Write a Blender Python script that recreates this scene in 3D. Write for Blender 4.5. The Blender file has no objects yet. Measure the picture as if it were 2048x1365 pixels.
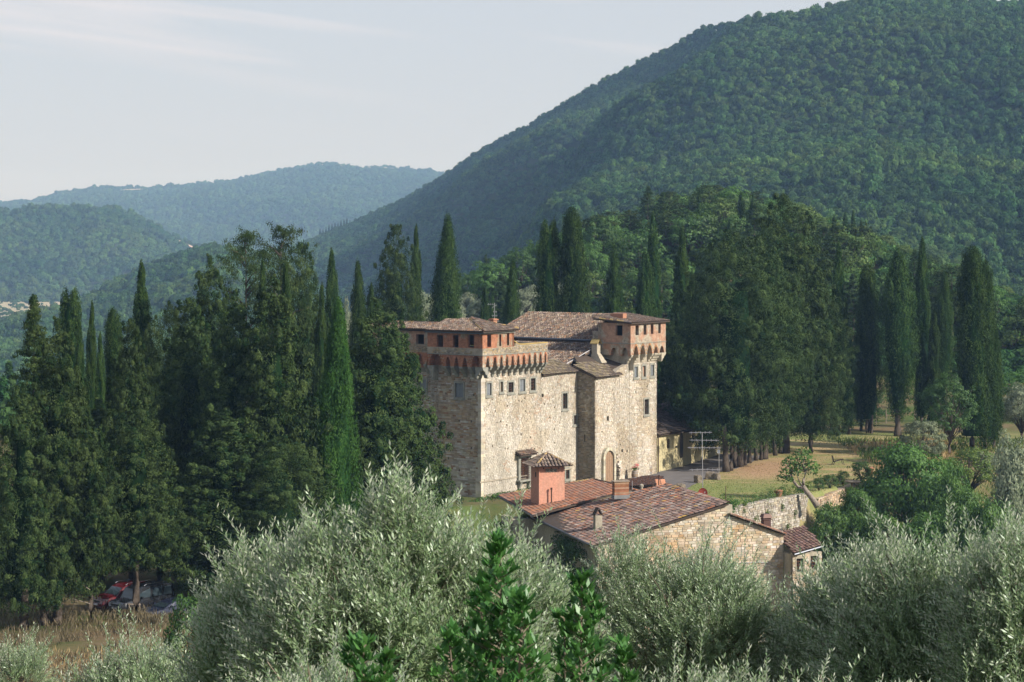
import bpy, math, random
import numpy as np
from mathutils import Vector, Matrix, noise as mnoise

random.seed(7)
RNG = np.random.default_rng(11)
SC = bpy.context.scene
COL = SC.collection

# ------------------------------------------------------------------ camera
HAZE = 0.00015
F, CX, HY, ZC = 4200.0, 1024.0, 480.0, 25.2     # focal length in photo pixels, principal column, horizon row, eye height
cam_data = bpy.data.cameras.new('camera')
cam = bpy.data.objects.new('camera', cam_data)
COL.objects.link(cam)
cam.location = (0, 0, ZC)
cam.rotation_euler = (math.radians(90), 0, 0)
cam_data.sensor_width = 36.0
cam_data.lens = F / 2048.0 * 36.0
cam_data.shift_y = -(682.5 - HY) / 2048.0
cam_data.clip_start = 0.5
cam_data.clip_end = 40000
cam_data.dof.use_dof = True
cam_data.dof.focus_distance = 190
cam_data.dof.aperture_fstop = 16.0
SC.camera = cam

# ------------------------------------------------------------------ light
SUN_AZ = math.atan2(-0.47, 0.88)      # direction towards the sun, in the ground plane
SUN_EL = math.radians(31)
world = bpy.data.worlds.new('World')
SC.world = world
world.use_nodes = True
wn = world.node_tree
wn.nodes.clear()
def wnode(t, **k):
    n = wn.nodes.new(t)
    for a, b in k.items(): setattr(n, a, b)
    return n
w_out = wnode('ShaderNodeOutputWorld'); w_bg = wnode('ShaderNodeBackground')
w_sky = wnode('ShaderNodeTexSky', sky_type='NISHITA', sun_disc=False)
w_sky.sun_elevation = SUN_EL
w_sky.sun_rotation = math.radians(90) - SUN_AZ
w_sky.altitude = 300; w_sky.air_density = 1.2; w_sky.dust_density = 1.6; w_sky.ozone_density = 1.6
w_bg.inputs['Strength'].default_value = 0.112
# pale summer haze that thickens towards the horizon, and thin pinkish streaks of high cloud
w_tc = wnode('ShaderNodeTexCoord')
w_sep = wnode('ShaderNodeSeparateXYZ')
w_el = wnode('ShaderNodeMapRange'); w_el.inputs['From Min'].default_value = 0.0; w_el.inputs['From Max'].default_value = 0.75
w_el.inputs['To Min'].default_value = 0.90; w_el.inputs['To Max'].default_value = 0.5
w_mix = wnode('ShaderNodeMixRGB'); w_mix.inputs['Color2'].default_value = (3.9, 4.12, 4.68, 1)
w_rot = wnode('ShaderNodeMapping'); w_rot.inputs['Rotation'].default_value = (0, math.radians(-7), 0)
w_map = wnode('ShaderNodeMapping')
w_map.inputs['Location'].default_value = (0.35, 0, 0.9)
w_map.inputs['Scale'].default_value = (1.7, 1.7, 30)
w_noi = wnode('ShaderNodeTexNoise'); w_noi.inputs['Scale'].default_value = 2.0; w_noi.inputs['Detail'].default_value = 5
w_noi.inputs['Roughness'].default_value = 0.45; w_noi.inputs['Distortion'].default_value = 0.3
w_rmp = wnode('ShaderNodeMapRange'); w_rmp.inputs['From Min'].default_value = 0.545; w_rmp.inputs['From Max'].default_value = 0.76
w_rmp.inputs['To Min'].default_value = 0.0; w_rmp.inputs['To Max'].default_value = 0.85
w_mix2 = wnode('ShaderNodeMixRGB'); w_mix2.inputs['Color2'].default_value = (5.7, 5.35, 5.5, 1)
wn.links.new(w_tc.outputs['Generated'], w_sep.inputs[0])
wn.links.new(w_sep.outputs['Z'], w_el.inputs['Value'])
wn.links.new(w_el.outputs['Result'], w_mix.inputs['Fac'])
wn.links.new(w_sky.outputs['Color'], w_mix.inputs['Color1'])
wn.links.new(w_tc.outputs['Generated'], w_rot.inputs['Vector'])
wn.links.new(w_rot.outputs['Vector'], w_map.inputs['Vector'])
wn.links.new(w_map.outputs['Vector'], w_noi.inputs['Vector'])
wn.links.new(w_noi.outputs['Fac'], w_rmp.inputs['Value'])
w_hi = wnode('ShaderNodeMapRange'); w_hi.inputs['From Min'].default_value = 0.055; w_hi.inputs['From Max'].default_value = 0.105
w_hi.inputs['To Min'].default_value = 0.12
w_mul = wnode('ShaderNodeMath', operation='MULTIPLY')
wn.links.new(w_sep.outputs['Z'], w_hi.inputs['Value'])
wn.links.new(w_hi.outputs['Result'], w_mul.inputs[0])
wn.links.new(w_rmp.outputs['Result'], w_mul.inputs[1])
wn.links.new(w_mul.outputs[0], w_mix2.inputs['Fac'])
wn.links.new(w_mix.outputs['Color'], w_mix2.inputs['Color1'])
wn.links.new(w_mix2.outputs['Color'], w_bg.inputs['Color'])
wn.links.new(w_bg.outputs['Background'], w_out.inputs['Surface'])

sun_data = bpy.data.lights.new('sun', 'SUN')
sun_data.energy = 4.7
sun_data.angle = math.radians(0.55)
sun_data.color = (1.0, 0.93, 0.84)
sun = bpy.data.objects.new('sun', sun_data)
COL.objects.link(sun)
sd = Vector((math.cos(SUN_AZ) * math.cos(SUN_EL), math.sin(SUN_AZ) * math.cos(SUN_EL), math.sin(SUN_EL)))
sun.rotation_euler = sd.to_track_quat('Z', 'Y').to_euler()
sun.location = sd * 200

SC.view_settings.view_transform = 'Standard'
SC.view_settings.look = 'None'
SC.view_settings.exposure = 0.50
SC.view_settings.gamma = 1.0
SC.view_settings.use_curve_mapping = False
SC.render.engine = 'CYCLES'
cy = SC.cycles
cy.max_bounces = 5; cy.diffuse_bounces = 2; cy.glossy_bounces = 2; cy.transmission_bounces = 3
cy.volume_bounces = 0; cy.transparent_max_bounces = 6
cy.use_denoising = True
cy.caustics_reflective = False; cy.caustics_refractive = False

# ------------------------------------------------------------------ helpers
def W(px, py, Y):
    return Vector(((px - CX) / F * Y, Y, ZC - (py - HY) / F * Y))
def XofPx(px, Y): return (px - CX) / F * Y
def ZofPy(py, Y): return ZC - (py - HY) / F * Y

def tag(o, label=None, cat=None, group=None, kind=None):
    if label: o['label'] = label
    if cat: o['category'] = cat
    if group: o['group'] = group
    if kind: o['kind'] = kind
    return o

def empty(name, loc=(0, 0, 0), rz=0.0):
    o = bpy.data.objects.new(name, None)
    o.empty_display_size = 0.3
    o.location = loc; o.rotation_euler = (0, 0, rz)
    COL.objects.link(o)
    return o

def link(name, me, parent=None, loc=None):
    o = bpy.data.objects.new(name, me)
    COL.objects.link(o)
    if parent: o.parent = parent
    if loc is not None: o.location = loc
    return o

def copy_tree(o, parent=None):
    c = o.copy(); COL.objects.link(c)
    if parent: c.parent = parent
    for ch in list(o.children): copy_tree(ch, c)
    return c

class MB:
    def __init__(s): s.v = []; s.f = []; s.c = []; s.uv = []
    def face(s, pts, col=(1, 1, 1), uv=None):
        i = len(s.v); s.v.extend([tuple(p) for p in pts]); s.f.append(tuple(range(i, i + len(pts))))
        s.c.append(col); s.uv.append(uv)
    def hexa(s, b, t, col=(1, 1, 1)):
        """b, t: 4 bottom and 4 top points"""
        i = len(s.v); s.v.extend([tuple(p) for p in list(b) + list(t)])
        for q in ((0, 3, 2, 1), (4, 5, 6, 7), (0, 1, 5, 4), (1, 2, 6, 5), (2, 3, 7, 6), (3, 0, 4, 7)):
            s.f.append(tuple(i + k for k in q)); s.c.append(col); s.uv.append(None)
    def box(s, c, d, ax=Vector((1, 0, 0)), ay=Vector((0, 1, 0)), az=Vector((0, 0, 1)), col=(1, 1, 1)):
        c = Vector(c); ax = Vector(ax) * d[0] / 2; ay = Vector(ay) * d[1] / 2; az = Vector(az) * d[2] / 2
        s.hexa([c - ax - ay - az, c + ax - ay - az, c + ax + ay - az, c - ax + ay - az],
               [c - ax - ay + az, c + ax - ay + az, c + ax + ay + az, c - ax + ay + az], col)
    def tube(s, pts, rad, n=6, col=(1, 1, 1), cap=True):
        pts = [Vector(p) for p in pts]
        if not hasattr(rad, '__len__'): rad = [rad] * len(pts)
        rings = []
        for k, p in enumerate(pts):
            d = (pts[min(k + 1, len(pts) - 1)] - pts[max(k - 1, 0)]).normalized()
            a = d.cross(Vector((0, 0, 1)))
            if a.length < 1e-3: a = Vector((1, 0, 0))
            a.normalize(); b = d.cross(a)
            i0 = len(s.v)
            for j in range(n):
                t = 2 * math.pi * j / n
                s.v.append(tuple(p + (a * math.cos(t) + b * math.sin(t)) * rad[k]))
            rings.append(i0)
        for k in range(len(rings) - 1):
            for j in range(n):
                j2 = (j + 1) % n
                s.f.append((rings[k] + j, rings[k] + j2, rings[k + 1] + j2, rings[k + 1] + j)); s.c.append(col); s.uv.append(None)
        if cap:
            s.f.append(tuple(rings[0] + j for j in reversed(range(n)))); s.c.append(col); s.uv.append(None)
            s.f.append(tuple(rings[-1] + j for j in range(n))); s.c.append(col); s.uv.append(None)
    def lathe(s, prof, c=(0, 0, 0), n=16, col=(1, 1, 1), a0=0):
        i0 = len(s.v)
        for r, z in prof:
            for j in range(n):
                t = a0 + 2 * math.pi * j / n
                s.v.append((c[0] + r * math.cos(t), c[1] + r * math.sin(t), c[2] + z))
        for k in range(len(prof) - 1):
            for j in range(n):
                j2 = (j + 1) % n
                s.f.append((i0 + k * n + j, i0 + k * n + j2, i0 + (k + 1) * n + j2, i0 + (k + 1) * n + j)); s.c.append(col); s.uv.append(None)
    def mesh(s, name, mat, smooth=False):
        me = bpy.data.meshes.new(name)
        me.from_pydata(s.v, [], s.f)
        at = me.attributes.new('Col', 'FLOAT_COLOR', 'FACE')
        arr = np.ones((len(s.f), 4), dtype=np.float32)
        if s.c: arr[:, :3] = np.array(s.c, dtype=np.float32)
        at.data.foreach_set('color', arr.ravel())
        if any(u is not None for u in s.uv):
            ul = me.uv_layers.new(name='UVMap')
            out = []
            for f, u in zip(s.f, s.uv):
                if u is None: out.extend([0.0, 0.0] * len(f))
                else:
                    for a in u: out.extend(a)
            ul.data.foreach_set('uv', out)
        if mat: me.materials.append(mat)
        if smooth: me.polygons.foreach_set('use_smooth', [True] * len(me.polygons))
        me.update()
        return me
    def build(s, name, mat, parent=None, smooth=False):
        return link(name, s.mesh(name, mat, smooth), parent)

def np_mesh(name, verts, quads, mat, tint=None, smooth=False):
    """verts (N,3), quads (M,4) numpy arrays"""
    me = bpy.data.meshes.new(name)
    n, m = len(verts), len(quads)
    k = quads.shape[1]
    me.vertices.add(n); me.loops.add(m * k); me.polygons.add(m)
    me.vertices.foreach_set('co', verts.astype(np.float32).ravel())
    me.loops.foreach_set('vertex_index', quads.astype(np.int32).ravel())
    me.polygons.foreach_set('loop_start', np.arange(0, m * k, k, dtype=np.int32))
    me.polygons.foreach_set('loop_total', np.full(m, k, dtype=np.int32))
    if smooth: me.polygons.foreach_set('use_smooth', np.ones(m, dtype=bool))
    if tint is not None:
        at = me.attributes.new('tint', 'FLOAT', 'FACE')
        at.data.foreach_set('value', tint.astype(np.float32))
    if mat: me.materials.append(mat)
    me.update(); me.validate()
    return me

# ------------------------------------------------------------------ materials
def new_mat(name):
    m = bpy.data.materials.new(name); m.use_nodes = True
    nt = m.node_tree; nt.nodes.clear()
    out = nt.nodes.new('ShaderNodeOutputMaterial')
    return m, nt, out
def N(nt, t, ins=None, **k):
    n = nt.nodes.new(t)
    for a, b in k.items(): setattr(n, a, b)
    if ins:
        for a, b in ins.items():
            if hasattr(b, 'is_output'): nt.links.new(b, n.inputs[a])
            else: n.inputs[a].default_value = b
    return n
def c4(c): return (c[0], c[1], c[2], 1)

def simple_mat(name, col, rough=0.8, metal=0.0, var=0.0, vscale=3.0, bump=0.0, spec=0.3, attr=False, col2=None, coat=0.0):
    m, nt, out = new_mat(name)
    b = N(nt, 'ShaderNodeBsdfPrincipled', {'Roughness': rough, 'Metallic': metal, 'Specular IOR Level': spec, 'Coat Weight': coat})
    base = None
    if attr:
        a = N(nt, 'ShaderNodeAttribute', attribute_name='Col')
        mul = N(nt, 'ShaderNodeMixRGB', {'Fac': 1.0, 'Color1': a.outputs['Color'], 'Color2': c4(col)}, blend_type='MULTIPLY')
        base = mul.outputs['Color']
    if var > 0 or col2 is not None or bump > 0:
        tc = N(nt, 'ShaderNodeTexCoord')
        no = N(nt, 'ShaderNodeTexNoise', {'Vector': tc.outputs['Object'], 'Scale': vscale, 'Detail': 6.0, 'Roughness': 0.62})
    if var > 0 or col2 is not None:
        mr = N(nt, 'ShaderNodeMapRange', {'Value': no.outputs['Fac'], 'From Min': 0.32, 'From Max': 0.68})
        if col2 is None: col2 = tuple(max(0, x * (1 - var)) for x in col)
        if base is None:
            mx = N(nt, 'ShaderNodeMixRGB', {'Fac': mr.outputs['Result'], 'Color1': c4(col), 'Color2': c4(col2)})
        else:
            rel = tuple(min(1, (b2 / a2 if a2 > 0 else 1)) for a2, b2 in zip(col, col2))
            m2 = N(nt, 'ShaderNodeMixRGB', {'Fac': 1.0, 'Color1': base, 'Color2': c4(rel)}, blend_type='MULTIPLY')
            mx = N(nt, 'ShaderNodeMixRGB', {'Fac': mr.outputs['Result'], 'Color1': base, 'Color2': m2.outputs['Color']})
        base = mx.outputs['Color']
    if base is not None: nt.links.new(base, b.inputs['Base Color'])
    else: b.inputs['Base Color'].default_value = c4(col)
    if bump > 0:
        no2 = N(nt, 'ShaderNodeTexNoise', {'Vector': tc.outputs['Object'], 'Scale': vscale * 6, 'Detail': 4.0})
        bp = N(nt, 'ShaderNodeBump', {'Height': no2.outputs['Fac'], 'Strength': bump, 'Distance': 0.05})
        nt.links.new(bp.outputs['Normal'], b.inputs['Normal'])
    nt.links.new(b.outputs['BSDF'], out.inputs['Surface'])
    return m

def leaf_mat(name, dark, light, *a_, zones=False, **k_):
    return leaf_mat_(name, dark, light, *a_, zones=zones, **k_)
def leaf_mat_(name, dark, light, trans=0.25, rough=0.55, back=None, yellow=None, hue=0.12, gloss=0.05, ycut=0.985, zones=False):
    m, nt, out = new_mat(name)
    at = N(nt, 'ShaderNodeAttribute', attribute_name='tint')
    mx = N(nt, 'ShaderNodeMixRGB', {'Fac': at.outputs['Fac'], 'Color1': c4(dark), 'Color2': c4(light)})
    colr = mx.outputs['Color']
    if back:
        g = N(nt, 'ShaderNodeNewGeometry')
        mb = N(nt, 'ShaderNodeMixRGB', {'Fac': g.outputs['Backfacing'], 'Color1': colr, 'Color2': c4(back)})
        colr = mb.outputs['Color']
    if yellow:
        gt = N(nt, 'ShaderNodeMath', {0: at.outputs['Fac'], 1: ycut}, operation='GREATER_THAN')
        my = N(nt, 'ShaderNodeMixRGB', {'Fac': gt.outputs[0], 'Color1': colr, 'Color2': c4(yellow)})
        colr = my.outputs['Color']
    oi = N(nt, 'ShaderNodeObjectInfo')
    mr = N(nt, 'ShaderNodeMapRange', {'Value': oi.outputs['Random'], 'To Min': 0.5 - hue * 0.06, 'To Max': 0.5 + hue * 0.06})
    mv = N(nt, 'ShaderNodeMapRange', {'Value': oi.outputs['Random'], 'To Min': 1 - hue * 1.1, 'To Max': 1 + hue * 1.1})
    hs = N(nt, 'ShaderNodeHueSaturation', {'Hue': mr.outputs['Result'], 'Value': mv.outputs['Result'], 'Color': colr})
    colr = hs.outputs['Color']
    if zones:     # stands of different species: broad patches of darker and yellower green
        zn = N(nt, 'ShaderNodeTexNoise', {'Vector': oi.outputs['Location'], 'Scale': 0.0075, 'Detail': 3.0, 'Roughness': 0.6})
        zr = N(nt, 'ShaderNodeMapRange', {'Value': zn.outputs['Fac'], 'From Min': 0.38, 'From Max': 0.62})
        zc = N(nt, 'ShaderNodeMixRGB', {'Fac': zr.outputs['Result'], 'Color1': (0.62, 0.74, 0.80, 1), 'Color2': (1.15, 1.08, 0.95, 1)})
        zm = N(nt, 'ShaderNodeMixRGB', {'Fac': 1.0, 'Color1': colr, 'Color2': zc.outputs['Color']}, blend_type='MULTIPLY')
        colr = zm.outputs['Color']
    d = N(nt, 'ShaderNodeBsdfDiffuse', {'Color': colr})
    t = N(nt, 'ShaderNodeBsdfTranslucent', {'Color': colr})
    ms = N(nt, 'ShaderNodeMixShader', {0: trans, 1: d.outputs[0], 2: t.outputs[0]})
    last = ms.outputs[0]
    if gloss > 0:
        gl = N(nt, 'ShaderNodeBsdfGlossy', {'Color': (0.8, 0.85, 0.85, 1), 'Roughness': rough})
        m3 = N(nt, 'ShaderNodeMixShader', {0: gloss, 1: last, 2: gl.outputs[0]})
        last = m3.outputs[0]
    nt.links.new(last, out.inputs['Surface'])
    return m

def brick_mat(name, c1, c2, mortar, bw=0.28, bh=0.065, patch=None, patch_scale=0.6, patch_lo=0.5):
    m, nt, out = new_mat(name)
    uv = N(nt, 'ShaderNodeUVMap', uv_map='UVMap')
    br = N(nt, 'ShaderNodeTexBrick', {'Vector': uv.outputs['UV'], 'Color1': c4(c1), 'Color2': c4(c2), 'Mortar': c4(mortar), 'Scale': 1.0,
           'Mortar Size': 0.008, 'Mortar Smooth': 0.2, 'Bias': -0.1, 'Brick Width': bw, 'Row Height': bh})
    tc = N(nt, 'ShaderNodeTexCoord')
    n1 = N(nt, 'ShaderNodeTexNoise', {'Vector': tc.outputs['Object'], 'Scale': 2.4, 'Detail': 8.0, 'Roughness': 0.7})
    mr = N(nt, 'ShaderNodeMapRange', {'Value': n1.outputs['Fac'], 'From Min': 0.3, 'From Max': 0.7, 'To Min': 0.55, 'To Max': 1.25})
    mu = N(nt, 'ShaderNodeMixRGB', {'Fac': 1.0, 'Color1': br.outputs['Color'], 'Color2': mr.outputs['Result']}, blend_type='MULTIPLY')
    colr = mu.outputs['Color']
    if patch:
        n2 = N(nt, 'ShaderNodeTexNoise', {'Vector': tc.outputs['Object'], 'Scale': patch_scale, 'Detail': 5.0, 'Roughness': 0.6})
        r2 = N(nt, 'ShaderNodeMapRange', {'Value': n2.outputs['Fac'], 'From Min': patch_lo, 'From Max': patch_lo + 0.07})
        vo = N(nt, 'ShaderNodeTexVoronoi', {'Vector': tc.outputs['Object'], 'Scale': 5.0})
        pm = N(nt, 'ShaderNodeMixRGB', {'Fac': vo.outputs['Color'], 'Color1': c4(patch), 'Color2': c4(tuple(x * 0.5 for x in patch))})
        mp = N(nt, 'ShaderNodeMixRGB', {'Fac': r2.outputs['Result'], 'Color1': colr, 'Color2': pm.outputs['Color']})
        colr = mp.outputs['Color']
    b = N(nt, 'ShaderNodeBsdfPrincipled', {'Base Color': colr, 'Roughness': 0.9, 'Specular IOR Level': 0.15})
    bp = N(nt, 'ShaderNodeBump', {'Height': br.outputs['Fac'], 'Strength': 0.4, 'Distance': -0.01})
    nt.links.new(bp.outputs['Normal'], b.inputs['Normal'])
    nt.links.new(b.outputs['BSDF'], out.inputs['Surface'])
    return m

M = {}
M['stone'] = simple_mat('stone', (1, 1, 1), 0.92, attr=True, var=0.28, vscale=2.2, bump=0.5, spec=0.1)
def weathered(mat_):
    # broad grey run-off stains and paler patches over the masonry
    nt = mat_.node_tree; b = next(n for n in nt.nodes if n.type == 'BSDF_PRINCIPLED'); src = b.inputs['Base Color'].links[0].from_socket
    tc = N(nt, 'ShaderNodeTexCoord'); mp = N(nt, 'ShaderNodeMapping', {'Vector': tc.outputs['Object'], 'Scale': (1, 1, .22)})
    n1 = N(nt, 'ShaderNodeTexNoise', {'Vector': mp.outputs['Vector'], 'Scale': 0.75, 'Detail': 6.0, 'Roughness': 0.6})
    r1 = N(nt, 'ShaderNodeMapRange', {'Value': n1.outputs['Fac'], 'From Min': 0.36, 'From Max': 0.60})
    mx = N(nt, 'ShaderNodeMixRGB', {'Fac': r1.outputs['Result'], 'Color1': (0.80, 0.79, 0.77, 1), 'Color2': (1.10, 1.09, 1.08, 1)})
    mu = N(nt, 'ShaderNodeMixRGB', {'Fac': 1.0, 'Color1': src, 'Color2': mx.outputs['Color']}, blend_type='MULTIPLY')
    nt.links.new(mu.outputs['Color'], b.inputs['Base Color'])
weathered(M['stone'])
M['mortar'] = simple_mat('mortar', (0.43, 0.38, 0.30), 0.95, var=0.4, vscale=1.4, bump=0.6, spec=0.1)
M['mortar_dark'] = simple_mat('mortar_dark', (0.27, 0.25, 0.20), 0.95, var=0.4, vscale=1.4, bump=0.6, spec=0.1)
M['serena'] = simple_mat('dressed_stone', (0.30, 0.30, 0.26), 0.85, var=0.35, vscale=2.5, bump=0.3, spec=0.15)
M['brick'] = brick_mat('brick', (0.44, 0.17, 0.09), (0.33, 0.13, 0.075), (0.30, 0.22, 0.15), patch=(0.36, 0.30, 0.22), patch_lo=0.57)
M['brick_weathered'] = brick_mat('brick_weathered', (0.45, 0.235, 0.15), (0.38, 0.21, 0.14), (0.42, 0.36, 0.28), patch=(0.46, 0.40, 0.31), patch_lo=0.46)
M['brick_shaded'] = brick_mat('brick_recess_shaded', (0.36, 0.15, 0.08), (0.30, 0.13, 0.075), (0.28, 0.2, 0.14))  # darker brick copy; shade inside the arches is put into its colour
M['tile'] = simple_mat('roof_tile', (1, 1, 1), 0.88, attr=True, var=0.45, vscale=2.6, bump=0.3, spec=0.15)
M['roof_under'] = simple_mat('roof_under', (0.085, 0.065, 0.052), 0.95, var=0.3)
M['wood_dark'] = simple_mat('wood_dark', (0.07, 0.055, 0.045), 0.8, var=0.4, vscale=5)
M['wood'] = simple_mat('wood', (0.33, 0.22, 0.14), 0.75, var=0.35, vscale=6, bump=0.2)
M['wood_brown'] = simple_mat('wood_brown', (0.13, 0.055, 0.028), 0.6, var=0.3, vscale=6)
M['shutter'] = simple_mat('shutter_paint', (0.19, 0.21, 0.23), 0.6, var=0.15, vscale=4)
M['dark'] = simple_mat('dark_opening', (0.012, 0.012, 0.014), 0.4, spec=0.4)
M['glass'] = simple_mat('window_glass', (0.02, 0.025, 0.03), 0.08, spec=0.6)
M['gutter'] = simple_mat('gutter_metal', (0.10, 0.11, 0.13), 0.35, metal=0.7)
M['copper'] = simple_mat('copper_pipe', (0.11, 0.065, 0.055), 0.5, metal=0.3)
M['metal'] = simple_mat('galvanised_metal', (0.5, 0.5, 0.52), 0.4, metal=0.6, var=0.3, vscale=8)
M['rust'] = simple_mat('rusty_iron', (0.10, 0.05, 0.035), 0.8, var=0.5, vscale=8)
M['pink'] = None
M['asphalt'] = simple_mat('asphalt', (0.175, 0.165, 0.165), 0.9, var=0.3, vscale=0.5, bump=0.3, spec=0.15)
M['paving'] = simple_mat('paving', (0.24, 0.20, 0.16), 0.9, var=0.4, vscale=0.8, bump=0.4, spec=0.1)
M['bark'] = simple_mat('bark', (0.115, 0.095, 0.078), 0.95, var=0.55, vscale=2.5, bump=0.8, spec=0.05)
M['bark_pale'] = simple_mat('bark_pale', (0.34, 0.29, 0.24), 0.9, var=0.45, vscale=6, bump=0.5, spec=0.05)
M['twig'] = simple_mat('twig', (0.21, 0.18, 0.13), 0.9, var=0.3, vscale=8)
M['terracotta'] = simple_mat('terracotta', (0.42, 0.21, 0.13), 0.85, var=0.25, vscale=7)
M['rock'] = simple_mat('rock', (0.26, 0.22, 0.17), 0.95, var=0.5, vscale=3, bump=0.8, spec=0.1)

def plaster(name, col, stain, top=None):
    m, nt, out = new_mat(name)
    tc = N(nt, 'ShaderNodeTexCoord')
    mp = N(nt, 'ShaderNodeMapping', {'Vector': tc.outputs['Object'], 'Scale': (1.0, 1.0, 0.35)})
    n1 = N(nt, 'ShaderNodeTexNoise', {'Vector': mp.outputs['Vector'], 'Scale': 1.3, 'Detail': 7.0, 'Roughness': 0.65})
    n2 = N(nt, 'ShaderNodeTexNoise', {'Vector': tc.outputs['Object'], 'Scale': 7.0, 'Detail': 5.0})
    r1 = N(nt, 'ShaderNodeMapRange', {'Value': n1.outputs['Fac'], 'From Min': 0.48, 'From Max': 0.72})
    mx = N(nt, 'ShaderNodeMixRGB', {'Fac': r1.outputs['Result'], 'Color1': c4(col), 'Color2': c4(stain)})
    r2 = N(nt, 'ShaderNodeMapRange', {'Value': n2.outputs['Fac'], 'From Min': 0.3, 'From Max': 0.7, 'To Min': 0.82, 'To Max': 1.12})
    mu = N(nt, 'ShaderNodeMixRGB', {'Fac': 1.0, 'Color1': mx.outputs['Color'], 'Color2': r2.outputs['Result']}, blend_type='MULTIPLY')
    b = N(nt, 'ShaderNodeBsdfPrincipled', {'Base Color': mu.outputs['Color'], 'Roughness': 0.9, 'Specular IOR Level': 0.1})
    bp = N(nt, 'ShaderNodeBump', {'Height': n2.outputs['Fac'], 'Strength': 0.15, 'Distance': 0.02})
    nt.links.new(bp.outputs['Normal'], b.inputs['Normal'])
    nt.links.new(b.outputs['BSDF'], out.inputs['Surface'])
    return m
M['pink'] = plaster('pink_plaster', (0.60, 0.30, 0.215), (0.52, 0.30, 0.22))
M['yellow'] = plaster('yellow_plaster', (0.50, 0.44, 0.26), (0.36, 0.34, 0.22))
M['plaster_grey'] = plaster('grey_plaster', (0.42, 0.38, 0.30), (0.26, 0.24, 0.19))

M['leaf_cypress'] = leaf_mat('leaf_cypress', (0.012, 0.034, 0.011), (0.074, 0.122, 0.033), 0.14, gloss=0.0)
M['leaf_cypress_bright'] = leaf_mat('leaf_cypress_bright', (0.022, 0.068, 0.018), (0.075, 0.165, 0.036), 0.15, gloss=0.0)
M['leaf_conifer'] = leaf_mat('leaf_conifer', (0.012, 0.032, 0.013), (0.088, 0.130, 0.045), 0.15, gloss=0.0)
M['leaf_pine'] = leaf_mat('leaf_pine', (0.016, 0.036, 0.013), (0.090, 0.125, 0.042), 0.15, gloss=0.0)
M['leaf_broad'] = leaf_mat('leaf_broad', (0.040, 0.100, 0.022), (0.135, 0.260, 0.055), 0.34, gloss=0.02)
M['leaf_broad_dark'] = leaf_mat('leaf_broad_dark', (0.026, 0.070, 0.018), (0.095, 0.180, 0.042), 0.3, gloss=0.02)
M['leaf_lime'] = leaf_mat('leaf_lime', (0.07, 0.13, 0.03), (0.19, 0.27, 0.06), 0.35, gloss=0.02)
M['leaf_forest'] = leaf_mat('leaf_forest', (0.030, 0.074, 0.024), (0.115, 0.192, 0.060), 0.28, gloss=0.0, hue=0.26, zones=True)
M['leaf_olive_far'] = leaf_mat('leaf_olive_far', (0.13, 0.17, 0.10), (0.33, 0.37, 0.26), 0.2, gloss=0.0)
M['leaf_olive'] = leaf_mat('leaf_olive', (0.10, 0.185, 0.065), (0.30, 0.39, 0.19), 0.3, rough=0.45, back=(0.66, 0.70, 0.56), yellow=(0.70, 0.38, 0.03), gloss=0.07, hue=0.06, ycut=0.991)
M['leaf_laurel'] = leaf_mat('leaf_laurel', (0.035, 0.13, 0.030), (0.14, 0.33, 0.08), 0.4, rough=0.45, gloss=0.04, hue=0.08)
M['leaf_pale'] = leaf_mat('leaf_pale', (0.08, 0.11, 0.06), (0.20, 0.24, 0.13), 0.2, gloss=0.03)
M['grass_dry'] = leaf_mat('grass_dry', (0.22, 0.15, 0.07), (0.46, 0.36, 0.19), 0.3, gloss=0.0)
M['grass_green'] = leaf_mat('grass_green', (0.05, 0.10, 0.025), (0.14, 0.20, 0.05), 0.3, gloss=0.0)
M['grass_brown'] = leaf_mat('grass_brown', (0.09, 0.08, 0.05), (0.26, 0.22, 0.14), 0.3, gloss=0.0)
M['flower'] = leaf_mat('flower', (0.55, 0.12, 0.14), (0.75, 0.35, 0.33), 0.3, gloss=0.0)

# ------------------------------------------------------------------ terrain
def sst(a, b, v):
    t = np.clip((np.asarray(v, dtype=float) - a) / (b - a), 0, 1)
    return t * t * (3 - 2 * t)
EDGE_X = [-30, -12, -3, 4, 15, 20.1, 28.7, 35.6, 45, 56, 75, 110, 400]
EDGE_Y = [150, 185, 199, 199, 197, 195, 206, 217, 228, 246, 262, 275, 300]
def vnoise(x, y, s, seed=0):
    """smooth value noise, numpy"""
    x = np.asarray(x, float) / s + seed * 17.3; y = np.asarray(y, float) / s + seed * 9.1
    xi = np.floor(x).astype(np.int64); yi = np.floor(y).astype(np.int64); xf = x - xi; yf = y - yi
    def h(a, b):
        n = (a * 374761393 + b * 668265263 + seed * 974634777) & 0x7fffffff
        n = ((n ^ (n >> 13)) * 1274126177) & 0x7fffffff
        return ((n ^ (n >> 16)) & 0xffff) / 65535.0
    u = xf * xf * (3 - 2 * xf); v = yf * yf * (3 - 2 * yf)
    return (h(xi, yi) * (1 - u) + h(xi + 1, yi) * u) * (1 - v) + (h(xi, yi + 1) * (1 - u) + h(xi + 1, yi + 1) * u) * v
def fbm(x, y, s, oct=4, seed=0):
    r = 0; a = 0.5
    for k in range(oct): r = r + a * vnoise(x, y, s / 2 ** k, seed + k); a *= 0.5
    return r / (1 - 0.5 ** oct)
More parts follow.
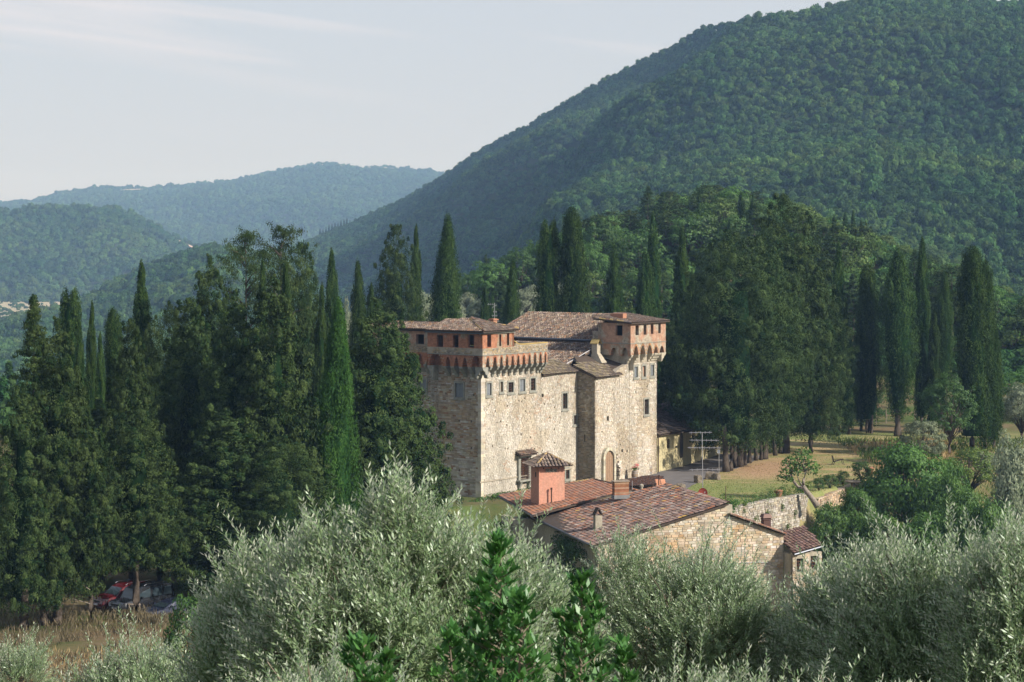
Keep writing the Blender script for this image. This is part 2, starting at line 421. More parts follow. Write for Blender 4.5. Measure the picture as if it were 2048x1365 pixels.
def H(x, y):
    x = np.asarray(x, float); y = np.asarray(y, float)
    z = np.interp(y, [-120, 0, 20, 60, 85, 110, 130, 143], [42, 23.2, 18.2, 9.6, 6.0, 2.7, .35, 0])
    ye = np.interp(x, EDGE_X, EDGE_Y); wd = np.interp(x, [26, 36, 46, 60], [0.9, 2.0, 9, 14])
    inside = np.clip((y - (ye - wd)) / wd, 0, 1)
    hol = (1 - inside) * sst(-14, -3, x) * sst(100, 130, y)
    z = z - hol * (6.3 + 5 * sst(45, 120, x))
    z = z - 47 * sst(55, 360, -x) * sst(60, 190, y)
    z = z - 47 * sst(300, 700, y) * sst(15, -70, x)
    z = z + 19 * np.exp(-((x - 47) / 40) ** 2 - ((y - 445) / 80) ** 2)
    z = z + 11 * sst(285, 390, y) * sst(-70, -12, x) * (1 - sst(75, 140, x)) * (1 - sst(470, 620, y))
    z = z - 30 * sst(520, 760, y) * (1 - sst(15, -70, x)) 
    z = z - 35 * sst(240, 420, x)
    flat = inside * sst(190, 198, y) * (1 - sst(270, 290, y)) * sst(-14, -3, x)
    z = z + (fbm(x, y, 9.0, 3, 3) - 0.5) * 0.9 * (1 - flat) * sst(2, 30, y) * (1 - .8 * sst(126, 134, y) * (1 - sst(150, 160, y)))
    return z
def Hs(x, y): return float(H(x, y))

def grid_mesh(name, X, Y, Z, mat, smooth=True):
    ny, nx = X.shape
    v = np.stack([X.ravel(), Y.ravel(), Z.ravel()], 1)
    i = np.arange(ny * nx).reshape(ny, nx)
    q = np.stack([i[:-1, :-1], i[:-1, 1:], i[1:, 1:], i[1:, :-1]], -1).reshape(-1, 4)
    return np_mesh(name, v, q, mat, smooth=smooth)

def ground_mat():
    m, nt, out = new_mat('ground_earth')
    tc = N(nt, 'ShaderNodeTexCoord')
    n1 = N(nt, 'ShaderNodeTexNoise', {'Vector': tc.outputs['Object'], 'Scale': 0.11, 'Detail': 6.0, 'Roughness': 0.6})
    n2 = N(nt, 'ShaderNodeTexNoise', {'Vector': tc.outputs['Object'], 'Scale': 1.6, 'Detail': 8.0, 'Roughness': 0.7})
    n3 = N(nt, 'ShaderNodeTexNoise', {'Vector': tc.outputs['Object'], 'Scale': 14.0, 'Detail': 4.0})
    at = N(nt, 'ShaderNodeAttribute', attribute_name='zone')
    sp = N(nt, 'ShaderNodeSeparateColor', {0: at.outputs['Color']})
    wild = N(nt, 'ShaderNodeMixRGB', {'Fac': n2.outputs['Fac'], 'Color1': (0.10, 0.075, 0.045, 1), 'Color2': (0.27, 0.20, 0.12, 1)})
    r1 = N(nt, 'ShaderNodeMapRange', {'Value': n1.outputs['Fac'], 'From Min': 0.40, 'From Max': 0.60})
    wild2 = N(nt, 'ShaderNodeMixRGB', {'Fac': r1.outputs['Result'], 'Color1': wild.outputs['Color'], 'Color2': (0.085, 0.12, 0.04, 1)})
    # mown lawn: tan with green drifts
    mp = N(nt, 'ShaderNodeMapping', {'Vector': tc.outputs['Object'], 'Scale': (0.06, 0.16, 0.1), 'Rotation': (0, 0, 0.25)})
    n4 = N(nt, 'ShaderNodeTexNoise', {'Vector': mp.outputs['Vector'], 'Scale': 2.0, 'Detail': 5.0, 'Roughness': 0.65})
    r4 = N(nt, 'ShaderNodeMapRange', {'Value': n4.outputs['Fac'], 'From Min': 0.42, 'From Max': 0.6})
    ad = N(nt, 'ShaderNodeMath', {0: r4.outputs['Result'], 1: sp.outputs['Green']}, operation='ADD', use_clamp=True)
    lawn = N(nt, 'ShaderNodeMixRGB', {'Fac': ad.outputs[0], 'Color1': (0.42, 0.32, 0.18, 1), 'Color2': (0.21, 0.24, 0.09, 1)})
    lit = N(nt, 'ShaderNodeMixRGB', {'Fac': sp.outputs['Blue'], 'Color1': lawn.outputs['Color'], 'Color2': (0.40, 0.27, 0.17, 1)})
    mx = N(nt, 'ShaderNodeMixRGB', {'Fac': sp.outputs['Red'], 'Color1': wild2.outputs['Color'], 'Color2': lit.outputs['Color']})
    r3 = N(nt, 'ShaderNodeMapRange', {'Value': n3.outputs['Fac'], 'From Min': 0.3, 'From Max': 0.7, 'To Min': 0.72, 'To Max': 1.2})
    mu = N(nt, 'ShaderNodeMixRGB', {'Fac': 1.0, 'Color1': mx.outputs['Color'], 'Color2': r3.outputs['Result']}, blend_type='MULTIPLY')
    b = N(nt, 'ShaderNodeBsdfDiffuse', {'Color': mu.outputs['Color']})
    bp = N(nt, 'ShaderNodeBump', {'Height': n3.outputs['Fac'], 'Strength': 0.6, 'Distance': 0.08})
    nt.links.new(bp.outputs['Normal'], b.inputs['Normal'])
    nt.links.new(b.outputs[0], out.inputs['Surface'])
    return m

def axis(segs):
    out = []
    for a, b, s in segs: out.extend(list(np.arange(a, b, s)))
    out.append(segs[-1][1]); return np.array(out)
gx = axis([(-430, -60, 10), (-60, -20, 3), (-20, 70, 1.0), (70, 120, 4), (120, 430, 10)])
gy = axis([(-110, 0, 10), (0, 100, 4), (100, 185, 2.5), (185, 280, 1.0), (280, 520, 5), (520, 760, 10)])
GX, GY = np.meshgrid(gx, gy)
GZ = H(GX, GY)
g_me = grid_mesh('ground', GX, GY, GZ, ground_mat())
zone = np.zeros((GX.size, 4), dtype=np.float32); zone[:, 3] = 1
fx, fy = GX.ravel(), GY.ravel()
ye = np.interp(fx, EDGE_X, EDGE_Y)
lawn = ((fy > ye - 0.3).astype(float)) * sst(8, 12, fx) * sst(195, 197, fy) * (1 - sst(270, 277, fy)) * (1 - sst(60, 72, fx))
bpx = CX + F * fx / np.maximum(fy, 1)
zone[:, 0] = lawn
zone[:, 1] = lawn * 0.75 * np.exp(-((fy - 213) / 9.0) ** 2) + lawn * 0.6 * np.exp(-((fy - 268) / 5.0) ** 2)
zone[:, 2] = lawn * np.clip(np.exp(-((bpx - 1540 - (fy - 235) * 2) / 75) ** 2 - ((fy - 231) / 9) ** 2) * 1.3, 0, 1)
za = g_me.attributes.new('zone', 'FLOAT_COLOR', 'POINT'); za.data.foreach_set('color', zone.ravel())
tag(link('ground', g_me), kind='structure')

# ---- the far land: valley floor and hills
def hill_ground_mat(name, c1, c2, sc=0.01):
    return simple_mat(name, c1, 0.95, col2=c2, vscale=sc, spec=0.0)
M['hill'] = hill_ground_mat('hill_floor', (0.040, 0.060, 0.025), (0.07, 0.085, 0.035), 0.02)
M['valley'] = hill_ground_mat('valley_floor', (0.17, 0.16, 0.09), (0.10, 0.14, 0.06), 0.012)
vx = np.linspace(-7500, 7500, 101); vy = np.linspace(-100, 9300, 95)
VX, VY = np.meshgrid(vx, vy)
VZ = -49 + (fbm(VX, VY, 500, 3, 5) - 0.5) * 6
VZ = np.where((np.abs(VX) < 480) & (VY < 800), -52, VZ)
tag(link('valley_floor', grid_mesh('valley_floor', VX, VY, VZ, M['valley'])), kind='structure')

class Hill:
    """land that rises from a toe line to a skyline; both are given by bearing"""
    def __init__(s, sky, toe, rough, seed, power=1.0, spur=1.0, crest=None):
        s.crest = crest
        s.sky = np.array(sky, float); s.toe = np.array(toe, float); s.rough = rough; s.seed = seed; s.power = power; s.spur = spur
    def at(s, px, v):
        px = np.asarray(px, float); v = np.asarray(v, float)
        yr = np.interp(px, s.sky[:, 0], s.sky[:, 2]); pr = np.interp(px, s.sky[:, 0], s.sky[:, 1])
        zr = ZC - (pr - HY) / F * yr
        yt = np.interp(px, s.toe[:, 0], s.toe[:, 2]); zt = np.interp(px, s.toe[:, 0], s.toe[:, 1])
        vv = np.clip(v, 0, 1)
        Y = yt + (yr - yt) * v
        z = zt + (zr - zt) * vv ** s.power - np.clip(v - 1, 0, 9) * (zr - zt) * 0.8
        X = (px - CX) / F * Y
        env = np.sin(np.clip(vv, 0, 1) * math.pi) ** 0.8
        n = 1 - np.abs(2 * fbm(X + Y * 0.55, Y * 0.35, s.rough, 3, s.seed) - 1) * 2
        z = z + env * (n - 0.4) * s.spur * np.clip((zr - zt) / 150, 0, 1)
        if s.crest is not None:      # one long spur with a hollow on its shaded side
            pc = np.interp(vv, s.crest[0], s.crest[1]); e2 = env * (vv < 1)
            z = z + e2 * (9 * np.exp(-((px - pc) / 90) ** 2) - 36 * np.exp(-((px - pc + 170) / 110) ** 2))
        return X, Y, z
    def mesh(s, name, mat, p0, p1, np_, nv, vmax=1.35):
        P, V = np.meshgrid(np.linspace(p0, p1, np_), np.linspace(0, vmax, nv))
        X, Y, Z = s.at(P, V)
        return grid_mesh(name, X, Y, Z, mat)

mountain = Hill([(-200, 700, 2500), (300, 600, 2500), (450, 548, 2450), (600, 497, 2350), (700, 456, 2300), (800, 410, 2200), (885, 365, 2100), (950, 318, 2000), (1080, 248, 1880),
                 (1200, 176, 1780), (1310, 122, 1700), (1400, 72, 1620), (1450, 57, 1580), (1600, 38, 1500), (1700, 14, 1430), (1800, 6, 1400),
                 (1950, 12, 1380), (2048, 16, 1360), (2400, 40, 1350), (4200, 120, 1350)],
                [(-200, -49, 1500), (400, -49, 1400), (800, -46, 1000), (1100, -25, 720), (1600, -18, 640), (4200, -18, 640)], 380, 21, 1.12, 55, ([.25, .6, .68, .85, 1], [1110, 1290, 1400, 1560, 1710]))
far_ridge = Hill([(-3500, 400, 6000), (-600, 415, 6000), (0, 414, 6000), (60, 410, 6000), (150, 388, 6000), (200, 380, 6000), (300, 384, 6000), (400, 377, 6000), (480, 367, 6000), (560, 349, 6000),
                  (620, 338, 6000), (660, 336, 6000), (700, 341, 6000), (720, 344, 6000), (760, 341, 6000), (850, 346, 6000), (885, 355, 6000), (1000, 400, 6000), (1300, 430, 6000), (5500, 420, 6000)],
                 [(-3500, -50, 3600), (0, -50, 3800), (5500, -50, 3600)], 900, 31, 0.9, 60)
mid_hill = Hill([(-2500, 440, 2900), (-500, 455, 2900), (-200, 445, 2900), (0, 432, 2900), (80, 423, 2900), (170, 420, 2900), (230, 428, 2900), (290, 450, 2900), (340, 478, 2900), (390, 500, 2900), (430, 515, 2900), (520, 560, 2900), (620, 595, 2900), (900, 600, 2900)],
                [(-2500, -50, 2350), (0, -50, 2350), (400, -50, 2300), (900, -50, 2400)], 330, 41, 0.9, 30)
low_hill = Hill([(-1200, 700, 1350), (-100, 680, 1350), (0, 662, 1400), (100, 640, 1500), (180, 608, 1550), (250, 572, 1600), (310, 540, 1600), (380, 514, 1600), (430, 505, 1600), (480, 512, 1600), (560, 535, 1600), (650, 600, 1600), (760, 640, 1600)],
                [(-1200, -48, 900), (0, -50, 900), (300, -50, 900), (760, -50, 950)], 260, 51, 0.9, 22)
for nm, hl, a in (('mountain', mountain, (-200, 4200, 260, 60)), ('far_ridge', far_ridge, (-3500, 5500, 260, 30)), ('wooded_hill', mid_hill, (-2500, 900, 160, 40)), ('low_hill', low_hill, (-1200, 760, 130, 40))):
    tag(link(nm, hl.mesh(nm, M['hill'], *a)), kind='structure')
# ------------------------------------------------------------------ foliage generators (numpy)
def unit(a): return a / np.maximum(np.linalg.norm(a, axis=-1, keepdims=True), 1e-9)
def rand_dirs(rng, n):
    return unit(rng.normal(size=(n, 3)))

def leaf_quads(pos, axis_, length, width, rng, normal=None, fold=0.0):
    n = len(pos)
    r = rand_dirs(rng, n) if normal is None else normal + rand_dirs(rng, n) * 0.35
    side = unit(np.cross(axis_, r)); nn = np.cross(side, axis_)
    L = np.reshape(length, (-1, 1)) * np.ones((n, 1)); Wd = np.reshape(width, (-1, 1)) * np.ones((n, 1))
    a = pos - axis_ * L * 0.5; b = pos + side * Wd * 0.5 - nn * L * fold; c = pos + axis_ * L * 0.5; d = pos - side * Wd * 0.5 - nn * L * fold
    v = np.stack([a, b, c, d], 1).reshape(-1, 3)
    q = np.arange(n * 4).reshape(n, 4)
    return v, q

def clump_crown(name, mat, cen, rad, n_per, leaf_len, leaf_w, rng, up=0.3, outw=1.0, jit=0.45, shell=(0.7, 1.05), ctint=None, tmin=0.0, low=-0.6, vary=0.25):
    """leaves on the surface of many clumps; cen (M,3), rad (M,3)"""
    Mn = len(cen)
    idx = np.repeat(np.arange(Mn), n_per)
    n = len(idx)
    d = rand_dirs(rng, n)
    d[:, 2] = np.where(d[:, 2] < low, -d[:, 2], d[:, 2])
    rr = rng.uniform(shell[0], shell[1], (n, 1))
    p = cen[idx] + d * rad[idx] * rr
    # leaves lie roughly along the surface of their clump and crown, so each mass has a lit and a shaded side
    c0 = cen.mean(0); cr = p - np.array([c0[0], c0[1], c0[2]]); ext = np.maximum(np.abs(cen - c0).max(0), .3); cr = unit(cr / ext * np.array([1, 1, .6]))
    nrm = unit(d * .75 + cr * .55 + rng.normal(size=(n, 3)) * .36)
    ax = d * outw * .6 + np.array([0, 0, up + .15]) + rng.normal(size=(n, 3)) * (jit + .35)
    ax = unit(ax - nrm * (ax * nrm).sum(1, keepdims=True))
    L = leaf_len * rng.uniform(1 - vary, 1 + vary, n); Wd = leaf_w * rng.uniform(1 - vary, 1 + vary, n)
    side = np.cross(nrm, ax); Lc = L[:, None] * .5; Wc = Wd[:, None] * .5
    v = np.stack([p - ax * Lc, p + side * Wc, p + ax * Lc, p - side * Wc], 1).reshape(-1, 3); q = np.arange(n * 4).reshape(n, 4)
    if ctint is None: ctint = rng.uniform(0.15, 0.75, Mn)
    t = np.clip(ctint[idx] + rng.normal(size=n) * 0.16, tmin, 1)
    return np_mesh(name, v, q, mat, tint=t)

def trunk_mesh(name, mat, h, r0, r1, rng, n=8, lean=(0, 0), wob=0.1, limbs=None, flare=1.35):
    mb = MB()
    k = 7; pts = []; rad = []
    for i in range(k):
        t = i / (k - 1)
        pts.append((lean[0] * t + rng.normal() * wob * t * (1 - t) * 2, lean[1] * t + rng.normal() * wob * t * (1 - t) * 2, h * t - (0.3 if i == 0 else 0)))
        rad.append((r0 + (r1 - r0) * t) * (flare if i == 0 else 1))
    mb.tube(pts, rad, n)
    for (p0, p1, ra, rb) in (limbs or []):
        mid = (Vector(p0) + Vector(p1)) / 2 + Vector((0, 0, (Vector(p1) - Vector(p0)).length * 0.08))
        mb.tube([p0, mid, p1], [ra, (ra + rb) / 2, rb], 5)
    return mb.mesh(name, mat, True)

def proto_tree(name, crown_me, trunk_me, inner=None):
    return dict(name=name, crown=crown_me, trunk=trunk_me)

def place_tree(P, x, y, sx, sz, label, cat, group=None, rz=None, z=None, sy=None, name=None, tilt=None):
    zz = Hs(x, y) - 0.1 if z is None else z
    o = empty(name or P['name'], (x, y, zz), random.uniform(0, 6.28) if rz is None else rz)
    o.scale = (sx, sy if sy else sx, sz)
    if tilt: o.rotation_euler[0] = tilt[0]; o.rotation_euler[1] = tilt[1]
    if P['crown']: link('crown', P['crown'], o)
    if P['trunk']: link('trunk', P['trunk'], o)
    tag(o, label, cat, group)
    return o

# cypress: a column of upright clumps. nominal height h and radius r
def make_cypress(seed, h, r, nclump, n_per, base=0.10, mat=None, tops=1, prof=None, leaf=(0.26, 0.085)):
    rng = np.random.default_rng(seed)
    zs = rng.uniform(0, 1, nclump) ** 0.85
    if prof is None: prof = [(0, 0.55), (0.08, 0.85), (0.3, 1.0), (0.6, 0.85), (0.82, 0.55), (0.94, 0.28), (1.0, 0.05)]
    pr = np.interp(zs, [p[0] for p in prof], [p[1] for p in prof])
    a = rng.uniform(0, 2 * math.pi, nclump)
    lump = 1 + 0.16 * np.sin(a * 3 + zs * 9 + seed) + 0.10 * np.sin(a * 2 - zs * 23 + seed * 2) + rng.normal(size=nclump) * 0.10
    rr = r * pr * lump * rng.uniform(0.70, 1.0, nclump)
    ox = np.zeros(nclump); 
    if tops == 2:
        ox = np.where(rng.uniform(size=nclump) < 0.5, -1, 1) * r * 0.38 * sst(0.45, 0.9, zs)
        rr = rr * (1 - 0.25 * sst(0.5, 0.9, zs))
    cen = np.stack([rr * np.cos(a) + ox, rr * np.sin(a), h * (base + (1 - base) * zs) - 0.5], 1)
    s = r * (0.13 + 0.13 * pr) * rng.uniform(.75, 1.35, nclump)
    rad = np.stack([s, s, s * 2.3 + 0.22], 1)
    me = clump_crown('cypress_crown', mat or M['leaf_cypress'], cen, rad, n_per, leaf[0], leaf[1], rng, up=1.1, outw=0.9, jit=0.3, low=-2, shell=(0.78, 1.04), ctint=np.clip(rng.normal(.42, .24, nclump), 0.0, 0.95))
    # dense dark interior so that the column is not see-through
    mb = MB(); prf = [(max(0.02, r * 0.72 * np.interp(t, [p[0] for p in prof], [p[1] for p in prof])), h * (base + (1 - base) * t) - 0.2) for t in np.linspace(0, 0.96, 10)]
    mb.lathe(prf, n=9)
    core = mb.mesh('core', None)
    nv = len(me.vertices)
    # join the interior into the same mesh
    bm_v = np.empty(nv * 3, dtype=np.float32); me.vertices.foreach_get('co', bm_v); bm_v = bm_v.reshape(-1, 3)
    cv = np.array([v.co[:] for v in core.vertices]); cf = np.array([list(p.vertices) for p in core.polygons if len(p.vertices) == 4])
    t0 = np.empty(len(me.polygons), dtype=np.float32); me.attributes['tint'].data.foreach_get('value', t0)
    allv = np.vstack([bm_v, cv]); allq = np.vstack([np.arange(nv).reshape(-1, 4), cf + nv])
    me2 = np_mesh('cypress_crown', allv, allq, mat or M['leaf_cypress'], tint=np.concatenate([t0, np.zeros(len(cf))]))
    tr = trunk_mesh('cypress_trunk', M['bark'], h * (base + 0.12), 0.28 * max(0.7, r / 1.5), 0.2, rng)
    return proto_tree('cypress_tree', me2, tr)

# broad conifer: pads of foliage along whorled limbs, outline given by a profile
def make_conifer(seed, h, r, base, mat, prof, n_limb=270, pads=6, n_per=40, droop=-0.12, pad=(0.8, 0.8, 0.4), leaf=(0.24, 0.085), up=0.15, irregular=0.22, name='conifer_tree', gap=0.0, low=-0.25, tint=(0.1, 0.8)):
    rng = np.random.default_rng(seed)
    cen = []; rad = []; ct = []; limbs = []
    za = [p[0] for p in prof]; pa = [p[1] for p in prof]
    ga = rng.uniform(0, 6.28, 5); 
    for k in range(n_limb):
        t = (k + rng.uniform()) / n_limb
        t = t ** 0.85
        R = r * np.interp(t, za, pa)
        a = rng.uniform(0, 6.283)
        R *= 1 + irregular * math.sin(a * 2 + ga[0] + t * 6) * 0.6 + rng.normal() * irregular * 0.5
        if gap and rng.uniform() < gap: continue
        z0 = h * (base + (1 - base) * t)
        ca, sa = math.cos(a), math.sin(a)
        R = max(R, 0.15)
        if k % 5 == 0: limbs.append(((0, 0, z0 - 0.1 * R), (ca * R * 0.85, sa * R * 0.85, z0 + droop * R * 0.6), 0.05 + 0.012 * R, 0.02))
        tt = rng.uniform(0.1, 0.75)
        for j in range(pads):
            f = 1 - (j / pads) ** 1.1 * 0.62
            x = R * f
            z = z0 + droop * x * f + rng.normal() * 0.15
            s = (0.45 + 0.55 * (1 - abs(f - 0.75))) * rng.uniform(0.7, 1.2) * (0.55 + 0.45 * min(1, R / 2.0))
            cen.append((ca * x + rng.normal() * 0.28 * min(1, R), sa * x + rng.normal() * 0.28 * min(1, R), z)); rad.append((pad[0] * s, pad[1] * s, pad[2] * s)); ct.append(np.clip(tt + rng.normal() * 0.12, tint[0], tint[1]))
    cen = np.array(cen); rad = np.array(rad)
    me = clump_crown(name + '_crown', mat, cen, rad, n_per, leaf[0], leaf[1], rng, up=up, outw=1.0, jit=0.4, ctint=np.array(ct), low=low, shell=(0.35, 1.1))
    tr = trunk_mesh(name + '_trunk', M['bark'], h * 0.93, 0.30 + 0.02 * r, 0.06, rng, limbs=limbs[:50])
    return proto_tree(name, me, tr)

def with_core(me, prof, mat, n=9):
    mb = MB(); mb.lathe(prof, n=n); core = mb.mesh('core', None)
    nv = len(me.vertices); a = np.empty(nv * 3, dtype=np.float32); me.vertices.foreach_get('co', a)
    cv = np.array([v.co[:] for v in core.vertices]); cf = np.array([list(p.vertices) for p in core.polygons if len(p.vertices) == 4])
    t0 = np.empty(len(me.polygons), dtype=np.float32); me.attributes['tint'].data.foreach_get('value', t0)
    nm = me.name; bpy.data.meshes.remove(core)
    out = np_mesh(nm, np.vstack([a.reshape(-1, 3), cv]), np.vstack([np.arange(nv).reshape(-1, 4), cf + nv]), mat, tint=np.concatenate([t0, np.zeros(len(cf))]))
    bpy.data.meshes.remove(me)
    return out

# dense old conifer: big irregular tufts crowding the envelope, dark clefts between them
def make_mass(seed, h, r, base, mat, prof, ncl=190, cr=(0.7, 1.35), n_per=200, leaf=(0.24, 0.085), depth=0.26, zs_=0.9, droop=0.0, up=0.45, lobes=0.14):
    rng = np.random.default_rng(seed); za = [p[0] for p in prof]; pa = [p[1] for p in prof]
    w = np.interp(np.linspace(0, 1, 60), za, pa) + .12; cdf = np.cumsum(w) / w.sum()
    t = np.interp(rng.uniform(0, 1, ncl), cdf, np.linspace(0, 1, 60))
    a = (np.arange(ncl) * 2.39996 + rng.normal(size=ncl) * .25)
    R = r * np.interp(t, za, pa)
    lob = 1 + lobes * np.sin(a * 2 + seed + t * 5) + lobes * .7 * np.sin(a * 3 - t * 11 + seed) + rng.normal(size=ncl) * depth * .38
    s = rng.uniform(cr[0], cr[1], ncl) * (0.55 + 0.45 * np.clip(R / (r * .6), 0, 1))
    rr = np.maximum(R * lob - s * .5, 0) * np.where(rng.uniform(size=ncl) < .3, .72, 1.0)
    z = h * (base + (1 - base) * t) + droop * rr
    cen = np.stack([rr * np.cos(a), rr * np.sin(a), z], 1); rad = np.stack([s, s, s * zs_], 1)
    # small sprays breaking the outline
    k = int(ncl * .8); j = rng.integers(0, ncl, k); out = np.stack([np.cos(a[j]), np.sin(a[j]), rng.uniform(.0, .9, k)], 1)
    c2 = cen[j] + out * s[j][:, None] * rng.uniform(.8, 1.15, (k, 1)); r2 = np.stack([s[j] * .38, s[j] * .38, s[j] * .34], 1)
    me = clump_crown('conifer_crown', mat, np.vstack([cen, c2]), np.vstack([rad, r2]), n_per, leaf[0], leaf[1], rng, up=up, jit=.4, low=-.7, shell=(.62, 1.04), ctint=np.clip(rng.normal(.42, .24, ncl + k), 0, .95))
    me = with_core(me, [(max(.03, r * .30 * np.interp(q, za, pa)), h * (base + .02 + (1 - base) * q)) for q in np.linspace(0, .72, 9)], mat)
    tr = trunk_mesh('conifer_trunk', M['bark'], h * (base + .25), 0.30 + 0.02 * r, 0.2, rng)
    return proto_tree('conifer_tree', me, tr)

# broadleaf crown: a cloud of round clumps on limbs
def make_broad(seed, h, r, base, mat, n_cl=90, n_per=60, leaf=(0.22, 0.14), cl=(0.7, 0.55), name='broadleaf_tree', flat=1.0, bark=None, up=0.2, trunk_r=0.22, tint=(0.15, 0.75), shell_c=(0.45, 1.0), lobes=0.3):
    rng = np.random.default_rng(seed)
    cz = h * (base + (1 - base) * 0.5); rz = h * (1 - base) * 0.5 * flat
    d = rand_dirs(rng, n_cl); d[:, 2] = np.where(d[:, 2] < -0.75, -d[:, 2], d[:, 2])
    an = np.arctan2(d[:, 1], d[:, 0])
    lob = 1 + lobes * 0.5 * (np.sin(an * 3 + seed) * np.cos(d[:, 2] * 3 + seed)) + rng.normal(size=n_cl) * lobes * 0.3
    rr = rng.uniform(shell_c[0], shell_c[1], (n_cl, 1)) ** 0.6 * lob[:, None]
    cen = d * rr * np.array([r - cl[0] * 0.5, r - cl[0] * 0.5, rz - cl[1] * 0.5]) + np.array([0, 0, cz])
    s = rng.uniform(0.65, 1.25, (n_cl, 1))
    rad = np.array([[cl[0], cl[0], cl[1]]]) * s
    me = clump_crown(name + '_crown', mat, cen, rad, n_per, leaf[0], leaf[1], rng, up=up, outw=0.9, jit=0.7, low=-0.5, ctint=rng.uniform(tint[0], tint[1], n_cl))
    lim = []
    for k in range(0, n_cl, max(1, n_cl // 26)):
        lim.append(((0, 0, h * base * rng.uniform(0.7, 1.3)), tuple(cen[k]), trunk_r * 0.32, 0.02))
    tr = trunk_mesh(name + '_trunk', bark or M['bark'], h * (base + 0.25), trunk_r, trunk_r * 0.4, rng, limbs=lim)
    return proto_tree(name, me, tr)

# ---------------- prototypes
CY = {
 'slim': make_cypress(1, 20, 1.25, 300, 80),
 'mid': make_cypress(2, 18, 1.7, 360, 80),
 'broad': make_cypress(3, 18, 2.5, 520, 80, prof=[(0, 0.9), (0.15, 1.0), (0.4, 0.93), (0.6, 0.72), (0.78, 0.5), (0.9, 0.3), (1, 0.06)]),
 'blunt': make_cypress(4, 20, 1.7, 380, 80, prof=[(0, 0.75), (0.1, 1.0), (0.4, 0.95), (0.7, 0.85), (0.88, 0.7), (0.96, 0.5), (1, 0.2)]),
 'twin': make_cypress(5, 20, 1.6, 380, 80, tops=2, prof=[(0, 0.8), (0.15, 1.0), (0.5, 0.9), (0.85, 0.7), (0.95, 0.45), (1, 0.15)]),
 'near': make_cypress(6, 19, 2.1, 420, 150, base=0.03, mat=M['leaf_cypress_bright'], leaf=(0.22, 0.07), prof=[(0, 0.75), (0.2, 1.0), (0.45, 0.92), (0.65, 0.72), (0.8, 0.48), (0.92, 0.22), (1, 0.04)]),
 'loose': make_cypress(7, 17, 2.3, 330, 90, base=0.16, prof=[(0, 0.25), (0.2, 0.7), (0.45, 1.0), (0.65, 0.9), (0.82, 0.6), (0.93, 0.3), (1, 0.06)]),
}
cone = [(0, 0.75), (0.12, 1.0), (0.35, 0.86), (0.6, 0.6), (0.8, 0.36), (0.93, 0.16), (1, 0.03)]
dome = [(0, 0.72), (0.15, 0.95), (0.4, 1.0), (0.65, 0.88), (0.82, 0.66), (0.93, 0.42), (1, 0.12)]
CO = {
 'cone': make_mass(11, 19, 4.2, 0.09, M['leaf_conifer'], [(0, 0.85), (0.12, 1.0), (0.35, 0.9), (0.6, 0.66), (0.8, 0.42), (0.93, 0.2), (1, 0.03)], ncl=560, cr=(.5, 1.05), n_per=74, zs_=.7, droop=.08),
 'cone2': make_mass(12, 19, 3.6, 0.12, M['leaf_conifer'], [(0, 0.8), (0.1, 1.0), (0.4, 0.9), (0.65, 0.62), (0.85, 0.34), (0.95, 0.2), (1, 0.04)], ncl=520, cr=(.42, .9), n_per=70, zs_=.95, droop=.2, up=.7),
 'dome': make_mass(13, 21, 5.6, 0.10, M['leaf_conifer'], dome, ncl=540, cr=(.65, 1.4), n_per=96),
 'dome2': make_mass(14, 22, 4.8, 0.11, M['leaf_conifer'], [(0, 0.6), (0.12, 0.9), (0.35, 1.0), (0.6, 0.86), (0.8, 0.55), (0.92, 0.35), (1, 0.1)], ncl=540, cr=(.6, 1.25), n_per=88, zs_=1.0),
 'high': make_mass(17, 19, 4.2, 0.25, M['leaf_conifer'], [(0, 0.8), (0.15, 1.0), (0.45, 0.85), (0.7, 0.6), (0.9, 0.3), (1, 0.05)], ncl=420, cr=(.5, 1.0), n_per=70, zs_=.75),
 'spruce': make_conifer(15, 18, 3.6, 0.10, M['leaf_pine'], cone, n_limb=170, pads=6, droop=-0.3, gap=0.12, irregular=0.4, pad=(0.7, 0.7, 0.3), up=0.1),
 'pine': make_conifer(16, 19, 4.6, 0.30, M['leaf_pine'], [(0, 0.45), (0.2, 0.8), (0.5, 1.0), (0.75, 0.85), (0.9, 0.55), (1, 0.2)], n_limb=120, pads=5, droop=0.3, gap=0.15, irregular=0.5, pad=(0.85, 0.85, 0.5), n_per=34, up=0.6),
}
BR = {
 'broad': make_broad(21, 9, 4.0, 0.2, M['leaf_broad'], n_cl=150, n_per=60, leaf=(0.26, 0.17)),
 'dark': make_broad(22, 10, 4.4, 0.2, M['leaf_broad_dark'], n_cl=150, n_per=60, leaf=(0.26, 0.17)),
 'olive_far': make_broad(23, 5, 2.4, 0.16, M['leaf_olive_far'], n_cl=110, n_per=90, leaf=(0.2, 0.09), name='olive_tree'),
 'lime': make_broad(24, 6, 2.6, 0.2, M['leaf_lime'], n_cl=80, n_per=50, leaf=(0.2, 0.12), up=0.5),
 'shrub': make_broad(25, 3.0, 1.7, 0.05, M['leaf_broad_dark'], n_cl=60, n_per=60, leaf=(0.14, 0.08), cl=(0.4, 0.35), name='shrub', trunk_r=0.06),
 'bush': make_broad(27, 5.5, 3.6, 0.0, M['leaf_broad'], n_cl=190, n_per=64, leaf=(0.22, 0.15), cl=(.75, .6), name='bush', trunk_r=.1, shell_c=(.6, 1.0)),
 'pale': make_broad(26, 4.2, 2.7, 0.02, M['leaf_pale'], n_cl=150, n_per=60, leaf=(0.2, 0.08), cl=(0.45, 0.3), name='shrub', trunk_r=0.1, tint=(0.3, 0.9), lobes=0.12, shell_c=(0.75, 1.0)),
}

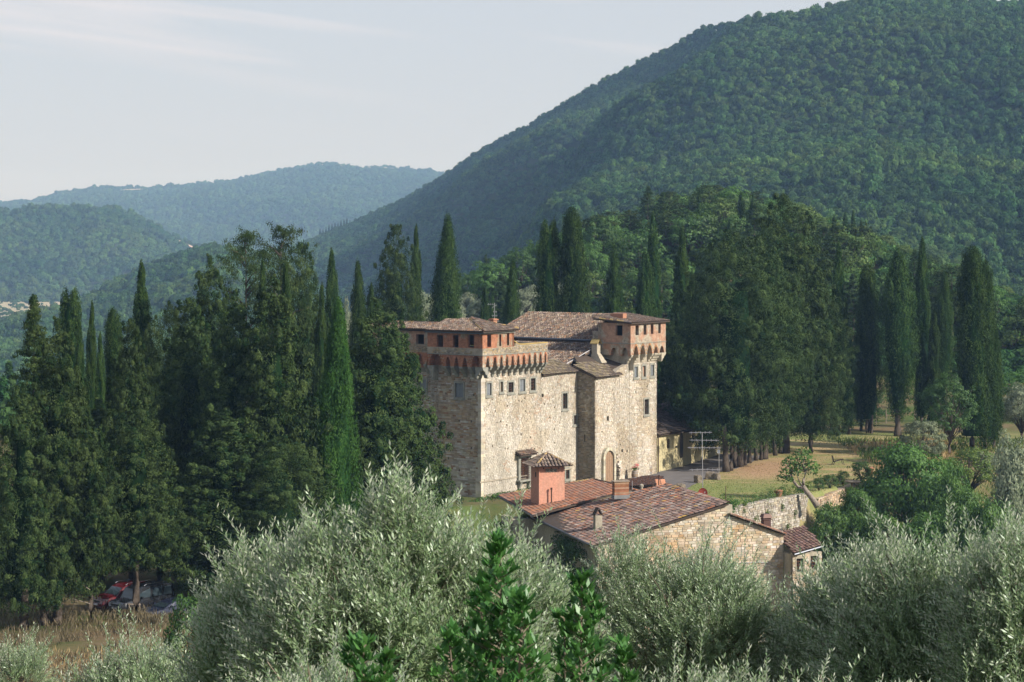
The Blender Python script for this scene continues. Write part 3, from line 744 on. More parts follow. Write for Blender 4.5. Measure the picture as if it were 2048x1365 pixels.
# ---------------- forest masses: one object each, tree crowns on a cloud of points
def forest_protos():
    col = bpy.data.collections.new('forest_crowns')
    obs = []
    for k in range(7):
        rng = np.random.default_rng(100 + k)
        pine = k >= 5
        n_cl = 26
        d = rand_dirs(rng, n_cl); d[:, 2] = np.abs(d[:, 2]) * 1.0 - 0.25
        if pine:
            t = rng.uniform(0, 1, n_cl); a = rng.uniform(0, 6.28, n_cl)
            cen = np.stack([np.cos(a) * (1 - t) * 1.5, np.sin(a) * (1 - t) * 1.5, t * 5.5], 1); rad = np.stack([0.7 - 0.4 * t, 0.7 - 0.4 * t, 0.6 + 0 * t], 1)
        else:
            cen = d * np.array([2.0, 2.0, 1.9]) * rng.uniform(0.6, 1.0, (n_cl, 1)) + np.array([0, 0, 1.6])
            s = rng.uniform(0.6, 1.25, n_cl); rad = np.stack([s, s, s * 0.8], 1)
        me = clump_crown('forest_crown', M['leaf_forest'], cen, rad, 20, 0.75, 0.5, rng, up=0.3, jit=0.8, low=-0.3, ctint=rng.uniform(0.05, 0.8, n_cl) + (-0.15 if pine else 0))
        o = bpy.data.objects.new('forest_crown', me); col.objects.link(o); obs.append(o)
    return col
FC = forest_protos()

def scatter_group(col, nm='scatter'):
    ng = bpy.data.node_groups.new(nm, 'GeometryNodeTree')
    ng.interface.new_socket('Geometry', in_out='INPUT', socket_type='NodeSocketGeometry')
    ng.interface.new_socket('Geometry', in_out='OUTPUT', socket_type='NodeSocketGeometry')
    gi = ng.nodes.new('NodeGroupInput'); go = ng.nodes.new('NodeGroupOutput')
    ci = ng.nodes.new('GeometryNodeCollectionInfo'); ci.inputs['Collection'].default_value = col
    ci.inputs['Separate Children'].default_value = True; ci.inputs['Reset Children'].default_value = True
    ip = ng.nodes.new('GeometryNodeInstanceOnPoints'); ip.inputs['Pick Instance'].default_value = True
    def attr(name, t):
        a = ng.nodes.new('GeometryNodeInputNamedAttribute'); a.data_type = t; a.inputs['Name'].default_value = name
        return a.outputs['Attribute']
    ng.links.new(gi.outputs[0], ip.inputs['Points']); ng.links.new(ci.outputs[0], ip.inputs['Instance'])
    ng.links.new(attr('idx', 'INT'), ip.inputs['Instance Index'])
    ng.links.new(attr('rot', 'FLOAT_VECTOR'), ip.inputs['Rotation'])
    ng.links.new(attr('scl', 'FLOAT_VECTOR'), ip.inputs['Scale'])
    ng.links.new(ip.outputs['Instances'], go.inputs[0])
    return ng

def scatter(name, ng, pos, rot, scl, idx, parent=None):
    me = bpy.data.meshes.new(name)
    n = len(pos); me.vertices.add(n)
    me.vertices.foreach_set('co', pos.astype(np.float32).ravel())
    a = me.attributes.new('rot', 'FLOAT_VECTOR', 'POINT'); a.data.foreach_set('vector', rot.astype(np.float32).ravel())
    a = me.attributes.new('scl', 'FLOAT_VECTOR', 'POINT'); a.data.foreach_set('vector', scl.astype(np.float32).ravel())
    a = me.attributes.new('idx', 'INT', 'POINT'); a.data.foreach_set('value', idx.astype(np.int32))
    o = link(name, me, parent)
    md = o.modifiers.new('scatter', 'NODES'); md.node_group = ng
    return o
NG_FOREST = scatter_group(FC, 'forest_scatter')

def forest(name, hill, p0, p1, v0, v1, spacing, size, seed, keep=None, label=None, conif=0.15):
    rng = np.random.default_rng(seed)
    n0 = 90000
    px = rng.uniform(p0, p1, n0); v = rng.uniform(v0, v1, n0)
    X, Y, Z = hill.at(px, v)
    # thin to an even spacing on the ground
    kx = np.floor(X / spacing).astype(int); ky = np.floor(Y / spacing).astype(int)
    _, ui = np.unique(np.stack([kx, ky], 1), axis=0, return_index=True)
    X, Y, Z, px, v = X[ui], Y[ui], Z[ui], px[ui], v[ui]
    if keep is not None:
        k = keep(X, Y, Z, px, v, rng); X, Y, Z = X[k], Y[k], Z[k]
    n = len(X)
    s = size * rng.uniform(0.6, 1.45, n) * (0.75 + 0.6 * fbm(X, Y, 60, 2, seed))
    scl = np.stack([s, s, s * rng.uniform(0.85, 1.5, n)], 1)
    rot = np.stack([np.zeros(n), np.zeros(n), rng.uniform(0, 6.28, n)], 1)
    idx = rng.integers(0, 5, n)
    con = (fbm(X, Y, 140, 2, seed + 3) + rng.normal(size=n) * 0.12) > (1 - conif - 0.2)
    idx = np.where(con, rng.integers(5, 7, n), idx)
    o = scatter(name, NG_FOREST, np.stack([X, Y, Z], 1), rot, scl, idx)
    tag(o, label, kind='stuff')
    return n
def keep_mount(X, Y, Z, px, v, rng):
    # a bare gully left of the spur
    gully = np.exp(-((px - 1290) / 120) ** 2 - ((v - 0.66) / 0.035) ** 2)
    return rng.uniform(size=len(X)) > gully * 0.9
cnt = [forest('mountain_forest', mountain, 350, 2350, 0.0, 1.03, 4.1, 1.12, 61, keep_mount, 'dense green forest covering the steep mountain on the right', -9),
       forest('far_ridge_forest', far_ridge, -500, 1150, 0.0, 1.02, 15, 2.6, 62, lambda X, Y, Z, px, v, r: ~((v > 0.9) & (fbm(X, Y * 3, 300, 2, 8) > 0.60)), 'hazy blue woods on the farthest ridge', -9),
       forest('wooded_hill_forest', mid_hill, -300, 800, 0.0, 1.03, 9.0, 1.9, 63, lambda X, Y, Z, px, v, r: ~((np.abs(px - 368) < 17) & (np.abs(v - 0.93) < 0.05)), 'blue green woods on the rounded hill at the left', -9),
       forest('low_hill_forest', low_hill, -200, 760, 0.1, 1.03, 6.0, 1.45, 64, None, 'leafy woods on the low spur in front of the rounded hill', -9)]
print('forest', cnt)
# ------------------------------------------------------------------ castle
class Fr:
    """vertical facade frame: u along the wall, d outwards, z up (world metres)"""
    def __init__(s, ox, oy, ux, uy, nx, ny):
        s.o = Vector((ox, oy, 0)); s.u = Vector((ux, uy, 0)); s.n = Vector((nx, ny, 0))
    def P(s, u, d, z): return s.o + s.u * u + s.n * d + Vector((0, 0, z))
AX, AY = 0.598, 0.8015       # castle: t runs back along the sunny front, w runs out of it
OX, OY = -3.03, 205.0
def PT(t, w, z): return Vector((OX + AX * t + AY * w, OY + AY * t - AX * w, z))
def t_of(px, w):
    k = (px - CX) / F
    return (k * (OY - AX * w) - OX - AY * w) / (AX - AY * k)
def w_of(px, t):
    k = (px - CX) / F
    return (k * (OY + AY * t) - OX - AX * t) / (AY + AX * k)
def z_at(py, t, w): return ZC - (py - HY) / F * (OY + AY * t - AX * w)
def frontF(w):   # sunny front plane at offset w: u = t, outwards +w
    return Fr(OX + AY * w, OY - AX * w, AX, AY, AY, -AX)
def sideF(t):    # shaded side plane at t: u = -w (from corner to the left), outwards -t
    return Fr(OX + AX * t, OY + AY * t, -AY, AX, -AX, -AY)

def wall(mb, fr, u0, u1, zb, zt, ops=(), depth=0.4, back=True, breaks=(), uv=True, d0=0.0):
    zbf = zb if callable(zb) else (lambda u: zb); ztf = zt if callable(zt) else (lambda u: zt)
    us = sorted(set([u0, u1] + [x for o in ops for x in (o[0], o[1]) if u0 < x < u1] + [b for b in breaks if u0 < b < u1]))
    for a, b in zip(us[:-1], us[1:]):
        m = (a + b) / 2
        iv = sorted([(o[2], o[3]) for o in ops if o[0] <= m <= o[1]])
        cur = (zbf(a), zbf(b))
        segs = []
        for lo, hi in iv:
            segs.append((cur, (lo, lo))); cur = (hi, hi)
        segs.append((cur, (ztf(a), ztf(b))))
        for (l0, l1), (h0, h1) in segs:
            mb.face([fr.P(a, d0, l0), fr.P(b, d0, l1), fr.P(b, d0, h1), fr.P(a, d0, h0)], uv=[(a, l0), (b, l1), (b, h1), (a, h0)])
            if back: mb.face([fr.P(a, d0 - depth, l0), fr.P(a, d0 - depth, h0), fr.P(b, d0 - depth, h1), fr.P(b, d0 - depth, l1)], uv=[(a, l0), (a, h0), (b, h1), (b, l1)])
        if back: mb.face([fr.P(a, d0, ztf(a)), fr.P(b, d0, ztf(b)), fr.P(b, d0 - depth, ztf(b)), fr.P(a, d0 - depth, ztf(a))], uv=[(a, 0), (b, 0), (b, depth), (a, depth)])
    for (a, b, lo, hi) in [o[:4] for o in ops]:
        for (p, q) in (((a, lo), (a, hi)), ((b, lo), (b, hi)), ((a, lo), (b, lo)), ((a, hi), (b, hi))):
            mb.face([fr.P(p[0], d0, p[1]), fr.P(q[0], d0, q[1]), fr.P(q[0], d0 - depth, q[1]), fr.P(p[0], d0 - depth, p[1])], uv=[(0, p[1]), (p[0] - q[0], q[1]), (depth + p[0] - q[0], q[1]), (depth, p[1])])
    if back:
        for u in (u0, u1):
            mb.face([fr.P(u, d0, zbf(u)), fr.P(u, d0, ztf(u)), fr.P(u, d0 - depth, ztf(u)), fr.P(u, d0 - depth, zbf(u))], uv=[(0, zbf(u)), (0, ztf(u)), (depth, ztf(u)), (depth, zbf(u))])

STONE_PAL = [(0.62, 0.57, 0.48), (0.58, 0.53, 0.44), (0.56, 0.50, 0.41), (0.52, 0.46, 0.37), (0.59, 0.56, 0.49), (0.49, 0.45, 0.38), (0.54, 0.44, 0.34), (0.44, 0.37, 0.29), (0.64, 0.61, 0.54)]
SHADED_PAL = [(0.36, 0.33, 0.27), (0.30, 0.27, 0.21), (0.26, 0.22, 0.16), (0.40, 0.37, 0.31), (0.33, 0.26, 0.18), (0.22, 0.20, 0.17)]
def pick(pal, rng, wts=None):
    c = pal[int(rng.integers(0, len(pal)))] if wts is None else pal[int(rng.choice(len(pal), p=wts))]
    s = rng.uniform(0.82, 1.16)
    return (c[0] * s, c[1] * s * rng.uniform(0.97, 1.03), c[2] * s * rng.uniform(0.93, 1.07))

def stones(mb, fr, u0, u1, zb, zt, ops, rng, sw=(0.18, 0.44), sh=(0.11, 0.19), pal=None, proud=(0.01, 0.05), gap=0.022, quoin=False, palf=None, keep=None, sink=0.05):
    zbf = zb if callable(zb) else (lambda u: zb); ztf = zt if callable(zt) else (lambda u: zt)
    z = min(zbf(u0), zbf(u1)); zmax = max(ztf(u0), ztf(u1), ztf((u0 + u1) / 2))
    cnt = 0
    while z < zmax:
        h = rng.uniform(*sh); u = u0 - rng.uniform(0, 0.2)
        while u < u1:
            w = rng.uniform(*sw) * (0.8 + 1.2 * h)
            a, b = max(u, u0), min(u + w, u1); u += w
            if b - a < 0.09: continue
            lo, hi = z, z + h
            m = (a + b) / 2
            if hi > ztf(m) : hi = ztf(m)
            if lo < zbf(m): lo = zbf(m)
            if hi - lo < 0.06: continue
            bad = False
            for o in ops:
                if b > o[0] + 0.02 and a < o[1] - 0.02 and hi > o[2] + 0.02 and lo < o[3] - 0.02:
                    # trim the stone to the opening if enough of it is left
                    if a < o[0] - 0.1: b = o[0]
                    elif b > o[1] + 0.1: a = o[1]
                    elif lo < o[2] - 0.07: hi = o[2]
                    elif hi > o[3] + 0.07: lo = o[3]
                    else: bad = True; break
            if bad or b - a < 0.07 or hi - lo < 0.05: continue
            if keep and not keep((a + b) / 2, (lo + hi) / 2): continue
            g = gap * rng.uniform(0.5, 1.3); d = rng.uniform(*proud)
            j = lambda: rng.uniform(-1, 1) * 0.016
            a2, b2, l2, h2 = a + g / 2, b - g / 2, lo + g / 2, hi - g / 2
            fp = [(a2 + j() + 0.012, l2 + j() + 0.008), (b2 + j() - 0.012, l2 + j() + 0.008), (b2 + j() - 0.012, h2 + j() - 0.008), (a2 + j() + 0.012, h2 + j() - 0.008)]
            bp = [(a2, l2), (b2, l2), (b2, h2), (a2, h2)]
            col = palf((a + b) / 2, (lo + hi) / 2, rng) if palf else pick(pal or STONE_PAL, rng)
            i = len(mb.v)
            for (p, q) in fp: mb.v.append(tuple(fr.P(p, d, q)))
            for (p, q) in bp: mb.v.append(tuple(fr.P(p, -sink, q)))
            for qd in ((0, 1, 2, 3), (0, 4, 5, 1), (1, 5, 6, 2), (2, 6, 7, 3), (3, 7, 4, 0)):
                mb.f.append(tuple(i + k for k in qd)); mb.c.append(col); mb.uv.append(None)
            cnt += 1
        z += h
    return cnt

TILE_PAL = [(0.25, 0.18, 0.135), (0.20, 0.15, 0.12), (0.31, 0.235, 0.175), (0.40, 0.33, 0.26), (0.16, 0.12, 0.10), (0.27, 0.21, 0.17), (0.30, 0.18, 0.115), (0.23, 0.19, 0.16)]
TILE_RED = [(0.36, 0.16, 0.10), (0.30, 0.15, 0.10), (0.40, 0.20, 0.13), (0.27, 0.16, 0.12), (0.44, 0.19, 0.10), (0.24, 0.17, 0.145), (0.34, 0.24, 0.19)]
def tiles(mb, poly, eave_dir, up_dir, rng, pal=TILE_PAL, pitch=0.24, run=0.36, lift=0.05, seg=4, palf=None, rad=None, maxn=None, store=None, skip=0.0):
    """barrel tiles over a planar polygon. poly: world points; eave_dir, up_dir: unit vectors in the plane"""
    o = poly[0]; e = eave_dir.normalized(); s = (up_dir - e * up_dir.dot(e)).normalized(); nrm = e.cross(s)
    if nrm.z < 0: nrm = -nrm
    P2 = [((p - o).dot(e), (p - o).dot(s)) for p in poly]
    def inside(x, y):
        c = False; n = len(P2)
        for i in range(n):
            x1, y1 = P2[i]; x2, y2 = P2[(i + 1) % n]
            if (y1 > y) != (y2 > y) and x < (x2 - x1) * (y - y1) / (y2 - y1) + x1: c = not c
        return c
    xs = [p[0] for p in P2]; ys = [p[1] for p in P2]
    R = rad or pitch * 0.43
    n = 0
    x = min(xs) + pitch / 2
    while x < max(xs):
        y = min(ys) + run * 0.3
        wob = rng.normal() * 0.012
        while y < max(ys) + 0.05:
            if inside(x, y) and rng.uniform() > skip:
                col = palf(x, y, rng) if palf else pick(pal, rng)
                jx = wob + rng.normal() * 0.012; tw = rng.normal() * 0.025; jh = rng.uniform(0, 0.012)
                c0 = o + e * (x + jx) + s * (y - run * 0.55) + nrm * (lift + 0.028 + jh)
                c1 = o + e * (x + jx + tw) + s * (y + run * 0.6) + nrm * (lift - 0.004 + jh)
                tgt = mb if store is None else MB()
                i = len(tgt.v)
                for cc, rr in ((c0, R), (c1, R * 0.84)):
                    for k in range(seg + 1):
                        a = math.pi * k / seg
                        tgt.v.append(tuple(cc + e * (math.cos(a) * rr) + nrm * (math.sin(a) * rr * 0.75)))
                for k in range(seg):
                    tgt.f.append((i + k, i + k + 1, i + seg + 2 + k, i + seg + 1 + k)); tgt.c.append(col); tgt.uv.append(None)
                tgt.f.append(tuple(i + k for k in range(seg + 1))); tgt.c.append((0.05, 0.035, 0.03)); tgt.uv.append(None)
                if store is not None: store.append(tgt)
                n += 1
            y += run
        x += pitch
    return n

def roof_slab(mb, poly, th=0.12):
    lo = [p - Vector((0, 0, th)) for p in poly]
    mb.face(poly); mb.face(list(reversed(lo)))
    for i in range(len(poly)):
        j = (i + 1) % len(poly)
        mb.face([poly[i], lo[i], lo[j], poly[j]])

def roof(name, parent, poly, e, s, rng, tile_pal=TILE_PAL, ridge=(), **kw):
    mb = MB(); roof_slab(mb, poly)
    r = mb.build(name, M['roof_under'], parent)
    tb = MB(); tiles(tb, poly, e, s, rng, pal=tile_pal, **kw)
    for (a, b) in ridge: ridge_tiles(tb, a, b, rng, tile_pal)
    t = tb.build('roof_tiles', M['tile'], r); t['kind'] = 'stuff'
    return r
def ridge_tiles(tb, a, b, rng, pal, R=0.13, L=0.42):
    d = (b - a); n = max(1, int(d.length / L)); dn = d.normalized(); sd_ = dn.cross(Vector((0, 0, 1))).normalized()
    for k in range(n):
        c0 = a + d * (k / n) + Vector((0, 0, 0.06 + rng.uniform(0, 0.03))); c1 = a + d * ((k + 1.12) / n) + Vector((0, 0, 0.04))
        col = pick(pal, rng); i = len(tb.v)
        if rng.uniform() < 0.35: col = (0.50, 0.36, 0.16)
        for cc, rr in ((c0, R * 1.05), (c1, R * 0.9)):
            for q in range(5):
                an = math.pi * q / 4
                tb.v.append(tuple(cc + sd_ * math.cos(an) * rr + Vector((0, 0, math.sin(an) * rr))))
        for q in range(4): tb.f.append((i + q, i + q + 1, i + 6 + q, i + 5 + q)); tb.c.append(col); tb.uv.append(None)
        tb.f.append(tuple(i + q for q in range(5))); tb.c.append((0.05, 0.03, 0.02)); tb.uv.append(None)

def window(parent, fr, u0, u1, z0, z1, kind, rec=0.28, frame=True, fmat='serena', d0=0.0):
    """opening infill; returns the window part"""
    mb = MB(); uc = (u0 + u1) / 2; zc = (z0 + z1) / 2; w = u1 - u0; h = z1 - z0
    if kind == 'shutter':
        for k in (0, 1):
            a = u0 + w / 2 * k + 0.015; b = a + w / 2 - 0.03
            mb.box(fr.P((a + b) / 2, -rec * 0.4, zc), (b - a, 0.05, h - 0.04), fr.u, fr.n)
            for q in (0.15, 0.5, 0.85): mb.box(fr.P((a + b) / 2, -rec * 0.4 + 0.035, z0 + h * q), (b - a - 0.03, 0.02, 0.07), fr.u, fr.n)
        mat = M['shutter']
    elif kind == 'open':
        mb.box(fr.P(uc, -rec - 0.1, zc), (w, 0.04, h), fr.u, fr.n); mat = M['dark']
    elif kind == 'brick':
        mb.face([fr.P(u0, -rec * 0.6, z0), fr.P(u1, -rec * 0.6, z0), fr.P(u1, -rec * 0.6, z1), fr.P(u0, -rec * 0.6, z1)], uv=[(u0, z0), (u1, z0), (u1, z1), (u0, z1)]); mat = M['brick_weathered']
    else:
        mb.box(fr.P(uc, -rec - 0.02, zc), (w, 0.03, h), fr.u, fr.n); mat = M['glass']
    o = mb.build('window', mat, parent)
    if kind in ('bars', 'glass'):
        b2 = MB()
        for k in range(1, 3 if kind == 'glass' else 4):
            b2.box(fr.P(u0 + w * k / (3 if kind == 'glass' else 4), -rec * 0.35 if kind == 'bars' else -rec + 0.03, zc), (0.035, 0.03, h), fr.u, fr.n)
        for k in range(1, 4): b2.box(fr.P(uc, -rec * 0.35 if kind == 'bars' else -rec + 0.03, z0 + h * k / 4), (w, 0.032, 0.04), fr.u, fr.n)
        b2.build('bars' if kind == 'bars' else 'sash', M['wood_brown'] if kind == 'glass' else M['rust'], o)
    if frame:
        fb = MB(); t = 0.17; pr = 0.065
        for (a, b, lo, hi) in ((u0 - t, u0, z0 - t, z1 + t), (u1, u1 + t, z0 - t, z1 + t), (u0, u1, z1, z1 + t * 1.1), (u0, u1, z0 - t, z0)):
            fb.box(fr.P((a + b) / 2, d0 + pr / 2 - 0.04, (lo + hi) / 2), (b - a, pr + 0.08, hi - lo), fr.u, fr.n)
        fb.box(fr.P(uc, pr * 0.9, z0 - t - 0.04), (w + 2 * t + 0.16, 0.16, 0.09), fr.u, fr.n)
        fb.build('frame', M[fmat], o)
    return o

def arch_band(mb, fr, bays, d, z_spring, z_top, depth, peak=None, uvs=True, n=9):
    """front of a machicolation: bays = list of (u0,u1,rise,kind); pieces between are piers"""
    for (a, b, rise, kind) in bays:
        us = np.linspace(a, b, n)
        def zl(u):
            x = (u - a) / (b - a)
            if kind == 'point': return z_spring + rise * math.sin(min(1.0, (1 - abs(2 * x - 1)) * 1.0) * math.pi / 2) ** 0.85
            return z_spring + rise * math.sqrt(max(0, 1 - (2 * x - 1) ** 2))
        for p, q in zip(us[:-1], us[1:]):
            lp, lq = zl(p), zl(q)
            mb.face([fr.P(p, d, lp), fr.P(q, d, lq), fr.P(q, d, z_top), fr.P(p, d, z_top)], uv=[(p, lp), (q, lq), (q, z_top), (p, z_top)])
            mb.face([fr.P(p, d, lp), fr.P(p, d - depth, lp), fr.P(q, d - depth, lq), fr.P(q, d, lq)], uv=[(0, p * 1.3), (depth, p * 1.3), (depth, q * 1.3), (0, q * 1.3)])
        mb.face([fr.P(a, d, z_spring), fr.P(a, d - depth, z_spring), fr.P(a, d - depth, z_spring + 0.01), fr.P(a, d, z_spring + 0.01)])
def pier(mb, fr, a, b, d, z0, z1, depth):
    mb.face([fr.P(a, d, z0), fr.P(b, d, z0), fr.P(b, d, z1), fr.P(a, d, z1)], uv=[(a, z0), (b, z0), (b, z1), (a, z1)])
    mb.face([fr.P(a, d, z0), fr.P(a, d - depth, z0), fr.P(b, d - depth, z0), fr.P(b, d, z0)], uv=[(0, 0), (0, depth), (b - a, depth), (b - a, 0)])

def corbel(parent, fr, u, wdt, z0, z1, out, mat='serena'):
    H_ = z1 - z0
    prof = [(0, 0), (0.10, 0.03), (0.20, 0.12), (0.26, 0.30), (0.50, 0.38), (0.56, 0.52), (0.62, 0.62), (0.86, 0.70), (0.97, 0.84), (1.0, 0.90), (1.04, 0.90), (1.04, 1.0), (0, 1.0)]
    mb = MB(); L = [fr.P(u - wdt / 2, a * out, z0 + b * H_) for a, b in prof]; R = [fr.P(u + wdt / 2, a * out, z0 + b * H_) for a, b in prof]
    i = len(mb.v); n = len(prof)
    mb.v.extend([tuple(p) for p in L + R])
    mb.f.append(tuple(range(n))); mb.f.append(tuple(n + k for k in reversed(range(n)))); mb.c += [(1, 1, 1)] * 2; mb.uv += [None] * 2
    for k in range(n):
        j = (k + 1) % n
        mb.f.append((k, j, n + j, n + k)); mb.c.append((1, 1, 1)); mb.uv.append(None)
    return mb.build('corbel', M[mat], parent)

rng = np.random.default_rng(5)
castle = tag(empty('castle', PT(0, 0, 0)), 'medieval stone castle with brick topped towers and tiled roofs among cypresses', 'castle')
castle_inv = castle.location.copy()
CASTLE_KIDS_BEFORE = set(bpy.data.objects)

ZG = -1.2
FRONT = frontF(0.0); SIDE = sideF(0.0)
OV = 0.85
# --- left tower + sunny front wall
tW1 = t_of(1082, 0); tB = t_of(1155, 0)             # end of the tower's part, start of the projecting block
zT1 = 13.95
def z_wing(u):  return float(np.interp(u, [tW1, tB], [z_at(752, tW1, 0), z_at(741.5, tB, 0)]))
def ztop_front(u): return 12.8 if u < tW1 - 0.01 else z_wing(u)
def W_op(p0, p1, y0, y1, w=0.0):
    a, b = t_of(p0, w), t_of(p1, w); m = (a + b) / 2
    return (a, b, z_at(y1, m, w), z_at(y0, m, w))
f_ops = [W_op(973, 982, 767, 791) + ('shutter',), W_op(1000, 1005, 764, 784) + ('brick',), W_op(1016, 1026, 765, 785) + ('bars',), W_op(1039, 1049, 759, 783) + ('shutter',),
         W_op(1061, 1070, 757, 781) + ('bars',), W_op(1083, 1087, 788, 795) + ('open',), W_op(1125, 1134, 787, 818) + ('glass',), W_op(1147, 1153, 831, 849) + ('bars',),
         W_op(1038, 1053, 917, 957) + ('lattice',), W_op(1131, 1138, 938, 958) + ('bars',)]
put = [(rng.uniform(1, 15), rng.uniform(2, 9.4)) for _ in range(34)]
holes = [(a, a + 0.14, z, z + 0.16) for a, z in put if not any(o[0] - .4 < a < o[1] + .4 and o[2] - .4 < z < o[3] + .4 for o in f_ops)]
mb = MB()
wall(mb, FRONT, 0.0, tW1, ZG, 12.8, [o[:4] for o in f_ops[:5]] + [f_ops[8][:4]] + [h for h in holes if h[1] < tW1], depth=0.5)
wall(mb, FRONT, tW1, tB + 0.6, ZG, z_wing, [o[:4] for o in f_ops[5:8]] + [f_ops[9][:4]] + [h for h in holes if h[0] > tW1], depth=0.5)
wallw = w_of(877, 0)      # left edge of the tower shaft on the shaded side
s_ops = [(-w_of(927, 0), -w_of(911, 0), z_at(795, 0, -2.5), z_at(767, 0, -2.5), 'shutter')]
shole = [(u, u + 0.16, z, z + 0.2) for u, z in ((1.1, 7.3), (2.6, 7.3), (1.1, 4.7), (4.2, 4.8), (4.3, 9.9), (2.6, 2.4), (3.6, 6.0), (0.8, 9.9))]
wall(mb, SIDE, 0.0, -wallw, ZG, 12.8, [s_ops[0][:4]] + [tuple(sorted((-h[0], -h[1]))) if False else h for h in shole], depth=0.5)
# unseen flanks close the volume
wall(mb, Fr(*PT(tW1, 0, 0)[:2], -AY, AX, AX, AY), 0, 7, ZG, 12.8, depth=0.3)
wall_main = mb.build('wall', M['mortar'], castle)
def pal_front(u, z, r):
    c = pick(STONE_PAL, r)
    n = float(fbm(u * 1.0, z * 1.0, 3.5, 3, 7)); n2 = float(fbm(u, z, 1.3, 2, 9))
    k = sst(9.5, 4.0, z) * 0.55
    pale = (0.63, 0.605, 0.55); c = tuple(a * (1 - k) + b * k for a, b in zip(c, pale))
    if n > 0.62: c = tuple(a * b for a, b in zip(c, (0.88, 0.81, 0.70)))
    elif n < 0.38: c = tuple(a * b for a, b in zip(c, (0.86, 0.86, 0.84)))
    if n2 > 0.72 and r.uniform() < 0.5: c = (0.46, 0.30, 0.20)
    if r.uniform() < 0.05: c = tuple(a * 0.66 for a in c)
    return tuple(a * .62 + b * .38 for a, b in zip(c, (.56, .53, .47)))
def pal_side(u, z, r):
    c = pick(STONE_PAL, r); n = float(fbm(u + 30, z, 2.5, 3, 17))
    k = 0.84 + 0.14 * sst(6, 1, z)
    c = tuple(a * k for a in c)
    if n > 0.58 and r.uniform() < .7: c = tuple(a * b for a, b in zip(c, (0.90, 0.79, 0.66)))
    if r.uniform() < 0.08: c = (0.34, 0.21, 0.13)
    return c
mb = MB()
op4 = [tuple((o[0] - 0.17, o[1] + 0.17, o[2] - 0.17, o[3] + 0.19)) if o[4] != 'open' else o[:4] for o in f_ops]
stones(mb, FRONT, 0.0, tW1, ZG, 12.2, op4 + holes, rng, palf=pal_front)
stones(mb, FRONT, tW1, tB, ZG, z_wing, op4 + holes, rng, palf=pal_front)
sop = [(s_ops[0][0] - 0.2, s_ops[0][1] + 0.2, s_ops[0][2] - 0.2, s_ops[0][3] + 0.2)]
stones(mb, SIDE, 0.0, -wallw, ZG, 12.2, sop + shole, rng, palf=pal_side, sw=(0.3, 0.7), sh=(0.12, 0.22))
# long and short corner stones
z = ZG
while z < 11.6:
    h = rng.uniform(0.24, 0.36); L1, L2 = (0.62, 0.34) if rng.uniform() < 0.5 else (0.34, 0.62)
    c = pick([(0.60, 0.55, 0.45), (0.55, 0.51, 0.43)], rng)
    mb.hexa([PT(-0.055, 0.055, z + .01), PT(L1, 0.055, z + .01), PT(L1, -L2, z + .01), PT(-0.055, -L2, z + .01)], [PT(-0.055, 0.055, z + h), PT(L1, 0.055, z + h), PT(L1, -L2, z + h), PT(-0.055, -L2, z + h)], c)
    z += h
o = mb.build('wall_stones', M['stone'], wall_main); o['kind'] = 'stuff'
for q in f_ops:
    if q[4] == 'lattice': continue
    window(castle, FRONT, *q[:4], q[4], frame=q[4] != 'open', rec=0.3)
window(castle, SIDE, *s_ops[0][:4], 'shutter')
# battered foot of the tower with its thin string course
mb = MB()
mb.box(FRONT.P(7.5, 0.05, z_at(951, 7.5, 0)), (15.6, 0.14, 0.12), FRONT.u, FRONT.n)
mb.box(SIDE.P(2.6, 0.05, z_at(961, 0, -2.6)), (5.4, 0.14, 0.12), SIDE.u, SIDE.n)
mb.build('string_course', M['mortar'], castle)

# grated window with stone surround, hood and brackets
q = f_ops[8][:4]; uc = (q[0] + q[1]) / 2
mb = MB()
mb.box(FRONT.P(uc, -0.30, (q[2] + q[3]) / 2), (q[1] - q[0], 0.05, q[3] - q[2]), FRONT.u, FRONT.n)
gw = mb.build('window', M['dark'], castle); gw['label'] = 'tall shuttered ground floor window behind a projecting iron grate'
mb = MB()
for k in range(9): mb.box(FRONT.P(uc, -0.22, q[2] + (q[3] - q[2]) * (k + 0.5) / 9), (q[1] - q[0] - 0.06, 0.03, 0.14), FRONT.u, FRONT.n)
mb.build('shutter', M['wood_brown'], gw)
mb = MB(); w2 = (q[1] - q[0]) / 2
for sgn in (-1, 1): mb.box(FRONT.P(uc + sgn * (w2 + 0.2), 0.10, (q[2] + q[3]) / 2 + 0.05), (0.4, 0.34, q[3] - q[2] + 0.4), FRONT.u, FRONT.n)
mb.box(FRONT.P(uc, 0.12, q[3] + 0.2), (2 * w2 + 1.0, 0.36, 0.26), FRONT.u, FRONT.n)
mb.box(FRONT.P(uc, 0.25, q[2] - 0.18), (2 * w2 + 1.1, 0.62, 0.18), FRONT.u, FRONT.n)
for sgn in (-1, 1):
    mb.hexa([FRONT.P(uc + sgn * (w2 + .15) - .15, 0.0, q[2] - 1.3), FRONT.P(uc + sgn * (w2 + .15) + .15, 0.0, q[2] - 1.3), FRONT.P(uc + sgn * (w2 + .15) + .15, 0.08, q[2] - 1.3), FRONT.P(uc + sgn * (w2 + .15) - .15, 0.08, q[2] - 1.3)],
            [FRONT.P(uc + sgn * (w2 + .15) - .15, 0.0, q[2] - .27), FRONT.P(uc + sgn * (w2 + .15) + .15, 0.0, q[2] - .27), FRONT.P(uc + sgn * (w2 + .15) + .15, 0.5, q[2] - .27), FRONT.P(uc + sgn * (w2 + .15) - .15, 0.5, q[2] - .27)])
mb.build('surround', M['serena'], gw)
mb = MB()
for k in range(7): mb.tube([FRONT.P(uc - w2 + 2 * w2 * k / 6, 0.42, q[2] - 0.05), FRONT.P(uc - w2 + 2 * w2 * k / 6, 0.42, q[3])], 0.02, 4)
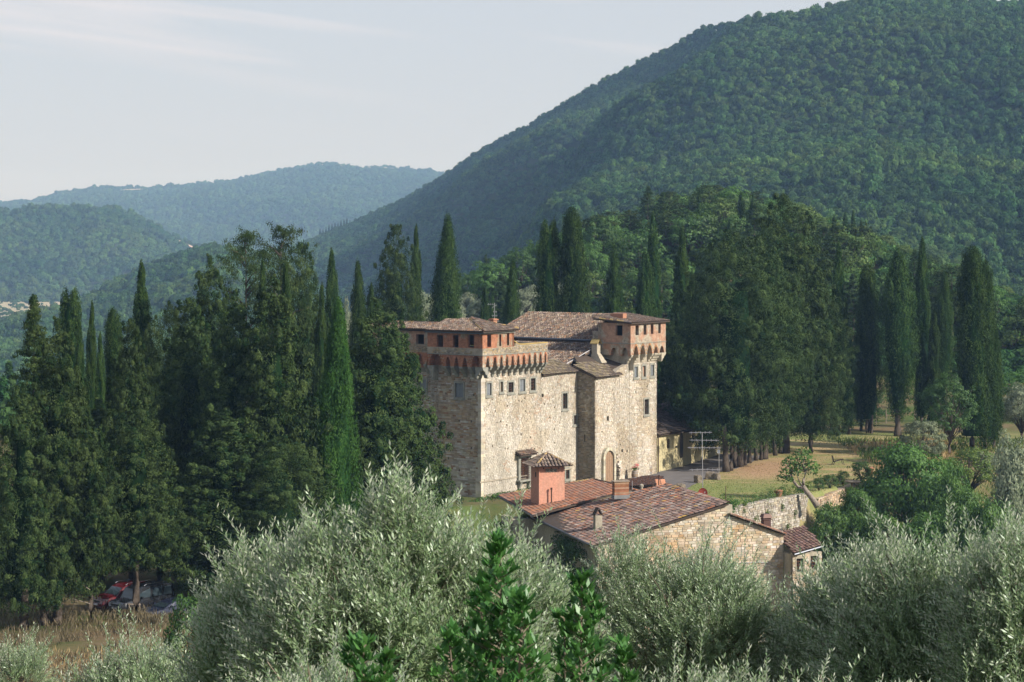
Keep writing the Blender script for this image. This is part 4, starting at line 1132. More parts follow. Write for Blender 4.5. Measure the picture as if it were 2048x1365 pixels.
for k in range(12): 
    zz = q[2] + (q[3] - q[2]) * k / 11
    mb.tube([FRONT.P(uc - w2, 0.05, zz), FRONT.P(uc - w2, 0.42, zz), FRONT.P(uc + w2, 0.42, zz), FRONT.P(uc + w2, 0.05, zz)], 0.018, 4)
mb.build('grate', M['rust'], gw)
hood = [FRONT.P(uc - w2 - .7, 0.75, q[3] + 0.42), FRONT.P(uc + w2 + .8, 0.75, q[3] + 0.42), FRONT.P(uc + w2 + .8, 0.05, q[3] + 0.75), FRONT.P(uc - w2 - .7, 0.05, q[3] + 0.75)]
roof('hood', castle, hood, FRONT.u, -FRONT.n + Vector((0, 0, 0.45)), rng, pitch=0.22, run=0.3)

# machicolated parapet of the left tower -------------------------------------------------
zc0, zs = 11.67, 12.80            # foot of corbels, springing of arches
uR0, uR1 = -OV + 0.05, t_of(1095, OV)   # sunny side parapet from t=-OV to here
PF = frontF(0.0)
mb = MB(); mbd = MB()
b_edges = [t_of(p, OV) for p in (968.5, 982.5, 997, 1008.5, 1019.5, 1031, 1042, 1053.5, 1064.5, 1075.5, 1086.5, 1095)]
bays = []
for k, (a, b) in enumerate(zip(b_edges[:-1], b_edges[1:])):
    g = 0.15 * (b - a) + 0.07
    bays.append((a + g, b - g, 0.98 if k < 2 else 0.95, 'point'))
arch_band(mb, PF, bays, OV, zs, zT1, OV - 0.02)
prev = -OV
for a, b, _, _ in bays: pier(mb, PF, prev, a, OV, zs, zT1, OV - 0.02); prev = b
pier(mb, PF, prev, uR1, OV, zs, zT1, OV - 0.02)
mb.face([PF.P(uR1, OV, zs), PF.P(uR1, 0, zs), PF.P(uR1, 0, zT1), PF.P(uR1, OV, zT1)], uv=[(0, zs), (OV, zs), (OV, zT1), (0, zT1)])
ab = mb.build('arch_band', M['brick_weathered'], castle)
ab['label'] = 'row of eleven pointed brick arches on the sunny side of the left tower'
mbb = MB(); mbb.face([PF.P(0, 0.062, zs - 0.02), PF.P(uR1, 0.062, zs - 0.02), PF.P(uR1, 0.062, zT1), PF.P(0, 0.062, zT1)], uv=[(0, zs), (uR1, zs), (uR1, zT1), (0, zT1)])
mbb.build('recess_wall', M['brick_shaded'], ab)
for k in range(len(b_edges)):
    u = b_edges[k] if 0 < k < len(b_edges) - 1 else (b_edges[0] - 0.15 if k == 0 else uR1 - 0.17)
    corbel(castle, PF, u, 0.30, zc0, zs, OV)
# brick voussoirs around the pointed arches
mb = MB()
for (a, b, rise, kd) in bays:
    for k in range(13):
        x = k / 12; s_ = (1 - abs(2 * x - 1)); zz = zs + rise * math.sin(s_ * math.pi / 2) ** 0.85; u = a + (b - a) * x
        c = pick([(0.48, 0.19, 0.10), (0.42, 0.17, 0.09), (0.52, 0.27, 0.17)], rng)
        dx = (x - 0.5) * 0.22
        mb.box(PF.P(u + dx, OV + 0.012, zz + 0.09), (0.062, 0.05, 0.2), (PF.u * math.cos(dx * 3) + Vector((0, 0, -math.sin(dx * 3)))), PF.n, (Vector((0, 0, math.cos(dx * 3))) + PF.u * math.sin(dx * 3)), c)
o = mb.build('voussoirs', M['stone'], ab); o['kind'] = 'stuff'

# shaded side of the tower: two wide arches at the ends, three pointed between
SF = sideF(0.0); uL1 = -w_of(855, -OV)
zsl = 12.78
def uS(px): return -w_of(px, -OV)
sbays = [(uS(961), uS(943), 1.15, 'round'), (uS(934.5), uS(924), 0.95, 'point'), (uS(917.5), uS(907.5), 0.95, 'point'), (uS(901), uS(890.5), 0.95, 'point'), (uS(884), uS(858), 1.25, 'round')]
sbays = [(min(a, b), max(a, b), r_, k_) for a, b, r_, k_ in sbays]
mb = MB()
arch_band(mb, SF, sbays, OV, zsl, zT1, OV - 0.02, n=13)
prev = -OV
for a, b, _, _ in sbays: pier(mb, SF, prev, a, OV, zsl, zT1, OV - 0.02); prev = b
pier(mb, SF, prev, uL1, OV, zsl, zT1, OV - 0.02)
mb.face([SF.P(uL1, OV, zsl), SF.P(uL1, 0, zsl), SF.P(uL1, 0, zT1), SF.P(uL1, OV, zT1)], uv=[(0, zs), (OV, zs), (OV, zT1), (0, zT1)])
ab2 = mb.build('arch_band', M['brick'], castle)
ab2['label'] = 'brick arches on the shaded side of the left tower'
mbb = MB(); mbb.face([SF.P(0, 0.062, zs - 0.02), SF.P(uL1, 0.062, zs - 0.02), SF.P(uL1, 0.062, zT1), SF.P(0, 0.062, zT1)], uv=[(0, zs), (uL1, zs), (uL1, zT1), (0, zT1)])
mbb.build('recess_wall', M['brick_shaded'], ab2)
mb = MB()
for (a, b, rise, kd) in (sbays[0], sbays[-1]):
    for k in range(22):
        an = math.pi * (k + 0.5) / 22; cu = (a + b) / 2; R = (b - a) / 2
        for ring in (0.10, 0.27):
            u = cu - math.cos(an) * (R + ring); zz = zsl + math.sin(an) * (rise + ring)
            if zz > zT1 - 0.05 or u < -OV + 0.05 or u > uL1 - 0.05: continue
            c = pick([(0.42, 0.16, 0.08), (0.36, 0.14, 0.07)], rng) if (k + (ring > .2)) % 2 else pick([(0.42, 0.36, 0.28), (0.40, 0.30, 0.22)], rng)
            rad_ = (-SF.u * math.cos(an) + Vector((0, 0, math.sin(an)))).normalized(); tg = SF.n.cross(rad_)
            mb.box(SF.P(u, OV + 0.012, zz), (0.16, 0.05, 0.055), rad_, SF.n, tg, c)
o = mb.build('voussoirs', M['stone'], ab2); o['kind'] = 'stuff'
for u in (uS(952) - 1.0 + 0.35, uS(939), uS(921), uS(904), uS(887.5)):
    corbel(castle, SF, u, 0.42, 11.70, zsl, OV)
corbel(castle, SF, uL1 - 0.25, 0.5, 11.70, zsl, OV)
# big corner bracket at the far left of the tower side
CF = Fr(*PT(0, wallw, 0)[:2], AX, AY, -AY, AX)
corbel(castle, CF, -0.42, 0.86, 11.3, zsl, -wallw * 0 + (uL1 + wallw))
corbel(castle, PF, -0.42, 0.80, 11.6, zs, OV - 0.06)

# parapet body above the arches: rubble with string course, then the brick gallery
gR = t_of(1028, OV)       # gallery end on the sunny side
z_str = 13.95
zpar_end = z_at(686, uR1, OV)
def zpar(u): return float(np.interp(u, [gR, gR + 0.7, gR + 1.5, uR1], [z_at(683, gR, OV), z_at(689, gR + .6, OV), z_at(690, gR + 1.4, OV), zpar_end]))
mb = MB()
wall(mb, frontF(OV), -OV, uR1, z_str, lambda u: 14.62 if u <= gR else zpar(u), depth=0.45, breaks=[gR, gR + 0.35, gR + 0.7, gR + 1.5])
wall(mb, sideF(-OV), -OV + 0.45, uL1, z_str, 14.62, depth=0.45)
wall(mb, Fr(*PT(uR1 - 0.45, OV, 0)[:2], -AY, AX, AX, AY), 0.45, 6, z_str - 1.0, zpar_end, depth=0.45, d0=0.45)
pw = mb.build('parapet', M['mortar'], castle)
mb = MB()
def rub(u, z, r): return pick([(0.40, 0.36, 0.29), (0.33, 0.29, 0.22), (0.48, 0.42, 0.32), (0.28, 0.25, 0.20), (0.50, 0.38, 0.24), (0.40, 0.32, 0.18)], r)
stones(mb, frontF(OV), -OV, uR1, z_str + .05, lambda u: 14.62 if u <= gR else zpar(u) - 0.1, [], rng, sw=(0.12, 0.3), sh=(0.09, 0.17), palf=rub)
stones(mb, sideF(-OV), -OV + .5, uL1 - 0.4, z_str + .08, 14.62, [], rng, sw=(0.12, 0.32), sh=(0.09, 0.17), palf=rub, keep=lambda u, z: fbm(u * 1.0, z * 1.2, 1.3, 2, 4) < 0.66 and u > 0.35 + (z - 13.9) * 0.2)
o = mb.build('parapet_stones', M['stone'], pw); o['kind'] = 'stuff'
mb = MB()
mb.box(frontF(OV).P((uR1 - OV) / 2, 0.02, z_str), (uR1 + OV + 0.1, 0.14, 0.07), Vector((AX, AY, 0)), Vector((AY, -AX, 0)))
mb.box(sideF(-OV).P((uL1 - OV) / 2, 0.02, z_str), (uL1 + OV, 0.14, 0.08), SF.u, SF.n)
# lichened coping on the open parapet
cop = [(gR, z_at(683, gR, OV)), (gR + 0.7, zpar(gR + .7)), (gR + 1.5, zpar(gR + 1.5)), (uR1, zpar_end)]
mb.build('string_course', M['serena'], castle)
mb = MB()
for (a, za_), (b, zb_) in zip(cop[:-1], cop[1:]):
    f_ = frontF(OV)
    mb.hexa([f_.P(a, .05, za_), f_.P(b, .05, zb_), f_.P(b, -.5, zb_), f_.P(a, -.5, za_)], [f_.P(a, .05, za_ + .09), f_.P(b, .05, zb_ + .09), f_.P(b, -.5, zb_ + .09), f_.P(a, -.5, za_ + .09)], (0.52, 0.38, 0.15))
mb.build('coping', M['stone'], castle)

# brick gallery under the hipped roof
zg0, zg1 = 14.62, 16.05
GF, GS = frontF(OV), sideF(-OV)
def opz(a, b, y0, y1, t, w): return (a, b, z_at(y1, t, w), z_at(y0, t, w))
gops = [opz(t_of(974.5, OV), t_of(982.5, OV), 669.5, 694, 1, OV), opz(t_of(998.5, OV), t_of(1002.5, OV), 669, 692.5, 2.6, OV), opz(t_of(1014, OV), t_of(1018.5, OV), 667, 691, 4, OV)]
sops = [opz(*sorted((uS(886), uS(873))), 670.5, 695, -OV, -5), opz(*sorted((uS(917), uS(905))), 670.5, 695.5, -OV, -3), opz(*sorted((uS(948), uS(935))), 670.5, 695.5, -OV, -1)]
sops = [tuple(o) for o in sops]
mb = MB()
wall(mb, GF, -OV, gR, zg0, zg1, [(a, b, max(zg0 + .02, c), min(d, zg1)) for a, b, c, d in gops], depth=0.35)
wall(mb, GS, -OV + 0.36, uL1, zg0, zg1, [(a, b, max(zg0 + .02, c), min(d, zg1)) for a, b, c, d in sops], depth=0.35)
wall(mb, Fr(*PT(gR, OV, 0)[:2], -AY, AX, AX, AY), 0.0, 7.4, zg0, zg1 + 0.1, depth=0.3, d0=0.0)
wall(mb, Fr(*PT(-OV, -uL1, 0)[:2], AX, AY, -AY, AX), 0.36, gR + OV - 0.3, zg0 - 1, zg1 + 0.1, depth=0.3, d0=0.0)
gal = mb.build('gallery', M['brick'], castle)
gal['label'] = 'open red brick gallery on top of the left tower'
mb = MB()
mb.box(GS.P((uL1 - OV) / 2, 0.05, zg1 + 0.07), (uL1 + OV + 0.3, 0.5, 0.16), SF.u, SF.n)
mb.build('beam', M['gutter'], gal)
mb = MB(); mb.box(GF.P((gR - OV) / 2, 0.0, zg1 + 0.06), (gR + OV, 0.36, 0.15), FRONT.u, FRONT.n); mb.build('beam', M['serena'], gal)
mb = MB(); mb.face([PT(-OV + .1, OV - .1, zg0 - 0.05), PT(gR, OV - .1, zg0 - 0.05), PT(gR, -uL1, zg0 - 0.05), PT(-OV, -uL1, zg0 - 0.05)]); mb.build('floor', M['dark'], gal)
# thin stone wall walk closing the tower behind the parapet
# hipped tile roof
ze = 16.28; zp = 17.32; eo = 0.42
pk = PT(2.0, -2.9, zp); pk2 = PT(2.0, -uL1 + 0.2, zp - 0.62)
A = PT(-OV - eo, OV + eo, ze); B = PT(gR + 0.25, OV + eo, ze + 0.08); C = PT(gR + 0.25, -uL1, ze + 0.1); D = PT(-OV - eo, -uL1 - 0.0, ze)
up_l = Vector((AX, AY, 0.38)); up_r = Vector((-AY, AX, 0.35))
roof('roof', castle, [D, A, pk, pk2], Vector((AY, -AX, 0)), (pk - (A + D) / 2), rng, ridge=[(A, pk), (pk2, pk)])
roof('roof', castle, [A, B, pk], Vector((AX, AY, 0)), Vector((-AY, AX, 0.30)), rng, ridge=[(B, pk)])
mb = MB(); roof_slab(mb, [B, C, pk2, pk]); mb.build('roof', M['roof_under'], castle)
# small brick chimney behind
mb = MB(); cc = PT(4.1, -1.6, 0)
mb.box((cc.x, cc.y, 16.9), (0.62, 0.5, 0.9), FRONT.u, FRONT.n); mb.box((cc.x, cc.y, 17.25), (0.85, 0.7, 0.1), FRONT.u, FRONT.n); mb.build('chimney', M['terracotta'], castle)

# --- left wing, set back, mostly behind trees
LW = sideF(0.9); LP = sideF(0.3)
lw0, lw1 = -wallw, 14.5
lo = [(-w_of(853, .9), -w_of(838, .9), z_at(785, .9, -7), z_at(760, .9, -7), 'shutter')]
mb = MB(); wall(mb, LW, lw0, lw1, ZG, 12.8, [lo[0][:4]], depth=0.5)
wlw = mb.build('wall', M['mortar_dark'], castle)
mb = MB(); stones(mb, LW, lw0, lw1, ZG, 12.0, [(lo[0][0] - .2, lo[0][1] + .2, lo[0][2] - .2, lo[0][3] + .2)], rng, palf=pal_side)
o = mb.build('wall_stones', M['stone'], wlw); o['kind'] = 'stuff'
window(castle, LW, *lo[0][:4], 'shutter')
lwb = []
u = uL1 + 0.15
while u < lw1 - 1.2: lwb.append((u, u + 0.95, 1.05, 'point')); u += 1.32
mb = MB(); arch_band(mb, LP, lwb, 0, zsl, zT1, 0.6); prev = uL1
for a, b, _, _ in lwb: pier(mb, LP, prev, a, 0, zsl, zT1, 0.6); prev = b
pier(mb, LP, prev, lw1, 0, zsl, zT1, 0.6)
ab3 = mb.build('arch_band', M['brick'], castle)
mbb = MB(); mbb.face([LW.P(lw0, 0.06, zs - .4), LW.P(lw1, 0.06, zs - .4), LW.P(lw1, 0.06, zT1), LW.P(lw0, 0.06, zT1)], uv=[(0, zs), (9, zs), (9, zT1), (0, zT1)]); mbb.build('recess_wall', M['brick_shaded'], ab3)
for a, b, _, _ in lwb: corbel(castle, LW, a - 0.18, 0.34, 11.8, zsl, 0.6)
lgo = [(-w_of(848, .3), -w_of(832, .3), z_at(690, .3, -8), z_at(669, .3, -8))] + [(k, k + 0.8, z_at(690, .3, -8), z_at(669, .3, -8)) for k in (9.6, 11.9)]
lgo = [tuple((min(o[0], o[1]), max(o[0], o[1]), o[2], o[3])) for o in lgo]
mb = MB(); wall(mb, LP, uL1, lw1, z_str, 16.05, [o for o in lgo if o[0] > uL1], depth=0.35)
lpw = mb.build('parapet', M['brick_weathered'], castle)
mb = MB(); stones(mb, LP, uL1, lw1, z_str, 14.8, [], rng, sw=(0.12, 0.32), sh=(0.09, 0.17), palf=rub); o = mb.build('parapet_stones', M['stone'], lpw); o['kind'] = 'stuff'
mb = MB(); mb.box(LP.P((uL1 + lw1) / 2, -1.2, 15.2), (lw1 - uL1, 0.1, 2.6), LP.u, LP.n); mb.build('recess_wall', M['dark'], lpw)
roof('roof', castle, [LP.P(lw1 + .3, 0.42, ze), LP.P(uL1, 0.42, ze), LP.P(uL1, -1.6, ze + 0.48), LP.P(lw1 + .3, -1.6, ze + 0.48)], -LP.u, -LP.n + Vector((0, 0, 0.25)), rng, ridge=[(LP.P(uL1, -1.6, ze + 0.5), LP.P(lw1 + .3, -1.6, ze + 0.5))])
mb = MB(); wall(mb, Fr(*LW.P(lw1, 0, 0)[:2], AX, AY, -AY, AX), -0.6, 12, ZG, 16.0, depth=0.4); mb.build('wall', M['mortar_dark'], castle)
mb = MB(); wall(mb, sideF(12), 0.5, lw1, ZG, 12, depth=0.4); mb.build('wall', M['mortar_dark'], castle)

# --- projecting block with the arched door
wB = 2.2; BF = frontF(wB); BS = sideF(tB)
tBe = t_of(1258, wB); tE = t_of(1313, wB)
tm = t_of(1238, wB)
dop = W_op(1206, 1224, 917, 978, wB)
bops = [W_op(1213.5, 1217.5, 833, 842, wB) + ('open',), W_op(1242.5, 1246, 899, 905, wB) + ('open',), W_op(1253, 1255, 900, 905, wB) + ('open',)]
bh = [(a, a + .13, z_, z_ + .16) for a, z_ in ((tB + 1.2, 5.2), (tB + 5.3, 7.4), (tB + 4.6, 3.6), (tB + 7.6, 5.0), (tB + 8.2, 8.6), (tB + 3.2, 9.4))]
z_bl = z_at(757, tB, wB)    # eave of block
def z_block(u): return float(np.interp(u, [tB, tm - .01, tm, tBe], [z_bl, z_at(748, tm, wB), z_at(748, tm, wB) + 0.55, z_at(726, tBe, wB)]))
mb = MB()
wall(mb, BF, tB, tm, ZG, z_block, [dop] + [o[:4] for o in bops[:1]] + [h for h in bh if h[0] < tm - .2], depth=0.6)
wall(mb, BF, tm, tBe, ZG, lambda u: z_block(max(u, tm)), [o[:4] for o in bops[1:]] + [h for h in bh if h[0] > tm + .1], depth=0.5)
def z_bs(u): return float(np.interp(u, [-wB, 0], [z_bl, z_bl + 1.0]))
wall(mb, BS, -wB, 0.3, ZG, z_bs, [(-1.0, -0.8, 4.2, 5.0)], depth=0.4)
bw = mb.build('wall', M['mortar'], castle)
mb = MB()
dcen = (dop[0] + dop[1]) / 2; drad = (dop[1] - dop[0]) / 2
keepd = lambda u, z_: not ((u - dcen) ** 2 + ((z_ - dop[3]) * 0.9) ** 2 < (drad + 0.32) ** 2 and z_ > dop[3] - 0.1) and not (abs(u - dcen) < drad + 0.28 and z_ < dop[3])
def pal_block(u, z, r):
    c = pick(STONE_PAL, r); n = float(fbm(u + 60, z, 2.2, 3, 27))
    if n > 0.58: c = tuple(a * b for a, b in zip(c, (0.88, 0.80, 0.68)))
    return tuple(a * .66 + b * .34 for a, b in zip(c, (.54, .51, .45)))
stones(mb, BF, tB, tm, ZG, z_block, [o[:4] for o in bops] + bh, rng, palf=pal_block, keep=keepd)
stones(mb, BF, tm, tBe, ZG, lambda u: z_block(max(u, tm)), [o[:4] for o in bops] + bh, rng, palf=pal_block)
def pal_shaded(u, z, r):  # darker stones on the block's sunless side; shade put into their colour
    c = pick(SHADED_PAL, r); k = 1.25 if z > 7 else 0.9
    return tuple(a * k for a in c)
stones(mb, BS, -wB, 0.0, ZG, z_bs, [(-1.0, -0.8, 4.2, 5.0)], rng, palf=pal_shaded)
o = mb.build('wall_stones', M['stone'], bw); o['kind'] = 'stuff'
# arched head above the door: wall infill, voussoirs, door leaf
mb = MB(); n = 14
for k in range(n):
    a0 = dop[0] + (dop[1] - dop[0]) * k / n; a1 = dop[0] + (dop[1] - dop[0]) * (k + 1) / n
    pass
zh = dop[3]
# the opening's arched top is carved by a taller rectangular opening above the springing
mb2 = MB()
dz = drad * 1.05
wall_ops_arch = (dop[0], dop[1], zh, zh + dz)
# door leaf (arched)
pts = [(dop[0], dop[2])] + [(dop[1], dop[2])] + [(dcen + drad * math.cos(math.pi * k / 12), zh + dz * 0.95 * math.sin(math.pi * k / 12)) for k in range(13)]
db = MB(); db.face([BF.P(u, 0.085, z_) for u, z_ in pts])
df = db.build('door', M['wood'], castle); df['label'] = 'arched weathered wooden door in a stone surround'
for k in range(5):
    u = dop[0] + (dop[1] - dop[0]) * (k + 0.5) / 5; hh = zh + dz * 0.95 * math.sqrt(max(0, 1 - ((u - dcen) / drad) ** 2))
    pb = MB(); pb.box(BF.P(u, 0.10, (dop[2] + hh) / 2), ((dop[1] - dop[0]) / 5 - 0.03, 0.04, hh - dop[2] - 0.05), BF.u, BF.n); pb.build('plank', M['wood'], df)
sb = MB()
for sgn in (-1, 1):
    z_ = dop[2]
    while z_ < zh - 0.1:
        h = rng.uniform(0.35, 0.5); h = min(h, zh - z_)
        sb.box(BF.P(dcen + sgn * (drad + 0.16), 0.14, z_ + h / 2), (0.34, 0.34, h - 0.02), BF.u, BF.n, col=pick([(0.46, 0.44, 0.36), (0.52, 0.48, 0.38)], rng)); z_ += h
for k in range(11):
    an = math.pi * (k + .5) / 11
    r_ = (BF.u * math.cos(an) + Vector((0, 0, math.sin(an)))).normalized()
    sb.box(BF.P(dcen + math.cos(an) * (drad + .16), 0.14, zh + math.sin(an) * (dz + .12)), (0.36, 0.34, 0.30), r_, BF.n, BF.n.cross(r_), pick([(0.46, 0.44, 0.36), (0.52, 0.48, 0.38)], rng))
sb.build('surround', M['stone'], df)
# low rough buttress right of the door
mb = MB()
for k in range(70):
    x = rng.uniform(0, 1); y = rng.uniform(0, 1)
    if x > 1 - y * 0.75: continue
    u = dcen + drad + 0.7 + x * 1.3; z_ = 0.1 + y * 2.6
    mb.box(BF.P(u, 0.35 * (1 - x) * (1 - y) + 0.05, z_), (rng.uniform(.2, .38), 0.3, rng.uniform(.13, .22)), BF.u, BF.n, col=pick(STONE_PAL, rng))
o = mb.build('buttress', M['stone'], castle); o['kind'] = 'stuff'

# lean-to roofs over wing and block, running down towards the sunny front
def Vd(w, z): return Vector((AY * w, -AX * w, z))
upw = Vector((-AY, AX, 0.40))
eW = [PT(tW1 + .02, 0.3, z_wing(tW1) + .1), PT(tB + .0, 0.3, z_wing(tB) + .1), PT(tB, -2.6, z_wing(tB) + 1.12), PT(tW1 + .02, -2.6, z_wing(tW1) + 1.12)]
LICH = [(0.33, 0.27, 0.18), (0.27, 0.22, 0.15), (0.40, 0.33, 0.20), (0.22, 0.18, 0.14), (0.36, 0.30, 0.24)]
roof('roof', castle, eW, Vector((AX, AY, -0.0)), upw, rng, tile_pal=LICH, pitch=0.22)
eB = [PT(tB - .25, wB + .35, z_bl + .08), PT(tm + .1, wB + .35, z_at(748, tm, wB) + .08), PT(tm + 0.1, -0.6, z_at(748, tm, wB) + 1.15), PT(tB - .25, -0.6, z_bl + 1.15)]
roof('roof', castle, eB, Vector((AX, AY, 0)), upw, rng, tile_pal=LICH, pitch=0.22)
# roof rising behind the block up to the right tower
eC = [PT(tB + 2.2, 0.9, 12.9), PT(tBe + .2, wB + .05, z_at(728, tBe, wB)), PT(tBe - 0.5, -1.6, 14.2), PT(tB + 4.5, -1.6, 14.2)]
eC = [PT(tB + 1.3, -0.6, z_bl + 1.12), PT(tm + .1, 1.2, z_at(740, tm, 1.2)), PT(tBe, 1.9, z_at(731, tBe, 1.9)), PT(tBe - 0.2, -1.6, z_at(712, tBe, -1.6)), PT(tB + 2.0, -1.9, z_at(712, tB + 2, -1.9))]
roof('roof', castle, eC, Vector((AX, AY, 0.05)), upw, rng, tile_pal=LICH, pitch=0.22, lift=0.04)
mb = MB(); wall(mb, frontF(1.0), tB + .3, tBe, 10.5, lambda u: z_at(745, u, 1.0), depth=.3)
mb.build('wall', M['plaster_grey'], castle)

# --- main range behind: two tiers of tiles sloping towards the left
wl, wr = -16.8, -1.6
def zr(y, t, w): return z_at(y, t, w)
t0_, t1_, t2_ = 15.0, 23.7, 31.0
z_low0, z_low1 = 11.3, 14.15
z_up0, z_up1 = 14.45, 16.62
low = [PT(t0_, wl, z_low0), PT(t0_, -2.2, z_low0), PT(t1_, wr + .4, z_low1), PT(t1_, wl, z_low1)]
upp = [PT(t1_ - .25, wl - .2, z_up0), PT(t1_ - .25, -1.9, z_up0), PT(t2_, wr, z_up1), PT(t2_, wl - .2, z_up1)]
roof('roof', castle, low, Vector((AY, -AX, 0)), Vector((AX, AY, 0.33)), rng, pitch=0.32, run=0.42, rad=.115)
roof('roof', castle, upp, Vector((AY, -AX, 0)), Vector((AX, AY, 0.33)), rng, pitch=0.32, run=0.42, rad=.115, ridge=[(upp[2], upp[3]), (upp[0] + (upp[3] - upp[0]) * 0 , upp[3])])
mb = MB(); mb.tube([PT(t1_ - .42, wl - .3, z_up0 - .02), PT(t1_ - .42, -1.7, z_up0 - .05)], 0.11, 8); mb.build('gutter', M['gutter'], castle)
mb = MB(); mb.tube([PT(t0_ - .12, wl, z_low0), PT(t0_ - .12, -2.0, z_low0)], 0.11, 8); mb.build('gutter', M['gutter'], castle)
# walls of the main range
mb = MB()
wall(mb, Fr(*PT(t0_ + .3, wl + .3, 0)[:2], AX, AY, -AY, AX), 0, 22, ZG, lambda u: float(np.interp(u, [0, 8.4, 8.41, 15.7, 22], [z_low0 - .1, z_low1 - .1, z_up0 - .1, z_up1 - .1, z_up1 - 2])), depth=.4, breaks=[8.4, 8.41, 15.7])
wall(mb, Fr(*PT(t1_, wl + .2, 0)[:2], AY, -AX, -AX, -AY), 0, 15, 11, z_up0 - .05, depth=.3)
wall(mb, Fr(*PT(t0_ + .3, wl + .3, 0)[:2], AY, -AX, -AX, -AY), 0, 14.4, ZG, z_low0 - .08, depth=.3)
wall(mb, Fr(*PT(38.5, wl + .3, 0)[:2], AY, -AX, -AX, -AY), 0, 12.0, ZG, z_up1 - 2.1, depth=.3)
mb.build('wall', M['mortar_dark'], castle)
back = [PT(t2_, wl - .2, z_up1), PT(t2_, wr, z_up1), PT(t2_ + 8, wr - 3.2, z_up1 - 2.4), PT(t2_ + 8, wl - .2, z_up1 - 2.4)]
mb = MB(); roof_slab(mb, back); mb.build('roof', M['roof_under'], castle)
# valley flashing and the stub chimney
mb = MB(); mb.tube([PT(t0_ + .2, -2.15, z_low0 + .22), PT(t1_ - 2.6, -1.55, z_low1 - .62)], 0.055, 5); mb.build('flashing', M['metal'], castle)
ch = PT(t_of(1192, -1.0), -1.0, 0)
mb = MB(); mb.box((ch.x, ch.y, 13.2), (0.62, 0.7, 2.0), FRONT.u, FRONT.n)
mb.hexa([ch + Vector((0, 0, 12.2)) + FRONT.u * a + FRONT.n * b for a, b in ((-.5, -.5), (.5, -.5), (.5, 1.1), (-.5, 1.1))], [ch + Vector((0, 0, 13.2)) + FRONT.u * a + FRONT.n * b for a, b in ((-.3, -.35), (.3, -.35), (.3, .35), (-.3, .35))])
chm = mb.build('chimney', M['plaster_grey'], castle); chm['label'] = 'pale rendered chimney with a pitched tile cap'
mb = MB()
for sgn in (-1, 1):
    mb.hexa([ch + Vector((0, 0, 14.15)) + FRONT.u * (sgn * .42) + FRONT.n * -.5, ch + Vector((0, 0, 14.15)) + FRONT.u * (sgn * .42) + FRONT.n * .5, ch + Vector((0, 0, 14.62)) + FRONT.n * .5, ch + Vector((0, 0, 14.62)) + FRONT.n * -.5],
            [ch + Vector((0, 0, 14.22)) + FRONT.u * (sgn * .42) + FRONT.n * -.5, ch + Vector((0, 0, 14.22)) + FRONT.u * (sgn * .42) + FRONT.n * .5, ch + Vector((0, 0, 14.70)) + FRONT.n * .5, ch + Vector((0, 0, 14.70)) + FRONT.n * -.5], (0.5, 0.38, 0.16))
mb.build('chimney_cap', M['tile'], chm)

# --- right tower
TO = 0.62
tRa, tRb = tBe, tE
rops = [W_op(1268, 1274.5, 734, 755, wB) + ('shutter',), W_op(1284.5, 1290.5, 732, 754, wB) + ('brick',), W_op(1301, 1307, 730, 752, wB) + ('shutter',), W_op(1288.5, 1296.5, 799, 829, wB) + ('glass',)]
rh = [(tRa + 1.2, tRa + 1.35, 8.9, 9.15), (tRa + 3.4, tRa + 3.55, 9.4, 9.6)]
mb = MB()
wall(mb, BF, tRa, tRb, ZG, 13.3, [o[:4] for o in rops] + rh, depth=.5)
wall(mb, Fr(*PT(tRb, wB, 0)[:2], -AY, AX, AX, AY), 0, 5.5, ZG, 14.0, depth=.4)
wall(mb, sideF(tRa), -wB + 0.0, 1.6, 11.0, 13.3, depth=.4)
rw = mb.build('wall', M['mortar'], castle)
mb = MB()
stones(mb, BF, tRa + .06, tRb, ZG, 12.1, [(o[0] - .17, o[1] + .17, o[2] - .17, o[3] + .19) for o in rops] + rh, rng, palf=pal_block, sw=(0.3, 0.7))
o = mb.build('wall_stones', M['stone'], rw); o['kind'] = 'stuff'
for q in rops: window(castle, BF, *q[:4], q[4])
# parapet on corbels
RF = frontF(wB + TO); RS = sideF(tRa - TO)
pa, pb_ = tRa - TO, tRb + TO + .25
zcr, zsr, ztr = 12.12, 13.05, 14.25
edges = [t_of(p, wB + TO) for p in (1265.5, 1278.5, 1292.5, 1306, 1317.5, 1330)]
rb = [(a + .14, b - .14, 0.95 if k < 3 else 0.75, 'point') for k, (a, b) in enumerate(zip(edges[:-1], edges[1:]))]
mb = MB(); arch_band(mb, RF, rb, 0, zsr, ztr, TO - .02); prev = pa
for a, b, _, _ in rb: pier(mb, RF, prev, a, 0, zsr, ztr, TO); prev = b
pier(mb, RF, prev, pb_, 0, zsr, ztr, TO)
mb.face([RF.P(pb_, 0, zsr), RF.P(pb_, -3, zsr), RF.P(pb_, -3, ztr), RF.P(pb_, 0, ztr)], uv=[(0, zsr), (3, zsr), (3, ztr), (0, ztr)])
ab4 = mb.build('arch_band', M['brick_weathered'], castle); ab4['label'] = 'pointed brick arches under the parapet of the right tower'
mbb = MB(); mbb.face([BF.P(tRa, .06, zsr - .02), BF.P(tRb, .06, zsr - .02), BF.P(tRb, .06, ztr), BF.P(tRa, .06, ztr)], uv=[(0, zsr), (5, zsr), (5, ztr), (0, ztr)]); mbb.build('recess_wall', M['plaster_grey'], ab4)
mb = MB()
